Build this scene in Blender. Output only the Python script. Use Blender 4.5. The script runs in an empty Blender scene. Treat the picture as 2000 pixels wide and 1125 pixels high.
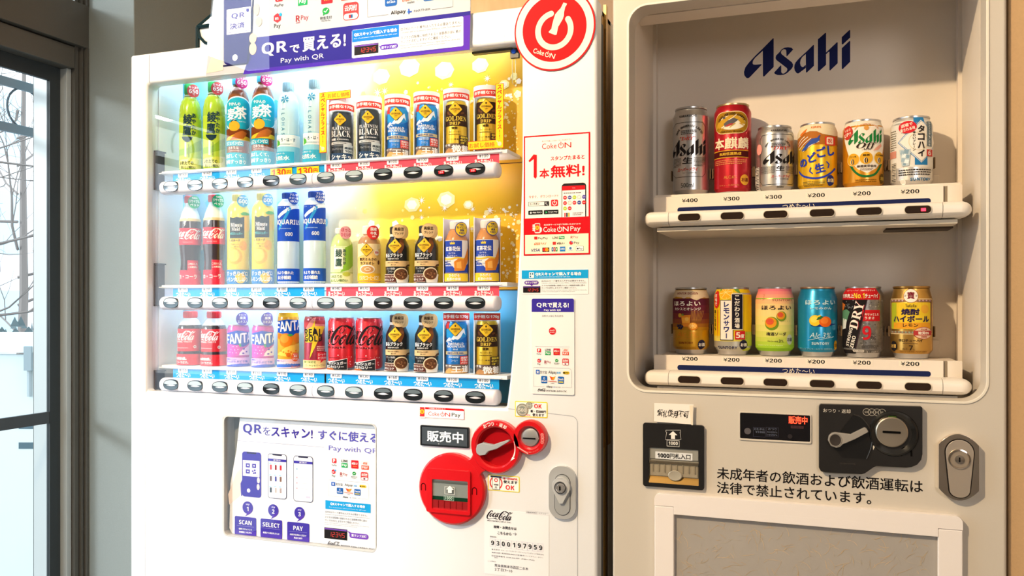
import bpy, bmesh, math, random
from mathutils import Vector, Matrix
from mathutils.geometry import tessellate_polygon
random.seed(7)
sc = bpy.context.scene
COL = sc.collection
PI = math.pi

# ------------------------------------------------------------------ camera
F, CX, CY = 1650.0, 1000.0, 590.0
TH = math.atan((1596 - CX) / F)
D, H = 1.40, 1.31
ST, CT = math.sin(TH), math.cos(TH)
cd = bpy.data.cameras.new('camera')
cam = bpy.data.objects.new('camera', cd)
COL.objects.link(cam)
cd.sensor_width = 36.0
cd.lens = F / 2000 * 36
cd.shift_y = (CY - 562.5) / 2000
cd.clip_start = 0.05
cam.location = (0, -D, H)
cam.rotation_euler = (PI / 2, 0, TH)
sc.camera = cam


def at(px, py=CY, Y=0.0):
    """a point of the plane Y = const seen at a pixel of the photograph"""
    dy = D + Y
    X = dy * math.tan(math.atan((px - CX) / F) - TH)
    dep = dy * CT - X * ST
    return X, H + (CY - py) * dep / F


def depth(X, Y):
    return (D + Y) * CT - X * ST


def ax(px, Y=0.0):
    return at(px, CY, Y)[0]


# ------------------------------------------------------------------ colour management, sky, lights
sc.view_settings.view_transform = 'Standard'
sc.view_settings.look = 'None'
sc.view_settings.gamma = 1.0
sc.view_settings.use_curve_mapping = False
sc.view_settings.exposure = 0.0

w = bpy.data.worlds.new('overcast sky')
sc.world = w
w.use_nodes = True
nt = w.node_tree
bg = nt.nodes['Background']
tc = nt.nodes.new('ShaderNodeTexCoord')
sx = nt.nodes.new('ShaderNodeSeparateXYZ')
cr = nt.nodes.new('ShaderNodeValToRGB')
cr.color_ramp.elements[0].position = 0.0
cr.color_ramp.elements[0].color = (0.88, 0.96, 1.0, 1)
cr.color_ramp.elements[1].position = 0.6
cr.color_ramp.elements[1].color = (0.80, 0.91, 1.0, 1)
nt.links.new(tc.outputs['Generated'], sx.inputs[0])
nt.links.new(sx.outputs['Z'], cr.inputs[0])
nt.links.new(cr.outputs[0], bg.inputs[0])
bg.inputs[1].default_value = 3.5


def lamp(name, kind, loc, energy, color, aim=None, **kw):
    l = bpy.data.lights.new(name, kind)
    l.energy = energy
    l.color = color
    for k, v in kw.items():
        setattr(l, k, v)
    o = bpy.data.objects.new(name, l)
    COL.objects.link(o)
    o.location = loc
    if aim is not None:
        o.rotation_euler = (Vector(aim) - Vector(loc)).to_track_quat('-Z', 'Y').to_euler()
    return o


WX = -1.95            # inner face of the window wall
# daylight slanting in through the windows
lamp('sun', 'SUN', (-6, -2, 4), 2.8, (0.93, 0.97, 1.0), aim=(-6 + 1.0, -2 + 1.05, 4 - 0.40), angle=math.radians(9))
# warm spot lamp of the ceiling in front of the machines
lamp('ceiling_spot', 'SPOT', (-1.2, -1.75, 2.62), 230.0, (1.0, 0.74, 0.44), aim=(0.35, 0.2, 1.3),
     spot_size=math.radians(120), spot_blend=0.6, shadow_soft_size=0.035)
lamp('front_fill', 'AREA', (1.5, -3.5, 2.15), 27.0, (1.0, 0.93, 0.88), aim=(0.1, 0.2, 1.3), shape='DISK', size=1.0)  # added unseen fill light that brightens the recess of the beer machine
lamp('overhead_fill', 'AREA', (-1.1, -1.35, 2.66), 6.0, (1.0, 0.93, 0.84), aim=(-0.8, -0.3, 0.8), shape='DISK', size=0.5)  # added unseen soft light from above, lifts the wide machine to white
for y0, y1 in ((-1.55, 0.42),):      # portals: sample the sky through the window
    lp = lamp('window_portal', 'AREA', (WX - 0.16, (y0 + y1) / 2, 1.3), 1.0, (1, 1, 1), aim=(0, (y0 + y1) / 2, 1.3),
              shape='RECTANGLE', size=2.6, size_y=y1 - y0)
    lp.rotation_euler = (0, -PI / 2, 0)
    lp.data.cycles.is_portal = True

# ------------------------------------------------------------------ materials


def lin(c):
    return c / 12.92 if c <= 0.04045 else ((c + 0.055) / 1.055) ** 2.4


def rgb(h):
    h = h.lstrip('#')
    return tuple(lin(int(h[i:i + 2], 16) / 255) for i in (0, 2, 4)) + (1,)


MATS = {}


def M(h, rough=0.5, metal=0.0, emit=0.0, coat=0.0, alpha=1.0):
    if not isinstance(h, str):
        return h
    k = (h, rough, metal, emit, coat, alpha)
    if k in MATS:
        return MATS[k]
    m = bpy.data.materials.new('paint ' + h)
    m.use_nodes = True
    p = m.node_tree.nodes['Principled BSDF']
    p.inputs['Base Color'].default_value = rgb(h)
    p.inputs['Roughness'].default_value = rough
    p.inputs['Metallic'].default_value = metal
    p.inputs['Coat Weight'].default_value = coat
    p.inputs['Coat Roughness'].default_value = 0.08
    if rough >= .4 and not metal:
        p.inputs['Specular IOR Level'].default_value = 0.07
    if emit:
        p.inputs['Emission Color'].default_value = rgb(h)
        p.inputs['Emission Strength'].default_value = emit
    m.diffuse_color = rgb(h)
    MATS[k] = m
    return m


def grain(h, amount=0.08, scale=60.0, rough=0.5, bump=0.15, metal=0.0, stretch=(1, 1, 1), h2=None, coat=0.0):
    """paint or plaster with a fine procedural grain"""
    k = ('grain', h, amount, scale, rough, bump, metal, stretch, h2, coat)
    if k in MATS:
        return MATS[k]
    m = bpy.data.materials.new('grained ' + h)
    m.use_nodes = True
    n, l = m.node_tree.nodes, m.node_tree.links
    p = n['Principled BSDF']
    p.inputs['Roughness'].default_value = rough
    p.inputs['Metallic'].default_value = metal
    p.inputs['Coat Weight'].default_value = coat
    t = n.new('ShaderNodeTexCoord')
    mp = n.new('ShaderNodeMapping')
    mp.inputs['Scale'].default_value = stretch
    no = n.new('ShaderNodeTexNoise')
    no.inputs['Scale'].default_value = scale
    no.inputs['Detail'].default_value = 4
    mx = n.new('ShaderNodeMix')
    mx.data_type = 'RGBA'
    c = rgb(h)
    c2 = rgb(h2) if h2 else tuple(v * (1 - amount) for v in c[:3]) + (1,)
    mx.inputs[6].default_value = c if h2 else tuple(min(1, v * (1 + amount)) for v in c[:3]) + (1,)
    mx.inputs[7].default_value = c2
    b = n.new('ShaderNodeBump')
    b.inputs['Strength'].default_value = bump
    b.inputs['Distance'].default_value = 0.001
    l.new(t.outputs['Object'], mp.inputs[0])
    l.new(mp.outputs[0], no.inputs[0])
    l.new(no.outputs[0], mx.inputs[0])
    l.new(mx.outputs[2], p.inputs['Base Color'])
    l.new(no.outputs[0], b.inputs['Height'])
    l.new(b.outputs[0], p.inputs['Normal'])
    MATS[k] = m
    return m


def clear_pane(name, refl=1.0, tint=(1, 1, 1, 1), rough=0.0, ior=1.5):
    m = bpy.data.materials.new(name)
    m.use_nodes = True
    n, l = m.node_tree.nodes, m.node_tree.links
    n.remove(n['Principled BSDF'])
    tr = n.new('ShaderNodeBsdfTransparent')
    tr.inputs[0].default_value = tint
    gl = n.new('ShaderNodeBsdfGlossy')
    gl.inputs['Roughness'].default_value = rough
    # Schlick's law from the angle between the ray and the face, the same on both faces of the sheet
    ge = n.new('ShaderNodeNewGeometry')
    dt = n.new('ShaderNodeVectorMath')
    dt.operation = 'DOT_PRODUCT'
    l.new(ge.outputs['Incoming'], dt.inputs[0])
    l.new(ge.outputs['Normal'], dt.inputs[1])
    ops = []
    for op, v in (('ABSOLUTE', 0), ('SUBTRACT', 1), ('POWER', 5), ('MULTIPLY_ADD', .96), ('MULTIPLY', refl)):
        q = n.new('ShaderNodeMath')
        q.operation = op
        ops.append(q)
    l.new(dt.outputs['Value'], ops[0].inputs[0])
    ops[1].inputs[0].default_value = 1.0
    l.new(ops[0].outputs[0], ops[1].inputs[1])
    l.new(ops[1].outputs[0], ops[2].inputs[0])
    ops[2].inputs[1].default_value = 5
    l.new(ops[2].outputs[0], ops[3].inputs[0])
    ops[3].inputs[1].default_value = .96
    ops[3].inputs[2].default_value = .04
    l.new(ops[3].outputs[0], ops[4].inputs[0])
    ops[4].inputs[1].default_value = refl
    mu = ops[4]
    mx = n.new('ShaderNodeMixShader')
    l.new(mu.outputs[0], mx.inputs[0])
    l.new(tr.outputs[0], mx.inputs[1])
    l.new(gl.outputs[0], mx.inputs[2])
    l.new(mx.outputs[0], n['Material Output'].inputs[0])
    return m


CHROME = M('#d9d9db', 0.18, 0.75)
STEEL = M('#c6c8cb', 0.32, 0.7)
BLACK = M('#17181b', 0.35)

# ------------------------------------------------------------------ mesh helpers


def fill(loops):
    """triangles over an outline and its holes (indices into the joined point list)"""
    allp = [p for q in loops for p in q]
    if len(loops) == 1:
        tr = tessellate_polygon([[Vector((p[0], p[1], 0)) for p in allp]])
    else:
        bm = bmesh.new()
        vs = [bm.verts.new((p[0], p[1], 0)) for p in allp]
        ed, b = [], 0
        for q in loops:
            n = len(q)
            ed += [bm.edges.new((vs[b + i], vs[b + (i + 1) % n])) for i in range(n)]
            b += n
        bm.verts.index_update()
        bmesh.ops.triangle_fill(bm, use_beauty=True, use_dissolve=False, edges=ed, normal=(0, 0, 1))
        tr = [tuple(v.index for v in f.verts) for f in bm.faces]
        bm.free()
    out = []
    for t in tr:
        a, b, c = (allp[i] for i in t)
        ar = (b[0] - a[0]) * (c[1] - a[1]) - (b[1] - a[1]) * (c[0] - a[0])
        out.append(tuple(t) if ar > 0 else (t[0], t[2], t[1]))
    return allp, out


class MB:
    def __init__(s):
        s.v, s.f, s.m, s.mats = [], [], [], []

    def mi(s, mat):
        mat = M(mat)
        if mat not in s.mats:
            s.mats.append(mat)
        return s.mats.index(mat)

    def add(s, vs, fs, mat):
        b, i = len(s.v), s.mi(mat)
        s.v += [tuple(v) for v in vs]
        s.f += [[b + q for q in f] for f in fs]
        s.m += [i] * len(fs)
        return s

    def box(s, x0, x1, y0, y1, z0, z1, mat):
        v = [(x, y, z) for z in (z0, z1) for y in (y0, y1) for x in (x0, x1)]
        return s.add(v, [(0, 2, 3, 1), (4, 5, 7, 6), (0, 1, 5, 4), (2, 6, 7, 3), (0, 4, 6, 2), (1, 3, 7, 5)], mat)

    def prism(s, pts, y0, y1, mat, holes=(), back=True, mat_side=None):
        """outline of (x, z) points, front face at y0, extruded to y1"""
        loops = [list(pts)] + [list(h) for h in holes]
        allp, tris = fill(loops)
        s.add([(p[0], y0, p[1]) for p in allp], tris, mat)
        if back:
            s.add([(p[0], y1, p[1]) for p in allp], [(t[0], t[2], t[1]) for t in tris], mat)
        for k, q in enumerate(loops):
            area = sum(q[i - 1][0] * q[i][1] - q[i][0] * q[i - 1][1] for i in range(len(q)))
            if (area < 0) != (k > 0):
                q = q[::-1]
            n = len(q)
            s.add([(p[0], y0, p[1]) for p in q] + [(p[0], y1, p[1]) for p in q],
                  [(i, n + i, n + (i + 1) % n, (i + 1) % n) for i in range(n)], mat_side or mat)
        return s

    def lathe(s, prof, mat, n=28, c=(0, 0, 0), a0=-PI, a1=PI, ys=1.0):
        """profile of (r, z) or (r, z, mat): mat holds from that point on"""
        full = abs(a1 - a0 - 2 * PI) < 1e-6
        k = n if full else n + 1
        ang = [a0 + (a1 - a0) * i / n for i in range(k)]
        cur = mat
        for j in range(len(prof) - 1):
            p, q = prof[j], prof[j + 1]
            if len(p) > 2:
                cur = p[2]
            vs = [(c[0] + p[0] * math.sin(a), c[1] - ys * p[0] * math.cos(a), c[2] + p[1]) for a in ang]
            vs += [(c[0] + q[0] * math.sin(a), c[1] - ys * q[0] * math.cos(a), c[2] + q[1]) for a in ang]
            fs = [(i, (i + 1) % k, k + (i + 1) % k, k + i) for i in range(k if full else k - 1)]
            s.add(vs, fs, cur)
        return s

    def dish(s, cx, cz, prof, mat, rx=1.0, rz=1.0, n=28, sq=2.0):
        """turned about the Y axis: prof of (radius, y[, mat]); sq > 2 squares the outline off"""
        cur = mat
        ring = []
        for i in range(n):
            a = 2 * PI * i / n
            ca, sa = math.cos(a), math.sin(a)
            ring.append((math.copysign(abs(ca) ** (2 / sq), ca) * rx, math.copysign(abs(sa) ** (2 / sq), sa) * rz))
        for j in range(len(prof) - 1):
            p, q = prof[j], prof[j + 1]
            if len(p) > 2:
                cur = p[2]
            vs = [(cx + p[0] * u, p[1], cz + p[0] * v) for u, v in ring] + [(cx + q[0] * u, q[1], cz + q[0] * v) for u, v in ring]
            s.add(vs, [(i, n + i, n + (i + 1) % n, (i + 1) % n) for i in range(n)], cur)
        return s

    def tube(s, path, r, mat, n=8):
        P = [Vector(p) for p in path]
        rings = []
        for i, p in enumerate(P):
            t = (P[min(i + 1, len(P) - 1)] - P[max(i - 1, 0)]).normalized()
            up = Vector((0, 0, 1)) if abs(t.z) < 0.9 else Vector((1, 0, 0))
            a = t.cross(up).normalized()
            b = t.cross(a)
            rr = r[i] if isinstance(r, (list, tuple)) else r
            rings.append([p + a * rr * math.cos(2 * PI * k / n) + b * rr * math.sin(2 * PI * k / n) for k in range(n)])
        vs = [v for q in rings for v in q]
        fs = [(i * n + k, i * n + (k + 1) % n, (i + 1) * n + (k + 1) % n, (i + 1) * n + k) for i in range(len(P) - 1) for k in range(n)]
        fs += [tuple(range(n))[::-1], tuple((len(P) - 1) * n + k for k in range(n))]
        return s.add(vs, fs, mat)

    def bar(s, x0, x1, yc, zc, ry, rz, mat, round_end=(1, 1), n=20, sq=2.4):
        """a round-ended bar along X"""
        L = [(x0 + rz * round_end[0] * (1 - math.cos(PI / 2 * i / 6)), max(0.02, math.sin(PI / 2 * i / 6))) for i in range(7)] if round_end[0] else [(x0, 1)]
        R = [(x1 - rz * round_end[1] * (1 - math.cos(PI / 2 * i / 6)), max(0.02, math.sin(PI / 2 * i / 6))) for i in range(6, -1, -1)] if round_end[1] else [(x1, 1)]
        st = L + R
        vs = []
        for x, k in st:
            for i in range(n):
                a = 2 * PI * i / n
                ca, sa = math.cos(a), math.sin(a)
                vs.append((x, yc + math.copysign(abs(ca) ** (2 / sq), ca) * ry * k, zc + math.copysign(abs(sa) ** (2 / sq), sa) * rz * k))
        fs = [(i * n + k, (i + 1) * n + k, (i + 1) * n + (k + 1) % n, i * n + (k + 1) % n) for i in range(len(st) - 1) for k in range(n)]
        fs += [tuple(range(n)), tuple((len(st) - 1) * n + k for k in range(n))[::-1]]
        return s.add(vs, fs, mat)


def rr(x0, z0, x1, z1, r, n=5):
    """rounded rectangle, counter-clockwise; r one radius or (bl, br, tr, tl)"""
    if not isinstance(r, (list, tuple)):
        r = (r,) * 4
    out = []
    for (cx, cz, q, a) in ((x0 + r[0], z0 + r[0], r[0], PI), (x1 - r[1], z0 + r[1], r[1], 1.5 * PI),
                           (x1 - r[2], z1 - r[2], r[2], 0), (x0 + r[3], z1 - r[3], r[3], PI / 2)):
        if q <= 0:
            out.append((cx, cz))
        else:
            out += [(cx + q * math.cos(a + PI / 2 * i / n), cz + q * math.sin(a + PI / 2 * i / n)) for i in range(n + 1)]
    return out


def ell(cx, cz, rx, rz=None, n=32, a0=0, a1=2 * PI):
    rz = rz or rx
    full = a1 - a0 > 2 * PI - 1e-6
    return [(cx + rx * math.cos(a0 + (a1 - a0) * i / n), cz + rz * math.sin(a0 + (a1 - a0) * i / n)) for i in range(n if full else n + 1)]


# ------------------------------------------------------------------ objects
BASE = {}


def put(o, **kw):
    for k, v in kw.items():
        if v is not None:
            o[k] = v
    return o


def thing(name, label, cat, loc=(0, 0, 0), group=None):
    o = bpy.data.objects.new(name, None)
    o.empty_display_size = 0.05
    COL.objects.link(o)
    o.location = loc
    BASE[o] = Vector(loc)
    return put(o, label=label, category=cat, group=group)


def mesh(name, mb, base=Vector((0, 0, 0)), flat=False):
    me = bpy.data.meshes.new(name)
    me.from_pydata([(v[0] - base[0], v[1] - base[1], v[2] - base[2]) for v in mb.v], [], mb.f)
    for m in mb.mats:
        me.materials.append(m)
    me.polygons.foreach_set('material_index', mb.m)
    if not flat:
        me.polygons.foreach_set('use_smooth', [True] * len(mb.f))
    me.update()
    if not flat:
        me.set_sharp_from_angle(angle=math.radians(32))
    return me


def obj(name, mb, parent=None, label=None, bevel=0, flat=False, weld=True, seg=2, **kw):
    base = BASE[parent] if parent is not None else Vector((0, 0, 0))
    me = mesh(name, mb, base, flat)
    if weld and not flat:
        bm = bmesh.new()
        bm.from_mesh(me)
        bmesh.ops.remove_doubles(bm, verts=bm.verts, dist=1e-6)
        bm.to_mesh(me)
        bm.free()
        me.set_sharp_from_angle(angle=math.radians(32))
    o = bpy.data.objects.new(name, me)
    COL.objects.link(o)
    if parent is not None:
        o.parent = parent
    BASE[o] = base
    if bevel:
        b = o.modifiers.new('edge', 'BEVEL')
        b.width = bevel
        b.segments = seg
        b.limit_method = 'ANGLE'
        b.angle_limit = math.radians(40)
        b.harden_normals = True
    return put(o, label=label, **kw)


def solo(name, mb, label, cat, group=None, **kw):
    o = obj(name, mb, None, label, **kw)
    return put(o, category=cat, group=group)


def struct(name, mb, parent=None, **kw):
    o = obj(name, mb, parent, **kw)
    if parent is None:
        o['kind'] = 'structure'
    return o


def copy_tree(o, parent=None):
    c = o.copy()
    COL.objects.link(c)
    if parent is not None:
        c.parent = parent
    for ch in list(o.children):
        copy_tree(ch, c)
    return c


# ------------------------------------------------------------------ flat print (lettering, graphics)
_tc = {}


def _map(s, st):
    up, lo, di = {'b': (0x1D5D4, 0x1D5EE, 0x1D7EC), 's': (0x1D400, 0x1D41A, 0x1D7CE), 'i': (0x1D468, 0x1D482, 0x1D7CE),
                  'c': (0x1D4D0, 0x1D4EA, 0x1D7CE)}[st]
    out = ''
    for ch in s:
        if 'A' <= ch <= 'Z':
            out += chr(up + ord(ch) - 65)
        elif 'a' <= ch <= 'z':
            out += chr(lo + ord(ch) - 97)
        elif '0' <= ch <= '9':
            out += chr(di + ord(ch) - 48)
        else:
            out += ch
    return out


def glyphs(s, st=''):
    if (s, st) in _tc:
        return _tc[(s, st)]
    c = bpy.data.curves.new('t', 'FONT')
    c.body = _map(s, st) if st in ('b', 's', 'i', 'c') else s
    c.resolution_u = 2
    c.space_line = 0.86
    c.align_x = 'CENTER' if '\n' in s else 'LEFT'
    o = bpy.data.objects.new('t', c)
    me = o.to_mesh()
    V = [(v.co.x, v.co.y) for v in me.vertices]
    Fc = [tuple(p.vertices) for p in me.polygons]
    o.to_mesh_clear()
    bpy.data.objects.remove(o)
    bpy.data.curves.remove(c)
    parts = 1
    cjk = any(ord(ch) > 0x2000 for ch in s)
    if (st == 'b' and cjk) or st in ('h', 'm'):
        V2, F2 = [], []
        d = {'b': 0.022, 'h': 0.035, 'm': 0.010}[st]
        for dx, dy in ((-d, -d), (d, -d), (-d, d), (d, d)):
            k = len(V2)
            V2 += [(x + dx, y + dy) for x, y in V]
            F2 += [tuple(i + k for i in f) for f in Fc]
        V, Fc, parts = V2, F2, 4
    if V:
        xs, ys = [p[0] for p in V], [p[1] for p in V]
        bb = (min(xs), min(ys), max(xs), max(ys))
    else:
        bb = (0, 0, 1, 1)
    _tc[(s, st)] = (V, Fc, bb, parts)
    return _tc[(s, st)]


def spline(pts, n=5):
    """Catmull-Rom through pts (tuples of any length)"""
    out = []
    P = [pts[0]] + list(pts) + [pts[-1]]
    for i in range(1, len(P) - 2):
        a, b, c, d = P[i - 1:i + 3]
        for k in range(n):
            t = k / n
            out.append(tuple(0.5 * (2 * b[j] + (c[j] - a[j]) * t + (2 * a[j] - 5 * b[j] + 4 * c[j] - d[j]) * t * t
                                    + (3 * b[j] - a[j] - 3 * c[j] + d[j]) * t ** 3) for j in range(len(b))))
    out.append(tuple(pts[-1]))
    return out


class Art:
    def __init__(s):
        s.e = []
        s.k = 0

    def tri(s, V, Fc, mat, L):
        s.e.append((V, Fc, mat, L + .06 * (s.k % 13)))     # overlapping shapes of one layer never lie in one plane
        s.k += 1
        return s

    def poly(s, pts, mat, L=1, holes=()):
        loops = [list(pts)] + [list(h) for h in holes]
        allp, out = fill(loops)
        return s.tri(allp, out, mat, L)

    def rect(s, x0, z0, x1, z1, mat, L=1):
        x0, x1, z0, z1 = min(x0, x1), max(x0, x1), min(z0, z1), max(z0, z1)
        return s.tri([(x0, z0), (x1, z0), (x1, z1), (x0, z1)], [(0, 1, 2, 3)], mat, L)

    def rr(s, x0, z0, x1, z1, r, mat, L=1):
        x0, x1, z0, z1 = min(x0, x1), max(x0, x1), min(z0, z1), max(z0, z1)
        r = r if isinstance(r, (list, tuple)) else min(r, (x1 - x0) / 2.01, (z1 - z0) / 2.01)
        return s.poly(rr(x0, z0, x1, z1, r), mat, L)

    def frame(s, x0, z0, x1, z1, t, mat, L=1, r=0):
        x0, x1, z0, z1 = min(x0, x1), max(x0, x1), min(z0, z1), max(z0, z1)
        if r <= 0:
            return s.poly([(x0, z0), (x1, z0), (x1, z1), (x0, z1)], mat, L,
                          holes=[[(x0 + t, z0 + t), (x1 - t, z0 + t), (x1 - t, z1 - t), (x0 + t, z1 - t)]])
        return s.poly(rr(x0, z0, x1, z1, r), mat, L, holes=[rr(x0 + t, z0 + t, x1 - t, z1 - t, max(r - t, t * .3))])

    def disc(s, cx, cz, rx, mat, L=1, rz=None, n=28):
        return s.poly(ell(cx, cz, rx, rz, n), mat, L)

    def ring(s, cx, cz, rx, t, mat, L=1, rz=None, n=32):
        rz = rz or rx
        return s.poly(ell(cx, cz, rx, rz, n), mat, L, holes=[ell(cx, cz, rx - t, rz - t, n)])

    def line(s, pts, wd, mat, L=1, n=0):
        """a stroke; pts of (x, z) with one width, or of (x, z, width)"""
        P = [tuple(p) + (wd,) if len(p) == 2 else tuple(p) for p in pts]
        if n:
            P = spline(P, n)
        V, Fc = [], []
        for i, p in enumerate(P):
            a, b = P[max(i - 1, 0)], P[min(i + 1, len(P) - 1)]
            dx, dz = b[0] - a[0], b[1] - a[1]
            q = math.hypot(dx, dz) or 1
            V += [(p[0] - dz / q * p[2] / 2, p[1] + dx / q * p[2] / 2), (p[0] + dz / q * p[2] / 2, p[1] - dx / q * p[2] / 2)]
        for i in range(len(P) - 1):
            Fc.append((2 * i, 2 * i + 1, 2 * i + 3, 2 * i + 2))
        return s.tri(V, Fc, mat, L)

    def text(s, t, x0, z0, x1, z1, mat, st='', L=2, rot=0, sh=0):
        """lettering fitted into the box x0..x1, z0..z1"""
        V, Fc, bb, parts = glyphs(t, st)
        if not Fc:
            return s
        z0, z1 = min(z0, z1), max(z0, z1)
        kx, kz = (x1 - x0) / max(1e-6, bb[2] - bb[0]), (z1 - z0) / max(1e-6, bb[3] - bb[1])
        if kz / kx > 6:
            kz = kx
        cx, cz = (x0 + x1) / 2, (z0 + z1) / 2
        W, Hh = (x1 - x0) / 2, (z1 - z0) / 2
        c, n = math.cos(rot), math.sin(rot)
        out = []
        for x, y in V:
            u, v = (x - bb[0]) * kx - W, (y - bb[1]) * kz - Hh
            u += sh * v
            out.append((cx + u * c - v * n, cz + u * n + v * c))
        m = len(Fc) // parts
        for i in range(parts):
            s.tri(out, Fc[i * m:(i + 1) * m], mat, L)
        return s

    def t(s, t, cx, cz, h, mat, st='', L=2, maxw=None, rot=0, sh=0, kx=1.0):
        """lettering centred at a point with ink height h and its natural width"""
        V, Fc, bb, _ = glyphs(t, st)
        wd = (bb[2] - bb[0]) / max(1e-6, bb[3] - bb[1]) * h * kx
        if maxw and wd > maxw:
            wd = maxw
        return s.text(t, cx - wd / 2, cz - h / 2, cx + wd / 2, cz + h / 2, mat, st, L, rot, sh)

    def vtext(s, t, cx, z0, z1, wd, mat, st='', L=2):
        """upright letters set one below the other"""
        n = len(t)
        step = (z1 - z0) / n
        for i, ch in enumerate(t):
            cz = z1 - step * (i + .5)
            if ch in 'ー〜-':
                s.rect(cx - wd * .07, cz - step * .4, cx + wd * .07, cz + step * .4, mat, L)
            elif ch != ' ':
                s.t(ch, cx, cz, step * .84, mat, st, L, maxw=wd)
        return s

    def small(s, x0, z0, x1, z1, rows, mat, L=2, seed=1, fill=.55):
        """lines of print too small to read: rows of short strokes"""
        rnd = random.Random(seed)
        z0, z1 = min(z0, z1), max(z0, z1)
        st = (z1 - z0) / rows
        for i in range(rows):
            z = z1 - st * (i + .5)
            x, end = x0, x1 - (x1 - x0) * (rnd.random() * .25 if i == rows - 1 else 0)
            while x < end:
                g = st * (.5 + rnd.random() * .8)
                s.rect(x, z - st * fill / 2, min(x + g * .8, end), z + st * fill / 2, mat, L)
                x += g * 1.05
        return s

    def warp(s, fn):
        s.e = [([fn(x, z) for x, z in V], Fc, m, L) for V, Fc, m, L in s.e]
        return s

    def flat(s, Y=0.0, dl=0.00022):
        mb = MB()
        for V, Fc, m, L in s.e:
            mb.add([(x, Y - L * dl, z) for x, z in V], Fc, m)
        return mb

    def wrap(s, R, dl=0.00022, step=0.004, lim=2.6):
        """wound round a turned body whose radius is R(z)"""
        r0 = R(None)
        mb = MB()
        for V, Fc, m, L in s.e:
            bm = bmesh.new()
            us = sorted({i for f in Fc for i in f})
            ix = {i: j for j, i in enumerate(us)}
            V, Fc = [V[i] for i in us], [[ix[i] for i in f] for f in Fc]
            vs = [bm.verts.new((x, z, 0)) for x, z in V]
            for f in Fc:
                try:
                    bm.faces.new([vs[i] for i in f])
                except ValueError:
                    pass
            xs = [p[0] for p in V]
            if max(xs) - min(xs) > step:
                k = math.ceil(min(xs) / step)
                while k * step < max(xs):
                    bmesh.ops.bisect_plane(bm, geom=bm.verts[:] + bm.edges[:] + bm.faces[:], dist=1e-7,
                                           plane_co=(k * step, 0, 0), plane_no=(1, 0, 0))
                    k += 1
            zs = [p[1] for p in V]
            if max(zs) - min(zs) > 0.012:
                k = math.ceil(min(zs) / .006)
                while k * .006 < max(zs):
                    bmesh.ops.bisect_plane(bm, geom=bm.verts[:] + bm.edges[:] + bm.faces[:], dist=1e-7,
                                           plane_co=(0, k * .006, 0), plane_no=(0, 1, 0))
                    k += 1
            bm.verts.index_update()
            out = []
            for v in bm.verts:
                a = max(-lim, min(lim, v.co.x / r0))
                q = R(v.co.y) + L * dl
                out.append((q * math.sin(a), -q * math.cos(a), v.co.y))
            mb.add(out, [tuple(v.index for v in f.verts) for f in bm.faces], m)
            bm.free()
        return mb


class Plane:
    """pixel boxes of a crop of the photograph (offset ox, oy, scale s) on the plane Y"""

    def __init__(s, Y=0.0, ox=0, oy=0, sc=1.0):
        s.Y, s.ox, s.oy, s.s = Y, ox, oy, sc

    def p(s, x, y):
        return at(s.ox + x / s.s, s.oy + y / s.s, s.Y)

    def B(s, x0, y0, x1, y1):
        X0, Z1 = s.p(x0, y0)
        Z0 = s.p(x0, y1)[1]
        return X0, Z0, s.p(x1, y0)[0], Z1

    def P(s, *pts):
        return [s.p(x, y) for x, y in pts]


# two script logos, traced as outlines and strokes --------------------------------------------------
_q = Plane(0.239, 1440, 40, 8.333)
ASAHI = [_q.P(*p) for p in (
    [(415, 455), (300, 565), (190, 682), (130, 762), (108, 840), (115, 890), (145, 930), (172, 940), (200, 925), (400, 715), (385, 710),
     (300, 718), (262, 715), (248, 695), (255, 655), (290, 605), (415, 490)],
    [(583, 285), (592, 295), (592, 755), (435, 912), (418, 905), (415, 455)],
    [(910, 470), (880, 440), (825, 433), (770, 440), (720, 470), (690, 510), (630, 570), (622, 610), (635, 640), (810, 775), (815, 800),
     (800, 830), (760, 862), (730, 860), (715, 840), (715, 735), (705, 730), (600, 845), (610, 865), (650, 885), (700, 888), (760, 880),
     (810, 855), (880, 790), (905, 750), (908, 715), (890, 680), (720, 545), (710, 520), (720, 490), (755, 465), (785, 470), (797, 490),
     (800, 580), (810, 580)],
    [(1115, 515), (1000, 620), (950, 680), (932, 720), (927, 765), (935, 810), (960, 848), (985, 862), (1000, 858), (1115, 770), (1115, 720),
     (1075, 755), (1055, 757), (1030, 730), (1022, 690), (1030, 640), (1060, 590), (1115, 545)],
    [(1115, 515), (1240, 393), (1248, 405), (1248, 735), (1130, 848), (1118, 840)],
    [(1312, 305), (1435, 197), (1445, 205), (1445, 720), (1325, 830), (1312, 822)],
    [(1445, 520), (1625, 350), (1634, 360), (1634, 695), (1512, 812), (1500, 805), (1500, 505), (1485, 510), (1445, 548)],
    [(1700, 270), (1828, 150), (1838, 160), (1838, 275), (1715, 390), (1700, 380)],
    [(1700, 450), (1828, 330), (1838, 340), (1838, 670), (1715, 792), (1700, 782)])]


def fit(polys, x0, z0, x1, z1):
    xs = [p[0] for q in polys for p in q]
    zs = [p[1] for q in polys for p in q]
    a, b, c, d = min(xs), min(zs), max(xs), max(zs)
    kx, kz = (x1 - x0) / (c - a), (z1 - z0) / (d - b)
    return [[((p[0] - a) * kx + x0, (p[1] - b) * kz + z0) + tuple(v * (kx + kz) / 2 for v in p[2:]) for p in q] for q in polys]


def asahi(A, x0, z0, x1, z1, mat, L=2):
    for q in fit(ASAHI, x0, min(z0, z1), x1, max(z0, z1)):
        A.poly(q, mat, L)


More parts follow.
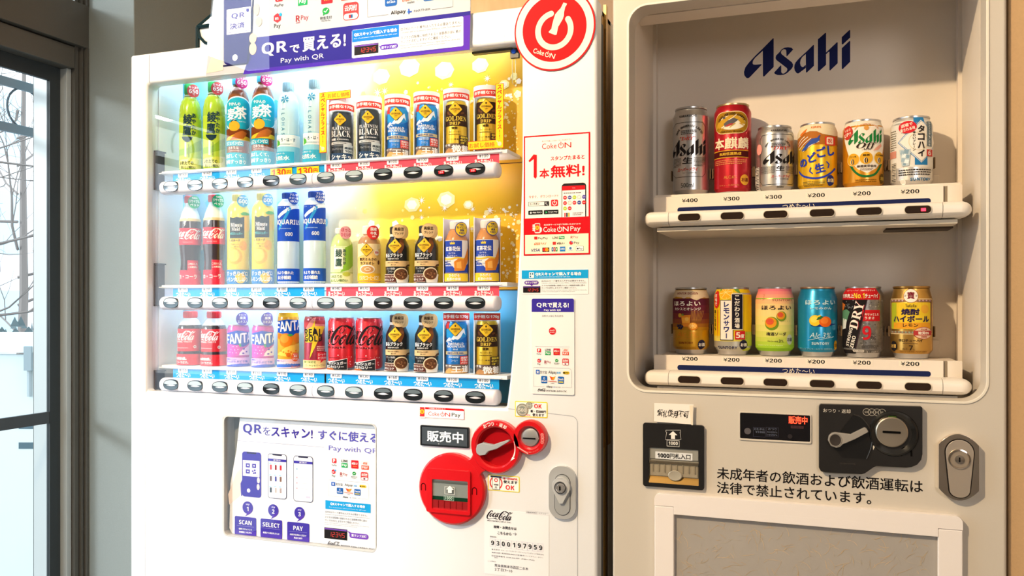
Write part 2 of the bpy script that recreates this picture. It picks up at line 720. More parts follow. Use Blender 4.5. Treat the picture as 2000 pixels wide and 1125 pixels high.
_s = (
    [(530, 262, 40), (552, 215, 22), (500, 185, 30), (430, 222, 50), (320, 340, 70), (240, 470, 75), (215, 560, 66), (240, 620, 50), (330, 660, 30),
     (480, 635, 14), (620, 620, 28), (700, 642, 62), (760, 655, 45), (850, 700, 3)],
    [(510, 330, 22), (430, 380, 55), (385, 470, 62), (405, 530, 48), (460, 490, 20), (525, 400, 16), (535, 335, 16), (505, 325, 20)],
    [(720, 370, 34), (705, 320, 22), (640, 350, 45), (560, 460, 66), (570, 540, 44), (650, 500, 12)],
    [(890, 345, 20), (820, 350, 24), (740, 430, 48), (690, 510, 60), (712, 560, 42), (780, 500, 14), (880, 360, 14)],
    [(895, 345, 40), (810, 480, 55), (790, 550, 48), (875, 490, 8)],
    [(935, 362, 30), (990, 366, 34)],
    [(1205, 300, 12), (1150, 390, 14), (1190, 430, 16), (1260, 380, 16), (1285, 290, 14), (1230, 240, 20), (1150, 270, 44), (1040, 380, 70),
     (950, 520, 78), (920, 620, 72), (950, 690, 52), (1010, 700, 28), (1090, 640, 14), (1140, 540, 14), (1130, 490, 18), (1080, 500, 42), (1020, 595, 46)],
    [(1230, 245, 18), (1330, 258, 44), (1400, 300, 64), (1475, 345, 50)],
    [(1300, 485, 24), (1210, 550, 50), (1155, 650, 64), (1170, 712, 46), (1230, 670, 18), (1300, 570, 16), (1305, 490, 18)],
    [(1605, 280, 20), (1530, 320, 38), (1430, 460, 52), (1345, 620, 62), (1330, 720, 58), (1400, 690, 10)],
    [(1605, 280, 14), (1600, 330, 12), (1540, 420, 12), (1460, 520, 10)],
    [(1720, 290, 5), (1680, 330, 24), (1570, 390, 34)],
    [(1635, 535, 20), (1550, 530, 24), (1470, 600, 48), (1420, 690, 60), (1442, 740, 42), (1520, 680, 14), (1620, 550, 14)],
    [(1640, 535, 40), (1555, 660, 55), (1530, 740, 48), (1635, 660, 8)])
_q2 = Plane(0.0, 945, 990, 30.77)
_w = (at(1000)[0] - at(946)[0]) / 54 / 30.77
SCRIPT = [[_q2.p(p[0], p[1]) + (p[2] * _w * 0.97,) for p in q] for q in _s]


def cola(A, x0, z0, x1, z1, mat, L=2, bold=1.0):
    for q in fit(SCRIPT, x0, min(z0, z1), x1, max(z0, z1)):
        A.line([(p[0], p[1], p[2] * bold) for p in q], 0, mat, L, n=4)


def power_on(A, x0, z0, x1, z1, red, dark=None, L=2, pay=False, st=''):
    """the words Coke ON with a power sign for the O (and Pay)"""
    z0, z1 = min(z0, z1), max(z0, z1)
    wd, h = x1 - x0, z1 - z0
    k = .68 if pay else 1.0
    A.text('Coke', x0, z0, x0 + wd * .50 * k, z0 + h * .86, red, st, L)
    cx, rz = x0 + wd * (.545 + .105) * k, h * .40
    rx = wd * .085 * k
    rx = min(rx, rz * 1.05)
    t = h * .11
    A.line([(cx + rx * math.sin(a), z0 + rz + rz * math.cos(a)) for a in [0.55 + (2 * PI - 1.1) * i / 16 for i in range(17)]], t, red, L)
    A.rect(cx - t / 2, z0 + rz, cx + t / 2, z1, red, L)
    A.text('N', cx + rx * 1.45, z0, x0 + wd * k, z0 + h * .82, red, st, L)
    if pay:
        A.text('Pay', x0 + wd * .73, z0 - h * .22, x1, z0 + h * .86, dark or red, st, L)

# ================================================================== THE SETTING
YP = 0.45             # face of the grey pilaster beside the window
YB = 0.80             # back wall
XP = ax(262, YP)
plaster_grey = grain('#7f8683', 0.06, 240, 0.8, 0.2)
plaster_brown = grain('#a8917b', 0.07, 300, 0.85, 0.25)
struct('floor', MB().box(-2.3, 3.0, -4.5, 0.95, -0.12, 0, grain('#8d8880', 0.1, 30, 0.5)))
struct('ceiling', MB().box(-2.3, 3.0, -4.5, 0.95, 2.75, 2.85, M('#e6e2da', 0.8)))
struct('wall_back', MB().box(XP - 0.3, 3.0, YB, YB + 0.15, 0, 2.75, plaster_brown))
struct('wall_right', MB().box(3.0, 3.15, -4.5, 0.95, 0, 2.75, M('#cdb79c', 0.8)))
struct('wall_front', MB().box(-2.3, 3.0, -4.65, -4.5, 0, 2.75, M('#d8d2c6', 0.8)))
struct('wall_pilaster', MB().box(WX - 0.2, XP, YP, YB + 0.15, 0, 2.75, plaster_grey), bevel=0.003)
# the left wall: sill band, head band and the piers between the windows
WIN = ((-1.60, 0.45),)
lw = MB()
lw.box(WX - 0.2, WX, -4.5, YP, 0, 0.30, plaster_grey)
lw.box(WX - 0.2, WX, -4.5, YP, 2.60, 2.75, plaster_grey)
lw.box(WX - 0.2, WX, -4.5, -1.60, 0.30, 2.60, plaster_grey)
struct('wall_left', lw)
struct('wall_column', MB().box(ax(1969, 0.012), 0.95, 0.012, YB, 0, 2.75, grain('#c8a67c', 0.07, 300, 0.85, 0.25)), bevel=0.003)
bd = MB()
bd.box(ax(895, .77), ax(1040, .77), .775, YB, 1.75, 2.6, grain('#b48a5a', 0.3, 9, 0.6, 0.3, stretch=(3, 1, .6), h2='#e0c294'))
struct('trim_1', bd)
struct('baseboard_back', MB().box(0.27, 0.95, -0.002, 0.012, 0, 0.08, M('#5b4a3a', 0.6)))

frame_m = grain('#514f49', 0.05, 300, 0.45, 0.08)
dark_m = M('#3a3f41', 0.4)
light_m = M('#a9aeac', 0.35)
pane_m = clear_pane('window glass', 0.5, (0.97, 0.99, 1, 1))
for k, (y0, y1) in enumerate(WIN):
    wn = 'window_%d' % (k + 1)
    fr = MB()
    fr.box(WX - 0.17, WX + 0.004, y0, y1, 2.03, 2.150, frame_m)          # transom
    fr.box(WX - 0.17, WX + 0.004, y0, y1, 2.565, 2.60, frame_m)
    fr.box(WX - 0.17, WX + 0.004, y0, y1, 0.30, 0.36, frame_m)
    root = struct(wn, fr, bevel=0.002)
    jb = MB()
    for (a, b, x0, x1) in ((y1 - .007, y1, WX - .17, WX + .004), (y1 - .011, y1 - .007, WX - .17, WX - .012), (y1 - .017, y1 - .011, WX - .17, WX - .006),
                           (y1 - .020, y1 - .017, WX - .17, WX - .020), (y1 - .033, y1 - .020, WX - .17, WX - .014),
                           (y0, y0 + .05, WX - .17, WX + .004)):
        jb.box(x0, x1, a, b, 0.36, 2.03, frame_m)
        jb.box(x0, x1, a, b, 2.15, 2.565, frame_m)
    obj('jamb', jb, root, flat=True)
    hr = MB().box(WX - .17, WX - .010, y0 + .05, y1 - .036, 1.966, 2.026, frame_m)
    hr.box(WX - .17, WX - .03, y0 + .05, y1 - .036, 2.026, 2.03, BLACK)
    obj('head_rail', hr, root, bevel=0.002)
    obj('guide_rail', MB().box(WX - .15, WX - .026, y1 - .049, y1 - .033, 0.36, 1.966, light_m), root, bevel=0.002)
    ym = (y0 + y1) / 2 - .05
    for a, b, xo in ((ym, y1 - .049, WX - .050), (y0 + .05, ym + .06, WX - .085)):
        sm = MB()
        sm.box(xo - .012, xo, b - .034, b, 0.36, 1.966, dark_m)
        sm.box(xo - .012, xo, a, a + .05, 0.36, 1.966, dark_m)
        sm.box(xo - .012, xo, a + .05, b - .034, 1.925, 1.966, dark_m)
        sm.box(xo - .012, xo, a + .05, b - .034, 0.36, 0.43, dark_m)
        sm.box(xo - .011, xo - .002, a + .05, b - .034, 0.974, 1.006, M('#4b5054', .4))
        sash = obj('sash', sm, root, flat=True)
        obj('pane', MB().box(xo - .008, xo - .005, a + .05, b - .034, 0.43, 1.925, pane_m), sash, flat=True)
    obj('transom_pane', MB().box(WX - .09, WX - .086, y0 + .05, y1 - .055, 2.15, 2.565, pane_m), root, flat=True)

# ------------------------------------------------------------------ outdoors
struct('ground', MB().box(-16, WX - .2, -12, 14, -.25, -.1, grain('#8f979b', 0.1, 6, 0.9)))
fx, fy = ax(45, 1.6), 1.6
fpt = lambda u, q=0.0: (fx + u * CT - q * -ST, fy + u * ST + q * CT)


def fbox(mb, u0, u1, q0, q1, z0, z1, mat):
    v = []
    for z in (z0, z1):
        for q in (q0, q1):
            for u in (u0, u1):
                v.append((fx + u * CT - q * ST, fy + u * ST + q * CT, z))
    mb.add(v, [(0, 2, 3, 1), (4, 5, 7, 6), (0, 1, 5, 4), (2, 6, 7, 3), (0, 4, 6, 2), (1, 3, 7, 5)], mat)


fence = thing('garden_fence', 'white boarded garden gate fence seen through the window', 'fence', (fx, fy, -.1))
fm = M('#c3cdcd', 0.6)
for i in range(7):
    b = MB()
    u0 = -.1325 + (i - 3) * .34
    fbox(b, u0, u0 + .334, 0, .03, -.1, 1.06, fm)
    obj('board', b, fence, flat=True)
b = MB()
fbox(b, -1.2, 1.4, -.02, .06, 1.07, 1.165, M('#cfd8d8', .6))
obj('top_rail', b, fence, flat=True)
b = MB()
fbox(b, .02, .055, -.03, 0, 0.985, 1.10, M('#8b979b', .5))
fbox(b, .03, .04, -.02, 0, 0.86, 0.99, M('#a3adb0', .5))
obj('latch', b, fence, flat=True)
for z in (.705, .61):
    b = MB()
    fbox(b, -.02, .075, -.002, 0, z, z + .03, M('#4d6068', .6))
    obj('tape_strip', b, fence, 'dark grey tape strip stuck on white board', flat=True)
hedge = MB()
rnd = random.Random(3)
for i in range(260):
    u, q, z = rnd.uniform(-1.1, 1.2), rnd.uniform(.12, .35), 1.10 + rnd.random() * .10
    a, s_ = rnd.random() * 6.3, .02 + .03 * rnd.random()
    x, y = fx + u * CT - q * ST, fy + u * ST + q * CT
    hedge.add([(x - s_ * math.cos(a), y - s_ * math.sin(a), z), (x + s_ * math.cos(a), y + s_ * math.sin(a), z), (x, y, z + .02 + .03 * rnd.random())], [(0, 1, 2)], '#5f6d70')
for i in range(10):
    u = -1.1 + i * .25
    x, y = fx + u * CT - .22 * ST, fy + u * ST + .22 * CT
    hedge.tube([(x, y, -.1), (x + .03, y, .6), (x, y, 1.13)], .012, '#59544f', 5)
ho = obj('hedge', hedge, None, 'low clipped hedge behind the white garden fence', flat=True)
put(ho, category='hedge', kind='stuff')

gr = thing('iron_grille', 'iron railing with a curled ring outside the window glass', 'grille', (-2.3, 0, 1.85))
for z in (1.975, 1.838):
    obj('rail', MB().box(-2.306, -2.294, -1.4, .9, z - .014, z + .014, M('#8d9aa3', .5)), gr, bevel=.002)
for yc in (0.54, 0.25, -.04, -.33, -.62, -.91, -1.2):
    pts = [(-2.3, yc + .059 * math.cos(a), 1.906 + .062 * math.sin(a)) for a in [-.5 + 5.6 * i / 26 for i in range(27)]]
    obj('ring', MB().tube(pts, .0035, M('#66737c', .5), 6), gr)
for yc in (-1.39, .89):
    obj('post', MB().box(-2.31, -2.29, yc - .012, yc + .012, -.1, 2.02, M('#8d9aa3', .5)), gr, bevel=.002)


def tree(x, y, h, seed, label):
    t = thing('bare_tree', label, 'tree', (x, y, -.1), 'leafless trees outside the window')
    rnd = random.Random(seed)
    bark = M('#77706c', .8)
    tr = [(x, y, -.1), (x + .08, y, h * .3), (x - .05, y + .1, h * .6), (x + .1, y, h)]
    obj('trunk', MB().tube(tr, [.05, .04, .025, .01], bark, 7), t)

    def limb(p, d, ln, r, lev):
        pts = [Vector(p)]
        dd = Vector(d).normalized()
        for i in range(5):
            dd = (dd + Vector((rnd.uniform(-.25, .25), rnd.uniform(-.25, .25), rnd.uniform(-.12, .22)))).normalized()
            pts.append(pts[-1] + dd * ln / 5)
        mbx.tube(pts, [r * (1 - .16 * i) for i in range(6)], bark, 4)
        if lev:
            for i in (1, 2, 3, 4):
                limb(pts[i], dd + Vector((rnd.uniform(-.9, .9), rnd.uniform(-.9, .9), rnd.uniform(-.5, .5))), ln * .62, r * .5, lev - 1)
    for i in range(13):
        mbx = MB()
        k = .22 + .058 * i
        a = rnd.random() * 6.28
        limb((x, y, h * k), (math.cos(a), math.sin(a), rnd.uniform(-.1, .5)), h * .36, .014, 2)
        obj('branch', mbx, t)
    return t


tree(-5.1, 2.0, 3.4, 5, 'leafless tree close behind the white fence outside')
tree(-7.2, 4.6, 4.6, 11, 'taller leafless tree further out beyond the fence')
bl = thing('building', 'pale building with rows of windows far beyond the garden', 'building', (-13, 8, -.1))
obj('wall', MB().box(-16, -12.4, 4, 13, -.1, 5.2, M('#eef4f7', .8)), bl, flat=True)
for i in range(5):
    for j in range(3):
        wm = MB().box(-12.4, -12.36, 4.5 + i * 1.7, 5.6 + i * 1.7, .5 + j * 1.6, 1.5 + j * 1.6, M('#b3cfde', .3))
        obj('window', wm, bl, flat=True)
obj('awning', MB().box(-12.4, -11.6, 4.4, 7.4, 1.6, 1.9, M('#c98b8b', .6)), bl, flat=True)

# ================================================================== THE SOFT DRINK MACHINE
white_m = grain('#eceef2', 0.012, 400, 0.28, 0.02, coat=0.3)
inner_m = M('#f1f5f8', 0.4)
bar_m = M('#ece9f2', 0.25, coat=.3)
X0, X1 = ax(254), ax(1166)
ZT = at(255, 108)[1]
vm = thing('drink_vending_machine', 'wide white soft drink machine with brightly lit three-row display', 'vending machine', ((X0 + X1) / 2, .36, 0))
P0 = Plane(0)
win = P0.P((286, 764), (988, 797.5), (996, 735), (1007, 612), (1015, 450), (1018.5, 330), (1019, 270), (1018.5, 82))
zt = at(286, 163)[1]
WXL = win[0][0]
win = [(p[0], p[1]) for p in win[:-1]] + [(win[-1][0], zt)] + [(WXL + .012 - .012 * math.sin(a), zt - .012 + .012 * math.cos(a)) for a in [PI / 2 * i / 5 for i in range(6)]]
qa = P0.B(437, 813, 733, 1045)
qwin = rr(qa[0], qa[1], qa[2], qa[3], .010)
dm = MB()
dm.prism([(X0, .03), (X1, .03), (X1, ZT), (X0, ZT)], 0, .036, white_m, holes=[win, qwin])
obj('door', dm, vm, bevel=.006, seg=3)
cm = MB()
cm.box(X0 + .004, X1 - .006, .125, .72, .02, ZT - .004, M('#e6e4e0', .4))
cm.box(X0 + .004, X1 - .006, .037, .125, .02, 1.05, M('#e6e4e0', .4))
cm.box(X0 + .004, WXL - .004, .037, .125, 1.05, ZT - .004, inner_m)
cm.box(ax(1019) + .012, X1 - .006, .062, .125, 1.05, ZT - .004, M('#c2a276', .4))
cm.box(X0 + .004, X1 - .006, .037, .125, ZT - .012, ZT - .004, inner_m)
obj('cabinet', cm, vm, flat=True)
obj('gasket', MB().box(X1 - .012, X1 - .004, .036, .062, .03, ZT - .03, M('#6d6f73', .5)), vm, flat=True)
obj('side_trim', MB().box(X1 - .006, X1 - .001, .070, .082, .05, at(1175, 10, .07)[1], M('#c9a35e', .25, 1.0)), vm, flat=True)
for xa in (X0 + .06, X1 - .12):
    for ya in (.10, .64):
        obj('foot', MB().lathe([(0, 0), (.025, 0), (.022, .022), (0, .022)], M('#55565a', .5), 14, (xa, ya, 0)), vm)
# seams of the front
def seam(pts, wd, c):
    obj('seam', Art().line(pts, wd, c).flat(-.0001), vm, flat=True)


sx_ = ax(291.5)
seam([(sx_, zt + .001), (sx_, ZT - .004)], .0012, '#8d8f9a')
sx_ = ax(283.5)
seam([(sx_, .05), (sx_, at(284, 772)[1])], .0010, '#cfd2da')
xs_, zs_ = P0.p(1128, 834)
xs2 = ax(992)
zs2 = at(992, 797)[1]
ztop = at(1118, 812.5)[1]
seam([(xs2, zs2 - .001), (xs_ - .012, ztop)] + [(xs_ - .012 + .012 * math.sin(a), ztop - .012 + .012 * math.cos(a)) for a in [PI / 2 * i / 6 for i in range(7)]] + [(xs_, .05)], .0011, '#aeb2bb')
for x_ in (938, 985):
    seam([(ax(x_), zt + .004), (ax(x_), ZT - .006)], .0006, '#d9d9d6')

# display box
YBK = .108
xr = ax(1024, YBK)
xl = WXL - .003
SHELF = (1.587, 1.346, 1.1763)
zb = [SHELF[0] - .012, SHELF[1] - .012, 1.118]
zu = [ZT - .013, SHELF[0] - .014, SHELF[1] - .014]


def ramp_mat(name, stops):
    m = bpy.data.materials.new(name)
    m.use_nodes = True
    n, l = m.node_tree.nodes, m.node_tree.links
    p = n['Principled BSDF']
    p.inputs['Roughness'].default_value = .45
    t = n.new('ShaderNodeTexCoord')
    sp = n.new('ShaderNodeSeparateXYZ')
    mr = n.new('ShaderNodeMapRange')
    no = n.new('ShaderNodeTexNoise')
    no.inputs['Scale'].default_value = 14
    ad = n.new('ShaderNodeMath')
    ad.operation = 'MULTIPLY_ADD'
    ad.inputs[1].default_value = .05
    b0 = BASE[vm][0]
    mr.inputs[1].default_value = xl - b0
    mr.inputs[2].default_value = xr - b0
    r = n.new('ShaderNodeValToRGB')
    xs = [max(0, min(1, (ax(px, YBK) - xl) / (xr - xl))) for px, c in stops]
    while len(r.color_ramp.elements) < len(stops):
        r.color_ramp.elements.new(.5)
    for e, x, (px, c) in zip(r.color_ramp.elements, xs, stops):
        e.position = x
        e.color = rgb(c)
    l.new(t.outputs['Object'], sp.inputs[0])
    l.new(t.outputs['Object'], no.inputs[0])
    l.new(sp.outputs['X'], mr.inputs[0])
    l.new(no.outputs[0], ad.inputs[0])
    l.new(mr.outputs[0], ad.inputs[2])
    l.new(ad.outputs[0], r.inputs[0])
    l.new(r.outputs[0], p.inputs['Base Color'])
    return m


gold = ramp_mat('ice to gold print', [(330, '#0a86c8'), (352, '#1597d6'), (362, '#62c2ea'), (430, '#97d7f1'), (600, '#b4e2f5'), (655, '#fbfbf0'), (705, '#fff6c8'), (760, '#fbe04a'), (850, '#f6cf1e'), (1010, '#eab408')])
ice = ramp_mat('ice blue print', [(330, '#2aa6de'), (348, '#6fc6ea'), (400, '#d5f0fa'), (600, '#bfe7f8'), (760, '#8fd6f4'), (900, '#6ecaf2'), (1010, '#58c1f0')])
rnd = random.Random(21)


def star(A, x, z, r, mat, L, n=8):
    A.poly([(x + (r if i % 2 == 0 else r * .22) * math.cos(PI * i / n), z + (r if i % 2 == 0 else r * .22) * math.sin(PI * i / n)) for i in range(2 * n)], mat, L)


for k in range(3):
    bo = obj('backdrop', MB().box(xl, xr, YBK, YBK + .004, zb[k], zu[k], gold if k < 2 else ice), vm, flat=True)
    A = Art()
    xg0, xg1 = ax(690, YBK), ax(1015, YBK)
    if k < 2:
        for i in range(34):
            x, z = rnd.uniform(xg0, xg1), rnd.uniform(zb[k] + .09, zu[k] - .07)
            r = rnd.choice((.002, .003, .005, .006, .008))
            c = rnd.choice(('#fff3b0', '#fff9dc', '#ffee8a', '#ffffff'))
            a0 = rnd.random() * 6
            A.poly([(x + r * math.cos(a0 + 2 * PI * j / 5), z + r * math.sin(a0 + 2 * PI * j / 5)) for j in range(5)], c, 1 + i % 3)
        for i in range(9):
            star(A, rnd.uniform(xg0, xg1), rnd.uniform(zb[k] + .09, zu[k] - .06), rnd.uniform(.006, .010), '#ffffff', 4)
        for i in range(90):
            x = xg1 - abs(rnd.gauss(0, .035)) - .002
            z = rnd.uniform(zb[k] + .02, zb[k] + .16)
            A.disc(x, z, rnd.choice((.0009, .0014, .002, .003)), rnd.choice(('#fffbe6', '#fff2a8')), 3, n=8)
    if k < 2:                 # lamp-like glows painted over the gold print as large pale polygons
        for px_, py_, r_ in ((745, 150, .022), (800, 132, .026), (868, 138, .024), (938, 128, .020), (985, 165, .012)) if k == 0 else ((805, 400, .020), (872, 390, .022), (915, 400, .012)):
            x, z = at(px_, py_, YBK)
            A.poly([(x + r_ * .9 * math.cos(2 * PI * j / 7 + px_), z + r_ * .75 * math.sin(2 * PI * j / 7 + px_)) for j in range(7)], '#fff4a8', 2)
            A.poly([(x + r_ * .58 * math.cos(2 * PI * j / 6 + py_), z + r_ * .5 * math.sin(2 * PI * j / 6 + py_)) for j in range(6)], '#fffce8', 4)
    for i in range(16):       # ice crystals of the blue print at the left, and along the lowest row
        x = rnd.uniform(xl + .03, ax(640, YBK)) if k < 2 or i < 7 else rnd.uniform(ax(700, YBK), xr - .02)
        z = rnd.uniform(zb[k] + .03, zu[k] - .05)
        r = rnd.uniform(.006, .02)
        pts = [(x + r * rnd.uniform(.5, 1.2) * math.cos(2 * PI * j / 7), z + r * rnd.uniform(.5, 1.2) * math.sin(2 * PI * j / 7)) for j in range(7)]
        A.poly(pts, rnd.choice(('#8fd8f5', '#e9f8fd', '#5cc6ef', '#d3f0fb')), 1 + i % 3)
    for i in range(40):
        x = xl + .022 + abs(rnd.gauss(0, .012))
        A.disc(x, rnd.uniform(zb[k] + .02, zu[k] - .06), rnd.choice((.001, .0016, .0026)), '#d9f3fc', 4, n=8)
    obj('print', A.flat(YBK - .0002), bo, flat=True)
# left liner, clips
obj('liner', MB().box(WXL - .004, WXL, .036, YBK, 1.12, ZT - .013, inner_m), vm, flat=True)
for z0_, z1_ in ((at(288, 373, .03)[1], at(288, 297, .03)[1]), (at(288, 598, .03)[1], at(288, 515, .03)[1]), (at(288, 765, .03)[1], at(288, 722, .03)[1])):
    c = MB().box(WXL + .0005, WXL + .004, .020, .048, z0_, z1_, '#4b4a55')
    c.box(WXL + .0005, WXL + .010, .020, .046, z1_ - .003, z1_, '#3b3a48')
    c.box(WXL + .0005, WXL + .010, .020, .046, z0_, z0_ + .003, '#3b3a48')
    obj('hinge_clip', c, vm, 'dark hinge clip on the left liner', flat=True)
tube_m = M('#f2f9ff', .5, 0, 13.0)
tubes = [(1.8045, .06, .008)] + [(s_ - .034, .0535, .0035) for s_ in SHELF[:2]]
for z_, y_, r_ in tubes:
    obj('fluorescent_tube', MB().tube([(xl + .06, y_, z_), (ax(965, y_), y_, z_)], r_, tube_m, 10), vm)

BARX0, BARX1 = ax(318, .02), ax(975, .02)
BMID = ax(613, .012)
COLX = [ax(p, .012) for p in (338.3, 385.6, 433.8, 483, 533.6, 586, 640, 695, 751.6, 809.9, 869.5, 931)]
SX = COLX
rim_m, face_m, top_m = M('#39424c', .2, .6), M('#4a5963', .16, .3), M('#b4c4cb', .18, .1)
dark_f = M('#2c3136', .15, .5)
COLD, HOT = '#1e9fe0', '#ee5064'
PRICE = (['160', '160', '140', '140', '130', '130', '100', '100', '100', '100', '100', '100'],
         ['190', '190', '160', '160', '180', '180', '140', '170', '160', '160', '150', '150'],
         ['150', '150', '150', '150', '110', '140', '120', '120', '160', '160', '100', '100'])
ROWN = ('top', 'middle', 'bottom')
for k, zs in enumerate(SHELF):
    zc = zs - .0385
    sh = MB().box(xl + .012, ax(1000, .06), .034, YBK - .002, zs - .007, zs, inner_m)
    sh.box(ax(330, .06), ax(990, .06), .030, .046, zs - .0055, zs - .0035, M('#f3f6fa', .2))
    obj('shelf', sh, vm, flat=True)
    for h, (a, b) in enumerate(((BARX0, BMID - .0006), (BMID + .0006, BARX1))):
        bar = obj('selector_bar', MB().bar(a, b, .025, zc, .020, .0144, bar_m, round_end=((.35, 0), (0, .5))[h]), vm)
        for i in range(6):
            c = h * 6 + i
            dk = (c in (4,) or c > 7)
            B_ = MB()
            B_.dish(COLX[c], zc + .001, [(1.0, .0090, rim_m), (1.0, .0048), (.965, .0042), (.94, .0047, dark_f if dk else face_m), (.6, .0050), (0, .0054)], rim_m, .0196, .0110, 30, 2.3)
            # the lens: a glossy band below, a paler lip above
            B_.prism([(COLX[c] + .0172 * math.copysign(abs(math.cos(a_)) ** .87, math.cos(a_)), zc + .001 + .0096 * math.sin(a_) ** .87) for a_ in [.16 + (PI - .32) * j / 14 for j in range(15)]]
                     + [(COLX[c] + .0165 * math.cos(a_), zc + (.0050 if dk else .0036) - .0018 * math.sin(a_)) for a_ in [PI - PI * j / 10 for j in range(11)]], .0036, .0050, M('#6f7d85', .15, .2) if dk else top_m)
            if k == 0 and c > 9:
                B_.box(COLX[c] - .009, COLX[c] + .002, .0022, .0040, zc - .005, zc + .0005, '#c2141f')
                B_.box(COLX[c] - .0065, COLX[c] - .0040, .0017, .0030, zc - .0040, zc - .0008, M('#ff5a5a', .4, 0, 3.0))
                B_.box(COLX[c] - .0028, COLX[c] - .0003, .0017, .0030, zc - .0040, zc - .0008, M('#ff5a5a', .4, 0, 3.0))
            obj('button', B_, bar)
        hot = (h == 1 and k < 2)
        a2, b2 = (ax(338, .037) if h == 0 else BMID + .012, BMID + .008 if h == 0 else ax(975, .037))
        sA = Art()
        cc = HOT if hot else COLD
        n_ = 36
        wave = [(a2 + (b2 - a2) * i / n_, zs - .0275 - .0012 * math.sin(i * PI / 3)) for i in range(n_ + 1)]
        sA.poly(wave + [(b2, zs - .0045), (a2, zs - .0045)], cc, 1)
        for i in range(6):
            c = h * 6 + i
            if k == 0 and c in (4, 5):
                continue
            sA.t('あったか〜い' if hot else 'つめた〜い', COLX[c] + .004, zs - .0197, .0098, '#ffffff', 'b', 2, maxw=.037)
        st_ = obj('price_strip', sA.flat(.0372), vm, 'red price strip' if hot else 'blue price strip', flat=True)
        for i in range(6):
            c = h * 6 + i
            x = COLX[c] + .004
            T = Art()
            if k == 0 and c in (4, 5):
                T.rect(x - .0275, zs - .0265, x + .0235, zs - .0005, '#f6d51f', 1)
                T.rect(x - .0275, zs - .0085, x + .0235, zs - .0005, '#1c63c0', 2)
                T.t('つめた〜い', x - .002, zs - .0045, .0058, '#ffffff', 'b', 3)
                T.text('130', x - .0240, zs - .0240, x + .0090, zs - .0105, '#e03a2a', 'b', 3)
                T.t('円', x + .0160, zs - .0180, .0095, '#e03a2a', 'b', 3)
                obj('price_tag', T.flat(.0358), st_, 'yellow special price tag', flat=True)
                continue
            T.rr(x - .0125, zs - .0150, x + .0125, zs - .0035, .0022, '#fbfcff', 1)
            T.t('¥' + PRICE[k][c], x, zs - .0094, .0066, '#2b2b33', '', 2, maxw=.021)
            obj('price_tag', T.flat(.0360), st_, flat=True)

obj('glass_pane', MB().prism([(p[0], p[1]) for p in win], .0145, .0175, clear_pane('display glass', 1.35, (1, 1, 1, 1))), vm, flat=True)
# bracket and wire in the top right corner of the display
br = MB()
zq = zt - .0012
br.box(ax(925, .03), ax(1003, .03), .022, .034, zq - .004, zq, BLACK)
br.box(ax(998, .03), ax(1014, .03), .026, .034, zq - .017, zq, BLACK)
obj('bracket', br, vm, 'black bracket with blue button', flat=True)
obj('bracket_button', MB().dish(ax(1003.5, .026), zq - .006, [(1, .026), (.9, .0235), (0, .023)], '#1e58d8', .0045, .0045, 16), vm, 'blue round button on black bracket')
wr = MB()
xw = ax(1003, .03)
wr.tube([(xw - .003, .032, zq - .017), (xw - .003, .032, zq - .060), (xw, .032, zq - .064), (xw + .003, .032, zq - .060), (xw + .003, .032, zq - .017)], .0007, M('#c9b98a', .3, .6), 5)
obj('wire_loop', wr, vm)

# --- coin unit, bill slot, display, lock
K = Plane(0, 780, 770, 4.5)
RED = M('#d5121c', .28, coat=.4)
RED2 = M('#a90f18', .4)


def KB(x, y):
    return K.p(x, y)


(lx, lz), (mx_, mz_), (kx_, kz_) = KB(478, 822), KB(868, 454), KB(1165, 372)
lr = (KB(765, 822)[0] - KB(190, 822)[0]) / 2
mr_ = (KB(1085, 454)[0] - KB(650, 454)[0]) / 2
kr = (KB(1308, 372)[0] - KB(1020, 372)[0]) / 2
coin = obj('coin_unit', MB().dish(lx, lz, [(1, 0), (1, -.010), (.95, -.013), (.86, -.0135), (0, -.0135)], RED, lr, lr, 48), vm, 'red coin and banknote unit of three joined discs')
b2 = MB().dish(mx_, mz_, [(1, 0), (1, -.012), (.95, -.0155), (.80, -.0155), (.74, -.013), (.72, -.002, RED2), (0, -.001)], RED, mr_, mr_, 44)
obj('return_dish', b2, coin)
b3 = MB().dish(kx_, kz_, [(1, 0), (1, -.012), (.94, -.0155), (.70, -.0155), (.58, -.010), (.55, -.006)], RED, kr, kr, 36)
obj('coin_slot_dish', b3, coin)
nb = MB()


def bridge(x0, z0, r0, x1, z1, r1, wd):
    d = math.hypot(x1 - x0, z1 - z0)
    ux, uz = (x1 - x0) / d, (z1 - z0) / d
    pts_l, pts_r = [], []
    for i in range(13):
        t = i / 12
        s_ = r0 * .80 + (d - r0 * .80 - r1 * .80) * t
        hw = wd + (.50 * (r0 if t < .5 else r1) - wd) * abs(2 * t - 1) ** 2.2
        px_, pz_ = x0 + ux * s_, z0 + uz * s_
        pts_l.append((px_ - uz * hw, pz_ + ux * hw))
        pts_r.append((px_ + uz * hw, pz_ - ux * hw))
    return pts_r + pts_l[::-1]


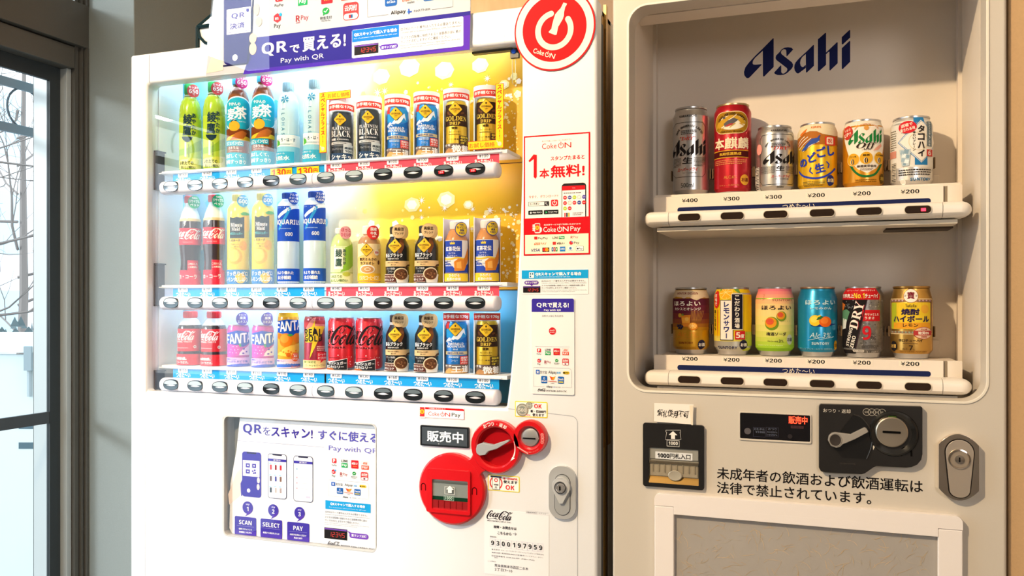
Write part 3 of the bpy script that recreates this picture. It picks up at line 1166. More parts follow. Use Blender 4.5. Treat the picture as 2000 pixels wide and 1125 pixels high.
nb = obj('neck', MB().prism(bridge(lx, lz, lr, mx_, mz_, mr_, .0165), -.0125, 0, RED), coin, bevel=.002)
nb = obj('neck', MB().prism(bridge(mx_, mz_, mr_, kx_, kz_, kr, .0125), -.0135, 0, RED), coin, bevel=.002)
lev = K.P((703, 470), (712, 432), (760, 413), (850, 432), (900, 415), (985, 388), (998, 400), (880, 470), (815, 488), (785, 520), (735, 526), (708, 505))
obj('return_lever', MB().prism(lev, -.0175, -.008, M('#a6aaae', .4)), coin, 'grey return lever', bevel=.0016)
sc_ = MB().dish(*KB(1157, 370), [(1, -.005), (.97, -.0085, STEEL), (.7, -.0100), (0, -.0108)], CHROME, kr * .55, kr * .55, 30)
obj('coin_slot', sc_, coin, 'chrome coin slot plate')
s0 = KB(1103, 372)
s1 = KB(1213, 388)
obj('slot', MB().prism(rr(s0[0], s1[1], s1[0], s0[1], .0008), -.0118, -.009, '#0b0b0d'), coin)
T = Art()
an0 = [2.05 - .19 * i for i in range(6)]
for ch, a_ in zip('おつり・返却', an0):
    T.t(ch, mx_ + mr_ * .875 * math.cos(a_), mz_ + mr_ * .875 * math.sin(a_), .0066 if ch != '・' else .0012, '#ffe9e4', 'b', 2, rot=a_ - PI / 2)
arc = [(mx_ + mr_ * .80 * math.cos(a_), mz_ + mr_ * .80 * math.sin(a_), .0004 + .0021 * i / 10) for i, a_ in enumerate([.35 - .75 * j / 10 for j in range(11)])]
T.line(arc, 0, '#ffffff', 2)
a_ = -.42
T.poly([(mx_ + mr_ * .76 * math.cos(a_), mz_ + mr_ * .76 * math.sin(a_)), (mx_ + mr_ * .88 * math.cos(a_), mz_ + mr_ * .86 * math.sin(a_)), (mx_ + mr_ * .76 * math.cos(a_ - .2), mz_ + mr_ * .80 * math.sin(a_ - .22))], '#ffffff', 2)
for i, a_ in enumerate((.28, .10, -.08, -.26)):
    T.ring(kx_ + kr * .82 * math.cos(a_), kz_ + kr * .82 * math.sin(a_), .0026, .0005, '#ffd9d2', 2, n=14)
    T.t(('500', '100', '50', '10')[i], kx_ + kr * .82 * math.cos(a_), kz_ + kr * .82 * math.sin(a_), .0014, '#ffd9d2', '', 2, maxw=.0036)
txt = '硬貨は一枚ごとに確認してください'
for i, ch in enumerate(txt):
    a_ = -2.35 + 1.6 * i / len(txt)
    T.t(ch, kx_ + kr * .82 * math.cos(a_), kz_ + kr * .82 * math.sin(a_), .0020, '#f0a8a0', '', 2, rot=a_ + PI / 2)
obj('lettering', T.flat(-.0157), coin, flat=True)
# bill inlet
ba = K.B(272, 634, 655, 1012)
bf = MB().prism(rr(ba[0], ba[1], ba[2], ba[3], .004), -.0175, -.010, RED, holes=[rr(*K.B(322, 728, 634, 985), .002)])
obj('bill_frame', bf, coin, bevel=.0015)
g = K.B(322, 728, 634, 985)
zz = lambda y: KB(322, y)[1]
inb = MB()
inb.box(g[0], g[2], -.0142, -.0136, zz(875), g[3], M('#b4b6b2', .35, .3))
inb.box(g[0], g[2], -.0142, -.0136, zz(908), zz(875), M('#15402c', .4))
inb.box(g[0], g[2], -.0152, -.0136, g[1], zz(908), M('#b3262b', .4))
for i in range(1, 6):
    x = g[0] + (g[2] - g[0]) * i / 6
    inb.box(x - .0004, x + .0004, -.0162, -.0150, g[1] + .002, zz(912), RED2)
inb.box(g[0], g[2], -.0150, -.0136, zz(760), zz(740), M('#7f817d', .3, .4))
obj('bill_slot', inb, coin, 'grey banknote inlet with clear flap', flat=True)
obj('flap', MB().box(g[0] + .001, g[2] - .001, -.0172, -.0168, zz(970), g[3] - .002, clear_pane('flap', .8, (.93, .95, .95, 1))), coin, flat=True)
T = Art()
c_ = KB(480, 820)
T.frame(*K.B(434, 792, 520, 858), .0006, '#e6e8e4', 2)
hx = .0075
T.poly([(c_[0] - hx * .5, c_[1] - .006), (c_[0] + hx * .5, c_[1] - .006), (c_[0] + hx * .5, c_[1]), (c_[0] + hx, c_[1]), (c_[0], c_[1] + .007), (c_[0] - hx, c_[1]), (c_[0] - hx * .5, c_[1])], '#f2f4f0', 2)
T.frame(*K.B(428, 872, 514, 912), .0005, '#bfe3cf', 2)
T.text('1000', *K.B(440, 880, 502, 904), '#d9f5e4', '', 3)
obj('lettering', T.flat(-.0176), coin, flat=True)
T = Art()
for x, y in ((240, 800), (686, 838)):
    c_ = KB(x, y)
    T.line([(c_[0] - .0042, c_[1] - .0065), (c_[0] - .0042, c_[1] + .002)] + [(c_[0] - .0042 * math.cos(a_), c_[1] + .002 + .0042 * math.sin(a_)) for a_ in [PI * j / 8 for j in range(9)]] + [(c_[0] + .0042, c_[1] - .0065)], .0016, '#3a0508', 1)
obj('mark', T.flat(-.0136), coin, flat=True)
# vending status display
d = K.B(192, 268, 617, 446)
ds = obj('status_display', MB().prism(rr(*d, .002), -.004, 0, M('#1d2126', .25)), vm, bevel=.001)
T = Art()
T.rect(d[0] + .004, d[1] + .003, d[2] - .003, d[3] - .003, M('#434c54', .3), 1)
T.text('販売中', *K.B(252, 314, 570, 410), M('#dfe7ec', .5, 0, .25), 'b', 2)
T.disc(*KB(355, 432), .0014, '#8f979c', 2, n=12)
obj('lettering', T.flat(-.0041), ds, flat=True)
# lock
L0 = K.B(1322, 620, 1558, 1080)
lk = obj('lock', MB().prism(rr(*L0, .021, n=10), -.006, 0, M('#c3c6c9', .35, .3)), vm, 'silver lock plate with round key cylinder', bevel=.003, seg=3)
ch = K.B(1372, 690, 1512, 1052)
T = MB().prism(rr(*ch, .0148, n=10), -.0066, -.005, M('#55585c', .4, .5))
T.prism(rr(ch[0] + .001, ch[1] + .001, ch[2] - .001, ch[3] - .001, .0138, n=10), -.0074, -.005, M('#b6babd', .35, .3))
obj('handle', T, lk)
cx_, cz_ = KB(1436, 805)
r_ = ch[2] - ch[0]
tear = [(cx_ + r_ * .56 * math.cos(a_), cz_ + r_ * .60 * math.sin(a_)) for a_ in [-.75 + (PI + 1.5) * j / 20 for j in range(21)]] + [(cx_ - .003, cz_ - r_ * .98), (cx_ + .003, cz_ - r_ * .98)]
obj('key_plate', MB().prism(tear, -.0125, -.006, M('#d6d9dc', .25, .3)), lk, bevel=.0015)
kc = MB().dish(cx_, cz_, [(1, -.012), (1, -.016, '#2e3034'), (.86, -.0165, CHROME), (.80, -.0145), (.62, -.0150), (.58, -.0175), (0, -.0175)], CHROME, .0105, .0105, 26)
obj('key_cylinder', kc, lk)
obj('keyhole', MB().box(cx_ - .0012, cx_ + .0012, -.0182, -.0174, cz_ - .0042, cz_ + .0028, '#0c0c0d'), lk, flat=True)

# ================================================================== POSTER, STICKERS AND SIGNS ON THE SOFT DRINK MACHINE
IND, PUR, CYAN, INK = '#2d2590', '#6a2cc4', '#17a3e3', '#26262c'
PAPER = M('#f3f4f6', .35)


def icon(A, kind, cx, cz, s, L=2):
    """little payment marks of a height s"""
    h = s / 2
    if kind == 'paypay':
        A.rr(cx - h * .62, cz - h * .15, cx + h * .62, cz + h, s * .12, '#e0313b', L)
        A.t('P', cx, cz + h * .45, s * .42, '#ffffff', 'b', L + 1)
        A.t('PayPay', cx, cz - h * .68, s * .24, '#3b3b40', '', L, maxw=s * 1.2)
    elif kind == 'line':
        A.t('LINE', cx, cz + h * .62, s * .30, '#2d2d30', 'b', L, maxw=s * .86)
        A.rect(cx - h * .85, cz - h, cx + h * .85, cz + h * .12, '#17a65a', L)
        A.t('Pay', cx, cz - h * .46, s * .36, '#ffffff', 'b', L + 1)
    elif kind == 'dpay':
        A.rr(cx - h, cz - h, cx + h, cz + h, s * .08, '#d2212f', L)
        A.t('d払い', cx, cz + h * .25, s * .32, '#ffffff', 'b', L + 1, maxw=s * .8)
        for i in (-1, 0, 1):
            A.disc(cx + i * s * .18, cz - h * .45, s * .05, '#f6c83b', L + 1, n=8)
    elif kind == 'aupay':
        A.frame(cx - h, cz - h, cx + h, cz + h, s * .02, '#e8c9b8', L)
        A.t('au', cx, cz + h * .5, s * .28, '#e8641f', 'i', L)
        A.rect(cx - h, cz - h, cx + h, cz, '#e2502f', L)
        A.t('PAY', cx, cz - h * .5, s * .30, '#ffffff', 'b', L + 1, maxw=s * .85)
    elif kind == 'mpay':
        A.poly([(cx + h * .62 * math.cos(PI / 6 + PI / 3 * i), cz + h * .38 + h * .62 * math.sin(PI / 6 + PI / 3 * i)) for i in range(6)], '#dc3540', L)
        A.disc(cx + h * .48, cz + h * .76, h * .22, '#2aa7e8', L + 1, n=12)
        A.t('m', cx - h * .08, cz + h * .3, s * .16, '#ffffff', 'b', L + 1)
        A.t('Pay', cx, cz - h * .68, s * .34, '#2d2d30', '', L)
    elif kind == 'rpay':
        A.t('R', cx - h * .72, cz, s * .42, '#a3202f', 'b', L)
        A.rect(cx - h * 1.05, cz - h * .62, cx - h * .4, cz - h * .55, '#a3202f', L)
        A.t('Pay', cx + h * .35, cz - h * .06, s * .42, '#b54a57', '', L)
    elif kind == 'wechat':
        A.disc(cx, cz + h * .45, h * .5, '#1c9e46', L, rz=h * .42, n=18)
        A.poly([(cx - h * .38, cz + h * .2), (cx - h * .4, cz - h * .12), (cx - h * .02, cz + h * .12)], '#1c9e46', L)
        A.line([(cx - h * .24, cz + h * .45), (cx - h * .05, cz + h * .28), (cx + h * .28, cz + h * .62)], h * .11, '#ffffff', L + 1)
        A.t('微信支付', cx, cz - h * .4, s * .20, '#3a3a3e', '', L, maxw=s * 1.0)
        A.t('WeChat Pay', cx, cz - h * .78, s * .12, '#3a3a3e', '', L, maxw=s * 1.0)
    elif kind == 'union':
        A.rr(cx - h, cz - h, cx + h, cz + h, s * .2, '#d33b3f', L)
        A.rr(cx - h * .9, cz - h * .92, cx + h * .9, cz - h * .25, s * .16, '#f4efee', L + 1)
        A.rect(cx - h * .25, cz - h * .8, cx + h * .02, cz - h * .4, '#b8282f', L + 2)
        A.rect(cx + h * .02, cz - h * .8, cx + h * .25, cz - h * .4, '#1d5a8f', L + 2)
        A.t('云闪付', cx, cz + h * .36, s * .34, '#ffffff', 'b', L + 1, maxw=s * .8)


KINDS8 = ('paypay', 'line', 'dpay', 'aupay', 'mpay', 'rpay', 'wechat', 'union')


def partner_box(A, x0, z0, x1, z1, L=2):
    w_, h_ = x1 - x0, z1 - z0
    t = h_ * .012
    A.line([(x0 + w_ * .28, z0), (x0, z0), (x0, z1), (x1 - w_ * .08, z1), (x1 - w_ * .02, z1 - h_ * .06), (x1, z1 - h_ * .18), (x1, z0), (x1 - w_ * .26, z0)], t, '#9a9aa6', L)
    A.rr(x0 + w_ * .06, z0 + h_ * .64, x0 + w_ * .16, z0 + h_ * .88, h_ * .03, '#1f62c4', L)
    A.t('支', x0 + w_ * .11, z0 + h_ * .76, h_ * .15, '#ffffff', 'b', L + 1)
    A.t('支付宝', x0 + w_ * .26, z0 + h_ * .76, h_ * .16, '#3a3a3e', '', L, maxw=w_ * .18)
    A.t('Alipay', x0 + w_ * .50, z0 + h_ * .75, h_ * .20, '#2e2e33', '', L, maxw=w_ * .22)
    A.t('HK', x0 + w_ * .67, z0 + h_ * .75, h_ * .11, '#27a5e6', 'b', L)
    A.rr(x0 + w_ * .77, z0 + h_ * .68, x0 + w_ * .94, z0 + h_ * .84, h_ * .08, '#f4cf35', L)
    A.t('pay', x0 + w_ * .87, z0 + h_ * .755, h_ * .10, '#2a2416', 'b', L + 1)
    A.disc(x0 + w_ * .80, z0 + h_ * .76, h_ * .045, '#2a2416', L + 1, n=10)
    A.rr(x0 + w_ * .20, z0 + h_ * .18, x0 + w_ * .36, z0 + h_ * .56, h_ * .05, '#1a62b4', L)
    A.t('GCash', x0 + w_ * .28, z0 + h_ * .30, h_ * .09, '#ffffff', 'b', L + 1, maxw=w_ * .13)
    A.t('G', x0 + w_ * .28, z0 + h_ * .44, h_ * .12, '#ffffff', '', L + 1)
    A.poly([(x0 + w_ * .42, z0 + h_ * .56), (x0 + w_ * .47, z0 + h_ * .36), (x0 + w_ * .50, z0 + h_ * .36), (x0 + w_ * .50, z0 + h_ * .52)], '#e25a2b', L)
    A.poly([(x0 + w_ * .50, z0 + h_ * .52), (x0 + w_ * .50, z0 + h_ * .36), (x0 + w_ * .53, z0 + h_ * .36), (x0 + w_ * .58, z0 + h_ * .56)], '#f2a22b', L)
    A.t('truemoney', x0 + w_ * .50, z0 + h_ * .28, h_ * .10, '#e2622b', 'b', L, maxw=w_ * .22)
    A.t('wallet', x0 + w_ * .50, z0 + h_ * .19, h_ * .06, '#4a4a4e', '', L)
    A.rr(x0 + w_ * .64, z0 + h_ * .18, x0 + w_ * .80, z0 + h_ * .56, h_ * .05, '#2267b8', L)
    A.t("Touch", x0 + w_ * .72, z0 + h_ * .42, h_ * .11, '#ffffff', 'b', L + 1, maxw=w_ * .13)
    A.rect(x0 + w_ * .66, z0 + h_ * .24, x0 + w_ * .78, z0 + h_ * .30, '#f3d13c', L + 1)
    A.t('Alipay', x0 + w_ * .42, z0, h_ * .12, '#2e2e33', 'b', L, maxw=w_ * .16)
    A.t('+', x0 + w_ * .54, z0, h_ * .08, '#2b62c8', 'b', L)
    A.t('PARTNER', x0 + w_ * .64, z0, h_ * .05, '#77777f', '', L, maxw=w_ * .16)


def counter(A, x0, z0, x1, z1, L=2):
    A.rect(x0, z0, x1, z1, '#1c191b', L)
    A.rect(x0 + (x1 - x0) * .02, z1 - (z1 - z0) * .17, x1 - (x1 - x0) * .02, z1 - (z1 - z0) * .05, '#7a4fb8', L + 1)
    w_, h_ = x1 - x0, z1 - z0
    seg = {'1': 'bc', '2': 'abged', '3': 'abgcd', '4': 'fgbc', '5': 'afgcd'}
    for i, ch in enumerate('12345'):
        cx, cz = x0 + w_ * (.26 + .145 * i), z0 + h_ * .42
        a, b, t = w_ * .045, h_ * .20, w_ * .016
        E = {'a': (-a, b, a, b), 'g': (-a, 0, a, 0), 'd': (-a, -b, a, -b), 'f': (-a, 0, -a, b), 'b': (a, 0, a, b), 'e': (-a, -b, -a, 0), 'c': (a, -b, a, 0)}
        for k in seg[ch]:
            p = E[k]
            q = .12 * b
            A.line([(cx + p[0] + q * p[1] / b, cz + p[1]), (cx + p[2] + q * p[3] / b, cz + p[3])], t, '#e0453f', L + 1)


def sticker(name, label, cat, A, outline, Y, th=.0007, mat=None, group=None, art='print', smooth=False):
    """a top-level sheet with its print as a part"""
    xs, zs_ = [p[0] for p in outline], [p[1] for p in outline]
    t = thing(name, label, cat, ((min(xs) + max(xs)) / 2, Y, min(zs_)), group)
    obj('sheet', MB().prism(outline, Y - th, Y, mat or PAPER), t, flat=True)
    obj(art, A.flat(Y - th), t, flat=True)
    return t


# ---- the big payment poster on the top edge
YQ = -.0045
C3, C4 = Plane(YQ, 380, 0, 5), Plane(YQ, 680, 0, 3.846)
PP = Plane(YQ)
pout = PP.P((403, 150), (918, 98), (921, -90), (424, -60))
A = Art()
A.poly(PP.P((476, 146), (918, 97.5), (920, 22), (500, 74)), IND, 1)
A.poly(PP.P((476, 146), (918, 97.5), (918, 90), (480, 137.5)), '#4b2bb0', 2)
A.poly(PP.P((800, 110), (918, 97.5), (920, 30), (905, 32), (903, 90)), '#5a2cb8', 3)
# phone held by a hand
A.rr(*C3.B(292, -60, 560, 640), .010, '#231d6e', 1)
A.poly(C3.P((283, 655), (530, 630), (575, 300), (590, -50), (575, -50), (520, 615), (283, 640)), '#171344', 2)
A.rect(*C3.B(322, 100, 555, 345), '#f4f5fa', 3)
A.text('QR', *C3.B(368, 138, 500, 198), IND, 'b', 4)
A.disc(*C3.p(526, 104), .0034, IND, 4)
A.text('決済', *C3.B(352, 235, 498, 295), IND, 'b', 4)
A.disc(*C3.p(403, 566), .0062, '#ffffff', 3)
bx = C3.B(322, 100, 555, 345)
for sxx, szz in ((0, 0), (1, 0), (0, 1), (1, 1)):
    x = bx[0] + .004 if sxx == 0 else bx[2] - .004
    z = bx[1] + .004 if szz == 0 else bx[3] - .004
    dx, dz = (.008 if sxx == 0 else -.008), (.008 if szz == 0 else -.008)
    A.line([(x + dx, z), (x, z), (x, z + dz)], .0010, IND, 4)
for (x, y, rx, rz) in ((612, 95, .0065, .0125), (634, 215, .0075, .0095), (578, 378, .0085, .0100), (578, 480, .0085, .0120)):
    A.disc(*C3.p(x, y), rx, '#e8c8a8', 5, rz=rz)
A.poly(C3.P((230, 380), (290, 330), (285, 690), (120, 720)), '#f0dcc6', 2)
# payment marks
pm = lambda x, y: C3.p(x, y)
sz = abs(C3.p(0, 0)[1] - C3.p(0, 150)[1])
icon(A, 'paypay', *pm(832, 8), sz * .92)
icon(A, 'line', *pm(1062, -8), sz * .80)
icon(A, 'dpay', *pm(1298, -25), sz * .80)
icon(A, 'aupay', *pm(1500, -68), sz * .88)
icon(A, 'mpay', *pm(815, 208), sz * .98)
icon(A, 'rpay', *pm(1060, 178), sz * .92)
icon(A, 'wechat', *pm(1288, 145), sz * .98)
icon(A, 'union', *pm(1532, 112), sz * 1.06)
bx = C4.B(150, -60, 790, 130)
A.line(C4.P((305, 112), (150, 131), (148, -60)), .0007, '#8d8d92', 2)
A.line(C4.P((632, 75), (790, 54), (790, -60)), .0007, '#8d8d92', 2)
A.text('Alipay', *C4.B(325, 86, 436, 120), INK, 'b')
for px_, c in (((448, 92, 460, 92), '#35a2e6'), ((460, 70, 460, 108), '#2b55b8'), ((462, 92, 482, 90), '#2b55b8')):
    A.line(C4.P(px_[:2], px_[2:]), .0024, c, 3)
A.text('PARTNER', *C4.B(498, 78, 622, 94), '#66666c')
A.rr(*C4.B(280, -55, 371, 55), .004, '#1c5ba8')
A.text('GCash', *C4.B(296, 14, 358, 30), '#ffffff', 'b', 3)
A.text('G', *C4.B(312, -25, 340, 8), '#ffffff', '', 3)
A.text('true', *C4.B(410, -2, 462, 18), '#e2582b', 'b')
A.text('money', *C4.B(464, -8, 532, 12), '#f0992b', 'b')
A.text('wallet', *C4.B(446, 14, 502, 32), '#4a4a4e')
A.rr(*C4.B(568, -70, 655, 14), .004, '#1d5fae')
A.rect(*C4.B(580, -4, 645, 4), '#f3d13c', 3)
# heading
A.text('QR', *C3.B(665, 428, 912, 560), '#ffffff', 'b', 4)
A.text('で', *C3.B(938, 448, 1032, 525), '#ffffff', 'b', 4)
A.text('買える!', *C3.B(1062, 372, 1484, 512), '#ffffff', 'b', 4)
A.text('Pay with QR', *C3.B(850, 572, 1270, 632), '#f2f2ff', '', 4)
# notice box
A.rr(*C4.B(34, 230, 870, 442), .003, '#f4f4f8', 4)
A.rect(*C4.B(36, 232, 388, 322), '#1479d6', 5)
A.text('QRスキャンで購入する場合', *C4.B(52, 253, 374, 282), '#ffffff', 'b', 6)
A.text('For Customers who purchase by QR scan', *C4.B(52, 291, 373, 301), '#e6f2ff', '', 6)
counter(A, *C4.B(52, 345, 233, 420), 5)
A.rr(*C4.B(246, 342, 380, 380), .005, '#5a2cb0', 5)
A.poly(C4.P((232, 345), (252, 352), (250, 365)), '#5a2cb0', 5)
A.text('紫ランプ点灯', *C4.B(256, 352, 370, 372), '#ffffff', 'b', 6)
A.text('ID/PASS/カード番号は入力する必要ありません。', *C4.B(400, 212, 857, 236), INK, '', 5)
A.text('Customers will not be asked to enter ID/Pass or Credit Card information.', *C4.B(400, 244, 858, 256), '#4b4b50', '', 5)
A.text('スマホが自販機に接続されると金額表示部に紫の', *C4.B(400, 278, 853, 301), INK, '', 5)
A.text('ランプが点灯しますのでご確認ください。', *C4.B(400, 308, 775, 331), INK, '', 5)
A.text("Please check that the vending machine's digital display bar above the", *C4.B(398, 343, 845, 354), '#4b4b50', '', 5)
A.text('number has turned purple to continue and purchase.', *C4.B(398, 361, 735, 372), '#4b4b50', '', 5)
po = sticker('payment_poster', 'large white and indigo QR payment poster over the top of the wide machine', 'poster', A, pout, YQ, .0018, M('#c2c6cd', .4))
obj('glare_sheet', MB().prism(PP.P((403, 149), (690, 121), (690, -80), (424, -60)), YQ - .0062, YQ - .0052, clear_pane('glare sheet', 1.3)), po, 'clear glossy cover sheet over the poster', flat=True)  # sheet added so that window glare washes over the printed phone

# ---- power button sign
S4 = Plane(0, 990, 0, 7.5)
xa, xb = S4.p(118, 400)[0], S4.p(1302, 400)[0]
R0 = (xb - xa) / 2
cx_, cz_ = (xa + xb) / 2, S4.p(655, 1045)[1] + R0
A = Art()
A.disc(cx_, cz_, R0 * .962, '#fbf3ea', 1, n=64)
A.disc(cx_, cz_, R0 * .79, '#e2141a', 2, n=64)
c2 = S4.p(702, 450)
ra = R0 * .405
A.line([(c2[0] + ra * math.cos(a_), c2[1] + ra * math.sin(a_)) for a_ in [math.radians(101 + 293 * i / 40) for i in range(41)]], R0 * .138, '#fbefdc', 3)
for a_ in (101, 394):
    A.disc(c2[0] + ra * math.cos(math.radians(a_)), c2[1] + ra * math.sin(math.radians(a_)), R0 * .069, '#fbefdc', 3)
A.poly(S4.P((838, 45), (888, 62), (880, 85), (862, 110), (845, 190), (842, 240), (825, 290), (790, 350), (760, 400), (745, 470), (735, 515), (715, 521), (625, 487), (622, 470), (660, 430), (672, 370), (690, 300), (715, 220), (760, 165), (795, 130), (822, 75)), '#fbefdc', 3)
B2 = Art()
p0, p1 = S4.p(398, 745), S4.p(712, 835)
wd = math.hypot(p1[0] - p0[0], p1[1] - p0[1])
power_on(B2, -wd / 2, -.0048, wd / 2, .0052, '#fbefdc', L=4, st='m')
an = math.atan2(p1[1] - p0[1], p1[0] - p0[0])
mx0, mz0 = S4.p(556, 786)
B2.warp(lambda x, z: (mx0 + x * math.cos(an) - z * math.sin(an), mz0 + x * math.sin(an) + z * math.cos(an)))
A.e += B2.e
sticker('round_sign', 'round red and white power symbol sign with bottle, top of wide machine', 'sign', A, ell(cx_, cz_, R0, R0, 64), -.0005, .002, M('#d81018', .4))

# ---- app sticker
S5 = Plane(0, 1000, 240, 4.02)
o = S5.B(93, 107, 614, 1043)
A = Art()
W = lambda x0, y0, x1, y1: S5.B(x0, y0, x1, y1)
e_ = .0026
A.rect(o[0] + e_, o[1] + e_, o[2] - e_, o[3] - e_, '#fcf7f0', 1)
zb1, zb2 = S5.p(95, 752)[1], S5.p(95, 882)[1]
A.rect(o[0], zb2, o[2], zb1, '#d4141f', 2)
A.rect(o[0] + e_, o[1] + e_, o[2] - e_, zb2, '#fdf3d6', 2)
A.text('おトクで楽しいコカ・コーラ公式アプリ', *W(237, 140, 467, 153), '#c4202b')
power_on(A, *W(237, 158, 467, 208), '#c9151f', st='')
A.text('スタンプたまると', *W(305, 264, 571, 298), '#d4141f', 'b')
A.poly(S5.P((131, 300), (172, 248), (197, 252), (196, 425), (185, 440), (172, 425), (172, 285), (140, 310)), '#d4141f', 2)
A.text('本', *W(217, 362, 294, 438), '#d4141f', 'b')
A.text('無料!', *W(305, 335, 572, 434), '#d4141f', 'b')
A.text('今すぐ、ダウンロード!!', *W(133, 572, 364, 594), '#c4202b', '')
A.frame(*W(130, 622, 292, 656), .0006, '#55555a', 2)
A.rect(*W(256, 620, 292, 652), '#2b2b2f', 3)
A.text('コークオン', *W(140, 630, 216, 646), '#2b2b2f', 'b', 3)
c_ = S5.p(270, 632)
A.ring(c_[0], c_[1], .0016, .0005, '#ffffff', 4, n=12)
A.line(S5.P((274, 638), (282, 648)), .0006, '#ffffff', 4)
A.rr(*W(308, 604, 363, 656), .002, '#dd2a30', 2)
c_ = S5.p(336, 630)
A.line([(c_[0] + .0036 * math.sin(a_), c_[1] + .0036 * math.cos(a_)) for a_ in [.6 + (2 * PI - 1.2) * i / 14 for i in range(15)]], .0011, '#ffffff', 3)
A.rect(c_[0] - .0005, c_[1], c_[0] + .0005, c_[1] + .005, '#ffffff', 3)
for x0_, x1_, y_, tx, tc_ in ((130, 242, 690, 'App Store', '#d8d8dc'), (252, 366, 686, 'Google Play', '#35b56a')):
    A.rr(*W(x0_, y_, x1_, y_ + 33), .001, '#17171a', 2)
    c_ = S5.p(x0_ + 20, y_ + 17)
    A.poly([(c_[0] - .0014, c_[1] - .0020), (c_[0] + .0022, c_[1]), (c_[0] - .0014, c_[1] + .0020)] if tx[0] == 'G' else ell(c_[0], c_[1], .0018, .0020, 12), tc_, 3)
    A.text(tx, *W(x0_ + 34, y_ + 9, x1_ - 8, y_ + 21), '#f2f2f2', 'b', 3)
    A.text('からダウンロード', *W(x0_ + 34, y_ + 24, x1_ - 14, y_ + 28), '#b8b8bc', '', 3)
ph = W(391, 478, 584, 742)
A.poly(rr(ph[0], ph[1], ph[2], ph[3], (0, 0, .006, .006)), '#2c2729', 2)
A.poly(rr(ph[0] + .0012, ph[1], ph[2] - .0018, ph[3] - .0045, (0, 0, .001, .001)), '#f7f5f5', 3)
A.rect(ph[0] + .0012, ph[3] - .0120, ph[2] - .0018, ph[3] - .0045, '#d01c26', 4)
A.t('Stamp', (ph[0] + ph[2]) / 2, ph[3] - .0085, .002, '#ffe3e3', '', 5)
cols = ('#d8303a', '#4a4fa0', '#b7cf3a', '#f0ece4', '#5a4fae', '#d8303a', '#efe9e0', '#e0414a', '#3f4c9a', '#d8262f', '#b7cf3a', '#d8303a')
for i, c in enumerate(cols):
    x = ph[0] + .0062 + (i % 5) * .0084
    z = ph[3] - .0245 - (i // 5) * .0093
    A.disc(x, z, .0034, c, 4, n=16)
    if c in ('#f0ece4', '#efe9e0'):
        A.ring(x, z, .0034, .0004, '#8a8480', 5, n=16)
    else:
        A.rect(x - .002, z - .0004, x + .002, z + .0004, '#f2ece6', 5)
A.small(ph[0] + .004, ph[3] - .0185, ph[2] - .006, ph[3] - .0150, 1, '#8a8488', 4, 3)
for i, c in enumerate(('#d2454c', '#2f2b2c', '#c9b32f')):
    A.rect(ph[0] + .005 + i * .0034, ph[1] + .0005, ph[0] + .0075 + i * .0034, ph[1] + .0075, c, 4)
A.small(ph[0] + .020, ph[1] + .002, ph[2] - .005, ph[1] + .008, 2, '#9a9498', 4, 4)
# red band: hand with a phone, words
def pay_hand(A, x0, z0, x1, z1, L):
    w_, h_ = x1 - x0, z1 - z0
    A.rr(x0 + w_ * .22, z0 + h_ * .05, x0 + w_ * .82, z1, w_ * .12, '#fff4ee', L)
    A.rr(x0 + w_ * .27, z0 + h_ * .12, x0 + w_ * .77, z1 - h_ * .06, w_ * .06, '#e4343a', L + 1)
    A.disc(x0 + w_ * .52, z0 + h_ * .55, w_ * .22, '#f5c930', L + 2, n=18)
    A.t('¥', x0 + w_ * .52, z0 + h_ * .55, h_ * .26, '#d4141f', 'b', L + 3)
    for i in range(4):
        A.rr(x0, z0 + h_ * (.24 + .17 * i), x0 + w_ * .3, z0 + h_ * (.38 + .17 * i), w_ * .06, '#fff4ee', L + 1)
    A.poly([(x0 + w_ * .75, z0 + h_ * .7), (x1, z0 + h_ * .5), (x1, z0 + h_ * .2), (x0 + w_ * .8, z0), (x0 + w_ * .3, z0), (x0 + w_ * .3, z0 + h_ * .10), (x0 + w_ * .75, z0 + h_ * .16)], '#fff4ee', L)


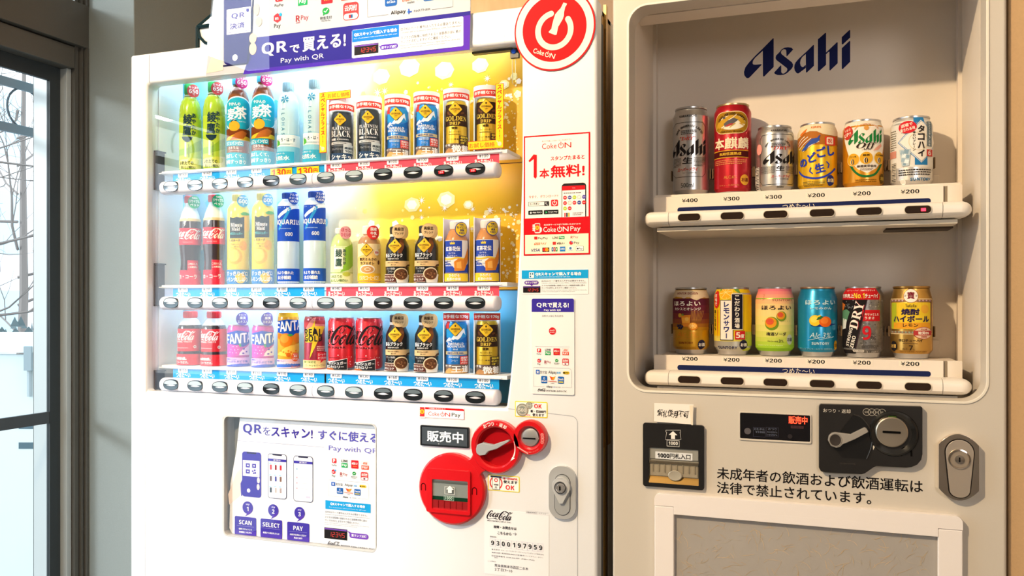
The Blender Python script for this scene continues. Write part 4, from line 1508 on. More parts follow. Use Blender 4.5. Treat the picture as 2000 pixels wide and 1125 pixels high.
pay_hand(A, *W(163, 790, 236, 868), 3)
A.text('各決済サービスがご利用いただけます!', *W(252, 796, 542, 808), '#fff1ea', 'b', 3)
power_on(A, *W(248, 812, 540, 858), '#fff7f2', L=3, pay=True)
def brands(A, W):
    A.rr(*W(176, 894, 202, 916), .0008, '#dd2a30', 3)
    A.text('PayPay', *W(208, 898, 284, 918), '#3b3b40', '', 3)
    A.text('LINE', *W(321, 894, 366, 912), '#2d2d30', 'b', 3)
    A.rect(*W(370, 890, 414, 914), '#17a65a', 3)
    A.text('Pay', *W(376, 894, 409, 912), '#ffffff', 'b', 4)
    A.text('R', *W(462, 888, 478, 908), '#b03a3f', 'b', 3)
    A.text('Pay', *W(482, 888, 522, 910), '#c8757a', '', 3)
    A.text('au', *W(176, 940, 222, 960), '#e8641f', 'i', 3)
    A.text('PAY', *W(228, 940, 273, 958), '#e8641f', '', 3)
    A.rr(*W(321, 934, 347, 958), .0008, '#cf3a35', 3)
    A.text('d払い', *W(355, 936, 415, 956), '#3a2f2f', 'b', 3)
    A.disc(*S5.p(466, 942), .0034, '#dc3540', 3, n=14)
    A.disc(*S5.p(474, 934), .0012, '#2aa7e8', 4, n=10)
    A.text('Pay', *W(488, 932, 530, 956), '#2d2d30', '', 3)
    A.text('VISA', *W(152, 988, 222, 1012), '#1f2f7a', 'b', 3, sh=.2)
    A.rect(*W(240, 980, 294, 1014), '#221f20', 3)
    a_, b_ = S5.p(258, 996), S5.p(276, 996)
    A.disc(a_[0], a_[1], .0033, '#dd2f2b', 4, n=16)
    A.disc(b_[0], b_[1], .0033, '#f09a2a', 5, n=16)
    for i, c in enumerate(('#1d5aa0', '#c9303a', '#2f9a4f')):
        A.rr(*W(313 + i * 16, 976, 327 + i * 16, 1010), .0009, c, 3)
        A.text('JCB'[i], *W(316 + i * 16, 986, 324 + i * 16, 1000), '#ffffff', 'b', 4)
    A.rect(*W(378, 972, 420, 1010), '#2a80cc', 3)
    A.text('AMEX', *W(382, 984, 416, 998), '#e8f3ff', 'b', 4)
    A.rr(*W(440, 970, 484, 1006), .001, '#f4f4f4', 3)
    A.disc(*S5.p(461, 984), .0022, '#4d7fb4', 4, n=12)
    A.small(*W(446, 996, 478, 1002), 1, '#6d6d74', 4)
    A.rr(*W(504, 968, 564, 1006), .001, '#55555a', 3)
    A.rr(*W(506, 970, 562, 1004), .001, '#fbfbfb', 4)
    A.disc(*S5.p(518, 988), .0013, '#26262a', 5, n=12)
    A.text('Pay', *W(527, 980, 556, 998), '#26262a', '', 5)


brands(A, W)
sticker('app_sticker', 'red framed app promotion sticker with a phone, right of the display', 'sticker', A, [(o[0], o[1]), (o[2], o[1]), (o[2], o[3]), (o[0], o[3])], -.0002, .0006, M('#d4141f', .4))

# ---- QR scan notice
S6 = Plane(0, 1000, 510, 3.629)
W = lambda *a: S6.B(*a)
o = W(70, 66, 541, 234)
A = Art()
A.rect(o[0], S6.p(70, 126)[1], o[2], o[3], CYAN, 1)
A.rr(*W(122, 80, 158, 120), .001, '#e6f3fb', 2)
A.rect(*W(128, 85, 137, 96), '#3a6d8a', 3)
A.rect(*W(143, 85, 152, 96), '#3a6d8a', 3)
A.rect(*W(128, 103, 137, 114), '#3a6d8a', 3)
A.text('QRスキャンで購入する場合', *W(168, 80, 493, 106), '#ffffff', 'b')
A.text('For Customers who purchase by QR scan', *W(168, 109, 413, 118), '#eaf7ff')
A.rr(*W(90, 139, 190, 166), .0035, '#5a2c9a', 2)
A.poly(S6.P((128, 164), (152, 163), (140, 178)), '#5a2c9a', 2)
A.text('紫ランプ点灯', *W(97, 145, 183, 160), '#ffffff', 'b', 3)
counter(A, *W(80, 178, 202, 224))
A.text('ID/PASS/カード番号は入力する必要ありません。', *W(211, 135, 522, 147), INK)
A.text('Customers will not be asked to enter ID/Pass or Credit Card information.', *W(211, 152, 530, 158), '#55555a')
A.text('スマホが自販機に接続されると金額表示部に紫の', *W(211, 167, 519, 179), INK)
A.text('ランプが点灯しますのでご確認ください。', *W(211, 184, 460, 196), INK)
A.text("Please check that the vending machine's digital display bar above the", *W(211, 203, 532, 209), '#55555a')
A.text('number has turned purple to continue and purchase.', *W(211, 214, 450, 220), '#55555a')
sticker('notice_sticker', 'small white notice sticker with sky blue heading strip, above the payment plate', 'sticker', A, [(o[0], o[1]), (o[2], o[1]), (o[2], o[3]), (o[0], o[3])], -.0002, .0005)

# ---- payment plate
o = W(141, 263, 444, 938)
A = Art()
A.poly(rr(o[0] + .0005, S6.p(141, 360)[1], o[2] - .0005, o[3] - .0008, (0, 0, .003, .003)), '#3a2f9e', 1)
A.text('QR', *W(178, 296, 252, 330), '#ffffff', 'b')
A.text('で買える!', *W(256, 294, 405, 330), '#ffffff', 'b')
A.text('Pay with QR', *W(231, 340, 350, 356), '#ffffff', 'b')
A.text('スキャンはこちらから', *W(215, 380, 366, 395), INK)
c_ = S6.p(290, 495)
A.disc(c_[0], c_[1], abs(S6.p(315, 495)[0] - c_[0]), '#d42029', 2)
cola(A, c_[0] - .0045, c_[1] - .0004, c_[0] + .0045, c_[1] + .0024, '#ffe9e6', 3)
A.small(c_[0] - .004, c_[1] - .0035, c_[0] + .004, c_[1] - .0012, 1, '#ffd9d6', 3)
A.rect(*W(168, 602, 412, 604), '#c9c9d2', 2)
s8 = abs(S6.p(0, 0)[1] - S6.p(0, 47)[1])
for i, k in enumerate(KINDS8):
    icon(A, k, *S6.p(195 + 62.5 * (i % 4), 642 + 72 * (i // 4)), s8)
partner_box(A, *W(157, 752, 426, 886))
cola(A, *W(187, 899, 244, 922), '#26262c')
A.text('BOTTLERS JAPAN INC.', *W(247, 911, 394, 924), '#26262c', 's')
sticker('payment_plate', 'upright white payment plate with indigo heading, right of the lowest row', 'sign', A, rr(o[0], o[1], o[2], o[3], .003), -.0002, .0022, M('#f2f2f3', .35))

# ---- small pay sticker
S7 = Plane(0, 780, 770, 4.5)
W = lambda *a: S7.B(*a)
A = Art()
o = W(160, 105, 572, 204)
A.poly(rr(W(215, 118, 572, 204)[0], W(215, 118, 572, 204)[1], o[2], o[3] - .001, (0, 0, .004, 0)), '#d4141f', 1)
A.poly(rr(W(220, 118, 570, 204)[0], W(215, 118, 572, 202)[1], o[2] - .0006, W(215, 130, 572, 204)[3], 0), '#fbfbfd', 2)
pay_hand(A, *W(160, 104, 244, 204), 3)
A.text('ご利用いただけます!', *W(262, 118, 408, 128), '#ffe9e6', 'b', 3)
power_on(A, *W(258, 146, 540, 186), '#d4141f', '#2b2b30', 3, pay=True)
sticker('pay_sticker', 'small red and white pay sticker above the dark status display', 'sticker', A, [(o[0], o[1]), (o[2], o[1]), (o[2], o[3]), (o[0], o[3])], -.0002, .0005)

# ---- coin sticker and banknote sticker
A = Art()
o = W(1017, 58, 1303, 196)
A.poly(rr(o[0] + .0016, o[1] + .0016, o[2] - .0016, o[3] - .0016, .001), '#fbfbf6', 1)
for (x, y, r) in ((1083, 138, .0114), (1142, 98, .0062)):
    c_ = S7.p(x, y)
    A.disc(c_[0], c_[1], r, '#8f8d7c', 2)
    A.disc(c_[0], c_[1], r * .82, '#b9b9ae', 3)
    A.disc(c_[0], c_[1], r * .6, '#8b938c', 4)
    A.t('500', c_[0], c_[1], r * .55, '#d8d8cc', 'b', 5)
A.text('OK', *W(1187, 84, 1253, 122), '#e0202a', 'b', 3)
A.text('OLD', *W(1161, 72, 1188, 80), INK, 'b', 3)
A.text('NEW', *W(1120, 176, 1154, 186), '#e0202a', 'b', 3)
A.text('新・旧500円', *W(1155, 135, 1290, 160), INK, 'b', 3)
A.text('使えます', *W(1172, 166, 1274, 192), INK, 'b', 3)
sticker('coin_sticker', 'yellow bordered coin sticker above the coin slot', 'sticker', A, rr(o[0], o[1], o[2], o[3], .002), -.0002, .0005, M('#f0df2c', .4))
A = Art()
o = W(779, 703, 1057, 842)
A.poly(rr(o[0] + .0014, o[1] + .0014, o[2] - .0014, o[3] - .0014, .001), '#fbfbf6', 1)
c_ = S7.p(852, 778)
A.ring(c_[0], c_[1], .0122, .0022, '#dd3a3a', 2)
A.rect(c_[0] - .0072, c_[1] - .0118, c_[0] + .0072, c_[1] + .0118, '#fbfbf6', 3)
A.frame(c_[0] - .0072, c_[1] - .0118, c_[0] + .0072, c_[1] + .0118, .0007, '#33414a', 4)
A.rect(c_[0] - .0105, c_[1] + .0098, c_[0] + .0105, c_[1] + .0122, '#33414a', 4)
A.ring(c_[0], c_[1] + .005, .0034, .0013, '#dd2a30', 5, n=16)
A.t('1000', c_[0], c_[1] - .0030, .0030, INK, 'b', 5, maxw=.0105)
A.t('円', c_[0], c_[1] - .0080, .0036, INK, 'b', 5)
A.text('新・旧1000円札', *W(917, 729, 1041, 748), '#dd2a30', 'b', 3)
A.text('使えます', *W(917, 753, 1040, 781), INK, 'b', 3)
A.text('OK', *W(936, 796, 1014, 836), '#e0202a', 'b', 3)
sticker('banknote_sticker', 'yellow bordered banknote sticker right of the red banknote inlet', 'sticker', A, rr(o[0], o[1], o[2], o[3], .002), -.0002, .0005, M('#f0df2c', .4))

# ---- service label
S8 = Plane(0, 920, 970, 7.257)
W = lambda *a: S8.B(*a)
A = Art()
o = W(190, 170, 1105, 1085)
cola(A, *W(230, 186, 592, 312), '#201c28')
A.text('BOTTLERS JAPAN INC.', *W(231, 325, 575, 346), '#2b2733', 's')
A.text('故障・お問合せは', *W(322, 402, 648, 444), '#26222c', 'b')
A.text('こちらから', *W(378, 490, 575, 530), '#26222c', 'b')
A.line(S8.P((595, 524), (646, 528)), .0007, '#26222c', 2)
A.line(S8.P((628, 508), (646, 528), (624, 546)), .0007, '#26222c', 2)
A.text('管理番号', *W(271, 552, 362, 574), '#3c3844')
xl_ = [S8.p(270 + 75.8 * i, 600)[0] for i in range(11)]
z1_, z0_ = S8.p(270, 590)[1], S8.p(270, 704)[1]
for i, ch in enumerate('9300197959'):
    A.frame(xl_[i], z0_, xl_[i + 1] - .0002, z1_, .00025, '#b9b9d2', 2)
    A.t(ch, (xl_[i] + xl_[i + 1]) / 2, (z0_ + z1_) / 2, (z1_ - z0_) * .56, '#17131d', 'b', 3)
A.text('販 売 者 名  コカ・コーラ ボトラーズジャパンベンディング株式会社', *W(297, 733, 1034, 752), '#4b4754')
A.text('連絡先住所  東京都港区赤坂九丁目7番1号 ミッドタウン・タワー', *W(297, 776, 1024, 795), '#4b4754')
A.text('自主管理番号  0120-666-509   (9:00〜17:00)', *W(297, 822, 900, 846), '#4b4754')
A.text('(無料)', *W(332, 852, 384, 868), '#4b4754')
A.text('ここの場所は', *W(240, 898, 356, 916), '#6d6d7c')
A.text('熊本県熊本市西区二本木', *W(338, 948, 814, 990), '#26222c', '')
A.text('2丁目7−10', *W(338, 1006, 587, 1046), '#26222c', '')
A.frame(*W(780, 198, 1098, 236), .0002, '#9a9aa6', 2)
A.text('自動販売機統一ステッカー', *W(790, 208, 1088, 228), '#3c3844')
sticker('service_label', 'white service label with black script and ten-digit number below the banknote sticker', 'label', A, [(o[0], o[1]), (o[2], o[1]), (o[2], o[3]), (o[0], o[3])], -.0002, .0004, M('#f4f5f9', .4))

# ---- poster behind the lower window
obj('recess_back', MB().box(qa[0] - .01, qa[2] + .01, .032, .035, qa[1] - .01, qa[3] + .01, grain('#8d918f', .1, 8, .4)), vm, flat=True)
obj('recess_rim', MB().prism(rr(qa[0] - .002, qa[1] - .002, qa[2] + .002, qa[3] + .002, .011), .0005, .034, M('#c3c4c4', .5), holes=[rr(qa[0] + .0004, qa[1] + .0004, qa[2] - .0004, qa[3] - .0004, .0098)]), vm, flat=True)
YL = .013
S9 = Plane(YL, 420, 800, 3.879)
W = lambda *a: S9.B(*a)
A = Art()
NV = '#3d33a0'
A.text('QR', *W(214, 104, 357, 188), NV, 'b')
A.text('を', *W(366, 128, 421, 192), NV, '')
A.text('スキャン!', *W(428, 126, 742, 206), NV, 'b')
A.text('すぐに使える', *W(783, 150, 1240, 226), '#5a58b8', 'b')
A.line(S9.P((170, 233), (830, 284)), .0005, '#8d8dc0', 2)
A.text('Pay with QR', *W(864, 270, 1236, 318), '#6a6ac8', '')


def phone(x0, y0, x1, y1, body, scr=None):
    b = W(x0, y0, x1, y1)
    A.rr(*b, .006, body, 2)
    if scr:
        A.rr(b[0] + .0012, b[1] + .0012, b[2] - .0012, b[3] - .0012, .005, scr, 3)
    w_ = b[2] - b[0]
    A.rr(b[0] + w_ * .25, b[3] - .0034, b[2] - w_ * .25, b[3] - .0008, .001, '#2a2a44', 4)
    return b


b = phone(208, 315, 352, 655, '#3f37a8')
A.poly(S9.P((195, 560), (212, 520), (208, 655), (200, 650)), '#3f37a8', 2)
q = W(214, 380, 340, 500)
A.rect(*q, '#f4f4fb', 3)
qm, qn = (q[2] - q[0]), (q[3] - q[1])
for u, v in ((.30, .68), (.68, .68), (.30, .30)):
    A.frame(q[0] + qm * (u - .12), q[1] + qn * (v - .13), q[0] + qm * (u + .12), q[1] + qn * (v + .13), qm * .07, '#4a3fb0', 4)
for u, v in ((.60, .34), (.72, .40), (.66, .22), (.76, .24)):
    A.rect(q[0] + qm * (u - .045), q[1] + qn * (v - .05), q[0] + qm * (u + .045), q[1] + qn * (v + .05), '#4a3fb0', 4)
for u, v, du, dv in ((.08, .08, .14, .16), (.92, .08, -.14, .16), (.08, .92, .14, -.16), (.92, .92, -.14, -.16)):
    A.line([(q[0] + qm * (u + du), q[1] + qn * v), (q[0] + qm * u, q[1] + qn * v), (q[0] + qm * u, q[1] + qn * (v + dv))], .0006, '#3d3d66', 4)
A.disc(*S9.p(257, 612), .0040, '#ffffff', 3, n=20)
A.disc(*S9.p(332, 535), .0035, '#f2e2dc', 4, rz=.006)
A.disc(*S9.p(330, 585), .0035, '#f2e2dc', 4, rz=.006)
A.poly(S9.P((165, 480), (205, 440), (195, 650), (110, 720), (100, 640)), '#f0dfd4', 1)
b = phone(402, 330, 546, 668, '#454a72', '#fbfbff')
A.rect(b[0] + .0012, b[3] - .0150, b[2] - .0012, b[3] - .0100, '#3f37a8', 4)
A.t('QRで買える!', (b[0] + b[2]) / 2, b[3] - .0125, .0030, '#ffffff', 'b', 5)
for i, c in enumerate(('#d8404e', '#9a3a4a', '#d8303f', '#6a5a60', '#5a64b0', '#8a6a60', '#3a4a58', '#c9c0c0', '#b8a8a8')):
    x, z = b[0] + .0075 + (i % 3) * .0115, b[3] - .0270 - (i // 3) * .0225
    A.rr(x - .0022, z - .005, x + .0022, z + .005, .001, c, 4)
    A.rect(x - .0042, z + .0065, x + .0012, z + .0080, '#7fd0ee', 4)
b = phone(597, 346, 745, 692, '#454a72', '#fbfbff')
A.rect(b[0] + .0012, b[3] - .0150, b[2] - .0012, b[3] - .0100, '#3f37a8', 4)
A.t('QRで買える!', (b[0] + b[2]) / 2, b[3] - .0125, .0030, '#ffffff', 'b', 5)
for i, c in enumerate(('#7fb4dd', '#f0a0ac', '#f0a0ac', '#f0a0ac')):
    A.disc(b[0] + .008, b[3] - .026 - (i + (i > 0) * .6) * .0105, .0016, c, 4, n=10)
    A.small(b[0] + .012, b[3] - .027 - (i + (i > 0) * .6) * .0105, b[2] - .01, b[3] - .025 - (i + (i > 0) * .6) * .0105, 1, '#cfcfe0', 4)
A.rr(b[2] - .016, b[1] + .008, b[2] - .006, b[1] + .012, .002, '#d4d0e8', 4)
for x0_, y0_ in ((360, 488), (557, 506)):
    A.line(S9.P((x0_, y0_ - 20), (x0_ + 20, y0_ + 3), (x0_, y0_ + 24)), .0008, '#b4d4cc', 2)
for i, (cx0, cy0, x0_, y0_, x1_, y1_, wd, l1, l2) in enumerate(((250, 742, 152, 803, 315, 945, 'SCAN', 'QRをスキャンして', '自販機とつながる'), (444, 763, 347, 822, 511, 964, 'SELECT', '画面から商品をえらぶ', ''), (643, 783, 549, 846, 717, 988, 'PAY', 'お好きな支払い方法で', '商品をGET!'))):
    r = abs(S9.p(cx0 + 40, cy0)[0] - S9.p(cx0, cy0)[0])
    c_ = S9.p(cx0, cy0)
    A.disc(c_[0], c_[1], r, '#463aa8', 2)
    A.poly(S9.P((cx0 + 4, cy0 + 30), (cx0 + 38, cy0 + 10), (cx0 + 20, cy0 + 45), (cx0 - 20, cy0 + 66)), '#5a3cb0', 2)
    A.t('step', c_[0], c_[1] + r * .5, r * .36, '#e6e2ff', 'i', 3)
    A.t(str(i + 1), c_[0], c_[1] - r * .18, r * .68, '#ffffff', 'b', 3)
    b = W(x0_, y0_, x1_, y1_)
    A.rr(*b, .003, '#463aa8', 2)
    A.poly(rr(b[0], b[1], b[2], b[1] + .010, (.003, .003, 0, 0)), '#5540b0', 3)
    w_, h_ = b[2] - b[0], b[3] - b[1]
    A.t(wd, b[0] + w_ / 2, b[1] + h_ * .70, h_ * .23, '#ffffff', 'b', 4, maxw=w_ * .8)
    A.rect(b[0] + w_ * .1, b[1] + h_ * .50, b[2] - w_ * .1, b[1] + h_ * .508, '#c9c4f0', 4)
    A.t(l1, b[0] + w_ / 2, b[1] + h_ * (.34 if l2 else .27), h_ * .10, '#ffffff', 'b', 4, maxw=w_ * .76)
    if l2:
        A.t(l2, b[0] + w_ / 2, b[1] + h_ * .18, h_ * .10, '#ffffff', 'b', 4, maxw=w_ * .76)
s8 = abs(S9.p(900, 0)[1] - S9.p(900, 62)[1])
for i, k in enumerate(KINDS8):
    icon(A, k, *S9.p(905 + 78 * (i % 4) - 5 * (i // 4), 400 + 7.5 * (i % 4) + 82 * (i // 4)), s8)
partner_box(A, *W(865, 530, 1166, 652))
A.rect(*W(838, 685, 1181, 750), CYAN, 2)
A.text('QRスキャンで購入する場合', *W(877, 700, 1140, 724), '#ffffff', 'b', 3)
A.text('For Customers who purchase by QR scan', *W(868, 733, 1147, 742), '#eaf7ff', '', 3)
A.text('ID/PASS/カード番号は入力する必要ありません。', *W(838, 764, 1156, 779), '#6a6a78')
A.text('Customers will not be asked to enter ID/Pass or Credit Card information.', *W(836, 786, 1176, 793), '#8a8a98')
A.text('スマホが自販機に接続されると金額表示部に紫の', *W(835, 803, 1152, 819), '#6a6a78')
A.text('ランプが点灯しますのでご確認ください。', *W(835, 827, 1095, 843), '#6a6a78')
A.text("Please check that the vending machine's digital display bar above the", *W(833, 850, 1168, 857), '#8a8a98')
A.text('number has turned purple to continue and purchase.', *W(832, 862, 1080, 869), '#8a8a98')
counter(A, *W(830, 890, 1003, 972))
A.rr(*W(1020, 930, 1165, 970), .005, '#7a48c0', 2)
A.poly(S9.P((1000, 915), (1035, 932), (1030, 950)), '#7a48c0', 2)
A.text('紫ランプ点灯', *W(1036, 940, 1150, 960), '#ffffff', 'b', 3)
cola(A, *W(855, 992, 948, 1034), '#4a4a58')
A.text('BOTTLERS JAPAN INC.', *W(954, 1022, 1215, 1040), '#4a4a58', 's')
clip = lambda x, z: (max(qa[0] + .001, min(qa[2] - .001, x)), max(qa[1] + .001, min(qa[3] - .001, z)))
A.warp(clip)
sticker('instruction_poster', 'white three-step phone instruction poster inside the lower window', 'poster', A,
        [(qa[0] + .004, qa[1] + .011), (qa[0] + .011, qa[1] + .001)] + [(qa[2] - .009, qa[1] + .001), (qa[2] - .001, qa[1] + .009), (qa[2] - .001, qa[3] - .009), (qa[2] - .009, qa[3] - .001)] + [clip(*p) for p in S9.P((190, 56), (165, 300), (118, 560))], YL, .0006)
obj('window_pane', MB().prism(rr(qa[0], qa[1], qa[2], qa[3], .010), .005, .007, clear_pane('poster window', 1.3)), vm, flat=True)

# ---- the two corner price signs inside the display
for k, (vx0, vy0, vx1, vy1, hx0, hy0, hx1, hy1, yy, lab) in enumerate(((624, 181, 638, 299, 624, 181, 685, 197, .036, 'yellow and red special price corner sign above the left black coffee can'),
                                                                      (968, 164, 984, 290, 914, 277, 984, 294, .030, 'yellow and red special price corner sign at the right end of the top row'))):
    S = Plane(yy)
    v = S.B(vx0, vy0, vx1, vy1)
    h = S.B(hx0, hy0, hx1, hy1)
    x0_, x1_ = v[0], v[2]
    A = Art()
    e_ = .0009
    if k == 0:
        zt_ = v[3]
        out = [(x0_, v[1]), (x1_, v[1]), (x1_, zt_ - (h[3] - h[1])), (h[2], zt_ - (h[3] - h[1])), (h[2], zt_), (x0_, zt_)]
        inn = [(x0_ + e_, v[1] + e_), (x1_ - e_, v[1] + e_), (x1_ - e_, zt_ - (h[3] - h[1]) + e_), (h[2] - e_, zt_ - (h[3] - h[1]) + e_), (h[2] - e_, zt_ - e_), (x0_ + e_, zt_ - e_)]
        hb = (x1_, zt_ - (h[3] - h[1]), h[2], zt_)
        vb = (x0_, v[1] + .016, x1_, zt_ - .002)
        gx, gz = (x0_ + x1_) / 2, v[1] + .008
    else:
        zb_ = v[1]
        hh = h[3] - h[1]
        out = [(h[0], zb_), (x1_, zb_), (x1_, v[3]), (x0_, v[3]), (x0_, zb_ + hh), (h[0], zb_ + hh)]
        inn = [(h[0] + e_, zb_ + e_), (x1_ - e_, zb_ + e_), (x1_ - e_, v[3] - e_), (x0_ + e_, v[3] - e_), (x0_ + e_, zb_ + hh - e_), (h[0] + e_, zb_ + hh - e_)]
        hb = (h[0], zb_, x0_ + .001, zb_ + hh)
        vb = (x0_, zb_ + .016, x1_, v[3] - .002)
        gx, gz = (x0_ + x1_) / 2, zb_ + .008
    A.poly(inn, '#f7de2a', 1)
    A.text('お試し価格', hb[0] + .003, hb[1] + .0035, hb[2] - .002, hb[3] - .0035, '#e02626', 'b', 2)
    A.vtext('スペシャルプライス!!', vb[0], vb[1], vb[3], (x1_ - x0_) * .8, '#e02626', 'b', 2)
    A.warp(lambda x, z: (x, z))
    # the column of letters is centred on the upright
    n0 = len(A.e)
    A.e = A.e[:2]
    st_ = (vb[3] - vb[1]) / 11
    for i, ch in enumerate('スペシャルプライス!!'):
        A.t(ch, gx, vb[3] - st_ * (i + .5), st_ * .84, '#e02626', 'b', 2, maxw=(x1_ - x0_) * .8)
    A.disc(gx, gz, .004, '#f7e3c8', 2, n=14)
    A.line([(gx - .002, gz + .001), (gx - .0055, gz + .006)], .0020, '#f7e3c8', 3)
    sticker('price_sign', lab, 'sign', A, out, yy, .0006, M('#e02626', .45))

# ================================================================== DRINK SAMPLES
C5, C6 = (280, 120, 4.166), (610, 120, 4.167)
C7, C8 = (280, 350, 4.166), (610, 350, 4.167)
C9, C10 = (280, 590, 5.263), (610, 590, 4.762)
YS = .063


def lerp_profile(prof, r0):
    pr = [(p[1], p[0]) for p in prof if p[0] > 0]
    pr.sort(key=lambda q: q[0])

    def R(z):
        if z is None:
            return r0
        if z <= pr[0][0]:
            return pr[0][1]
        for (a, ra), (b, rb) in zip(pr, pr[1:]):
            if z <= b:
                return ra if b - a < 1e-9 else ra + (rb - ra) * (z - a) / (b - a)
        return pr[-1][1]
    return R


class Samp:
    """reads crop pixels of a round sample as arc length and height"""

    def __init__(s, crop, xl, xr, yb, r, X, Y=YS):
        s.o, s.xl, s.xr, s.yb, s.r = crop, xl, xr, yb, r
        s.pm = depth(X, Y) / F / crop[2]
        s.va = math.atan2(-X, D + Y)
        s.xc, s.hw = (xl + xr) / 2, (xr - xl) / 2

    def U(s, x):
        q = (x - s.xc) / s.hw
        if abs(q) > .98:
            return s.r * (s.va + math.copysign(math.asin(.98) + (abs(q) - .98) * 1.6, q))
        return s.r * (s.va + math.asin(q))

    def V(s, y):
        return (s.yb - y) * s.pm

    def B(s, x0, y0, x1, y1):
        return s.U(x0), s.V(y1), s.U(x1), s.V(y0)

    def p(s, x, y):
        return s.U(x), s.V(y)

    def P(s, *q):
        return [s.p(*a) for a in q]

    def all(s):
        return s.r * (s.va - 1.75), s.r * (s.va + 1.75)


def part_lathe(t, name, prof, mat, n=28, **kw):
    return obj(name, MB().lathe(prof, mat, n), t, **kw)


def wrapped(t, name, A, R, parent=None, **kw):
    return obj(name, A.wrap(R), parent or t, flat=True, **kw)


def cap(t, r, z0, z1, mat, name='cap'):
    mb = MB().lathe([(r * .96, z0), (r, z0 + .001), (r, z1 - .0018), (r * .9, z1 - .0003), (0, z1)], mat, 24)
    for i in range(20):
        a = 2 * PI * i / 20
        x, y = r * math.sin(a), -r * math.cos(a)
        mb.box(x - .0004, x + .0004, y - .0004, y + .0004, z0 + .002, z1 - .002, mat)
    return obj(name, mb, t)


def badge(t, S, cx, cy, rad, mat, lines, R, txt='#ffffff', rim=None, lab=None):
    A = Art()
    c = S.p(cx, cy)
    q = rad * S.pm
    A.disc(c[0], c[1], q, rim or mat, 1, n=30)
    if rim:
        A.disc(c[0], c[1], q * .9, mat, 2, n=30)
    n = len(lines)
    tot = sum(h for _, h in lines)
    z = c[1] + q * .78
    for tx, h in lines:
        hh = q * 1.5 * h / tot
        A.t(tx, c[0], z - hh / 2, hh * .80, txt, 'b', 3, maxw=q * 1.65 * math.sqrt(max(.2, 1 - ((z - hh / 2 - c[1]) / q) ** 2)))
        z -= hh
    return wrapped(t, 'badge', A, lambda z_: R + .0012, label=lab)


def diamond(A, S, cx, cy, h, L=3):
    c = S.p(cx, cy)
    q = h * S.pm

    def dia(k):
        out = []
        for i in range(4):
            a = PI / 2 * i
            for d in (-.16, 0, .16):
                out.append((c[0] + q * k * (1 - abs(d) * .55) * math.cos(a + d * 1.0), c[1] + q * k * (1 - abs(d) * .55) * math.sin(a + d * 1.0)))
        return out
    A.poly(dia(1.06), '#3a2c16', L)
    A.poly(dia(.98), '#efc02e', L + 1)
    A.t('GEORGIA', c[0], c[1] + q * .02, q * .26, '#3a2a12', 'b', L + 2, maxw=q * 1.3)
    A.t('Coffee', c[0], c[1] - q * .28, q * .2, '#3a2a12', 'i', L + 2)
    A.disc(c[0], c[1] + q * .48, q * .10, '#3a2a12', L + 2, rz=q * .15, n=12)
    A.small(c[0] - q * .2, c[1] - q * .52, c[0] + q * .2, c[1] - q * .45, 1, '#3a2a12', L + 2)


def start(name, cat, label, group):
    return thing(name, label, cat, (0, 0, 0), group)


def s_tea(label):
    t = start('green_tea_bottle', 'bottle', label, 'green tea bottles of the top row')
    S = Samp(C5, 468, 650, 872, .0222, COLX[1])
    r, V = S.r, S.V
    pr = [(0, 0), (r * .88, 0), (r, .004), (r, V(410)), (r * .97, V(360)), (r * .84, V(305)), (r * .58, V(268)), (.0108, V(256)), (.0108, V(236))]
    part_lathe(t, 'body', pr, M('#a3c62c', .18, coat=.3))
    cap(t, .0120, V(238), V(152), M('#2fbf5f', .35))
    part_lathe(t, 'neck_ring', [(.0108, V(262)), (.0128, V(258)), (.0128, V(250)), (.0108, V(246))], M('#e6f2d8', .4))
    R = lerp_profile(pr, r)
    A = Art()
    a0, a1 = S.all()
    A.rect(a0, V(860), a1, V(440), '#b6d338', 1)
    A.poly(S.P((470, 700), (540, 690), (600, 640), (650, 600), (650, 690), (600, 720), (520, 745), (470, 750)), '#8fba1c', 2)
    A.poly(S.P((470, 790), (650, 760), (650, 870), (470, 870)), '#eef0a0', 2)
    A.disc(*S.p(590, 795), S.pm * 48, '#d4da4a', 3, rz=S.pm * 26)
    A.t('綾', *S.p(538, 455), S.pm * 86, '#1d3c48', 'b', 4, kx=.8)
    A.t('鷹', *S.p(532, 545), S.pm * 86, '#1d3c48', 'b', 4, kx=.8)
    A.vtext('あやたか', S.U(588), V(585), V(400), S.pm * 34, '#24444c', 'b', 4)
    c = S.p(533, 596)
    q = S.pm * 44
    A.poly([(c[0] - q, c[1]), (c[0] - q * .8, c[1] - q * .5), (c[0] - q * .2, c[1] - q), (c[0] + q * .3, c[1] - q), (c[0] + q * .85, c[1] - q * .5), (c[0] + q, c[1])], '#16323f', 4)
    A.rect(*S.B(515, 640, 530, 760), '#f4f7e6', 3)
    A.vtext('急須のような緑茶', S.U(548), V(765), V(655), S.pm * 14, '#3b5a2a', '', 4)
    A.text('いれたての', *S.B(482, 795, 585, 825), '#2d4a34', 'b', 4)
    A.text('おいしい味わい', *S.B(490, 832, 600, 858), '#2d4a34', 'b', 4)
    wrapped(t, 'label_print', A, R)
    badge(t, S, 592, 222, 52, M('#d3545a', .4), (('たっぷり', .6), ('650', 1), ('ml', .3)), r, lab='pink red round badge')
    return t


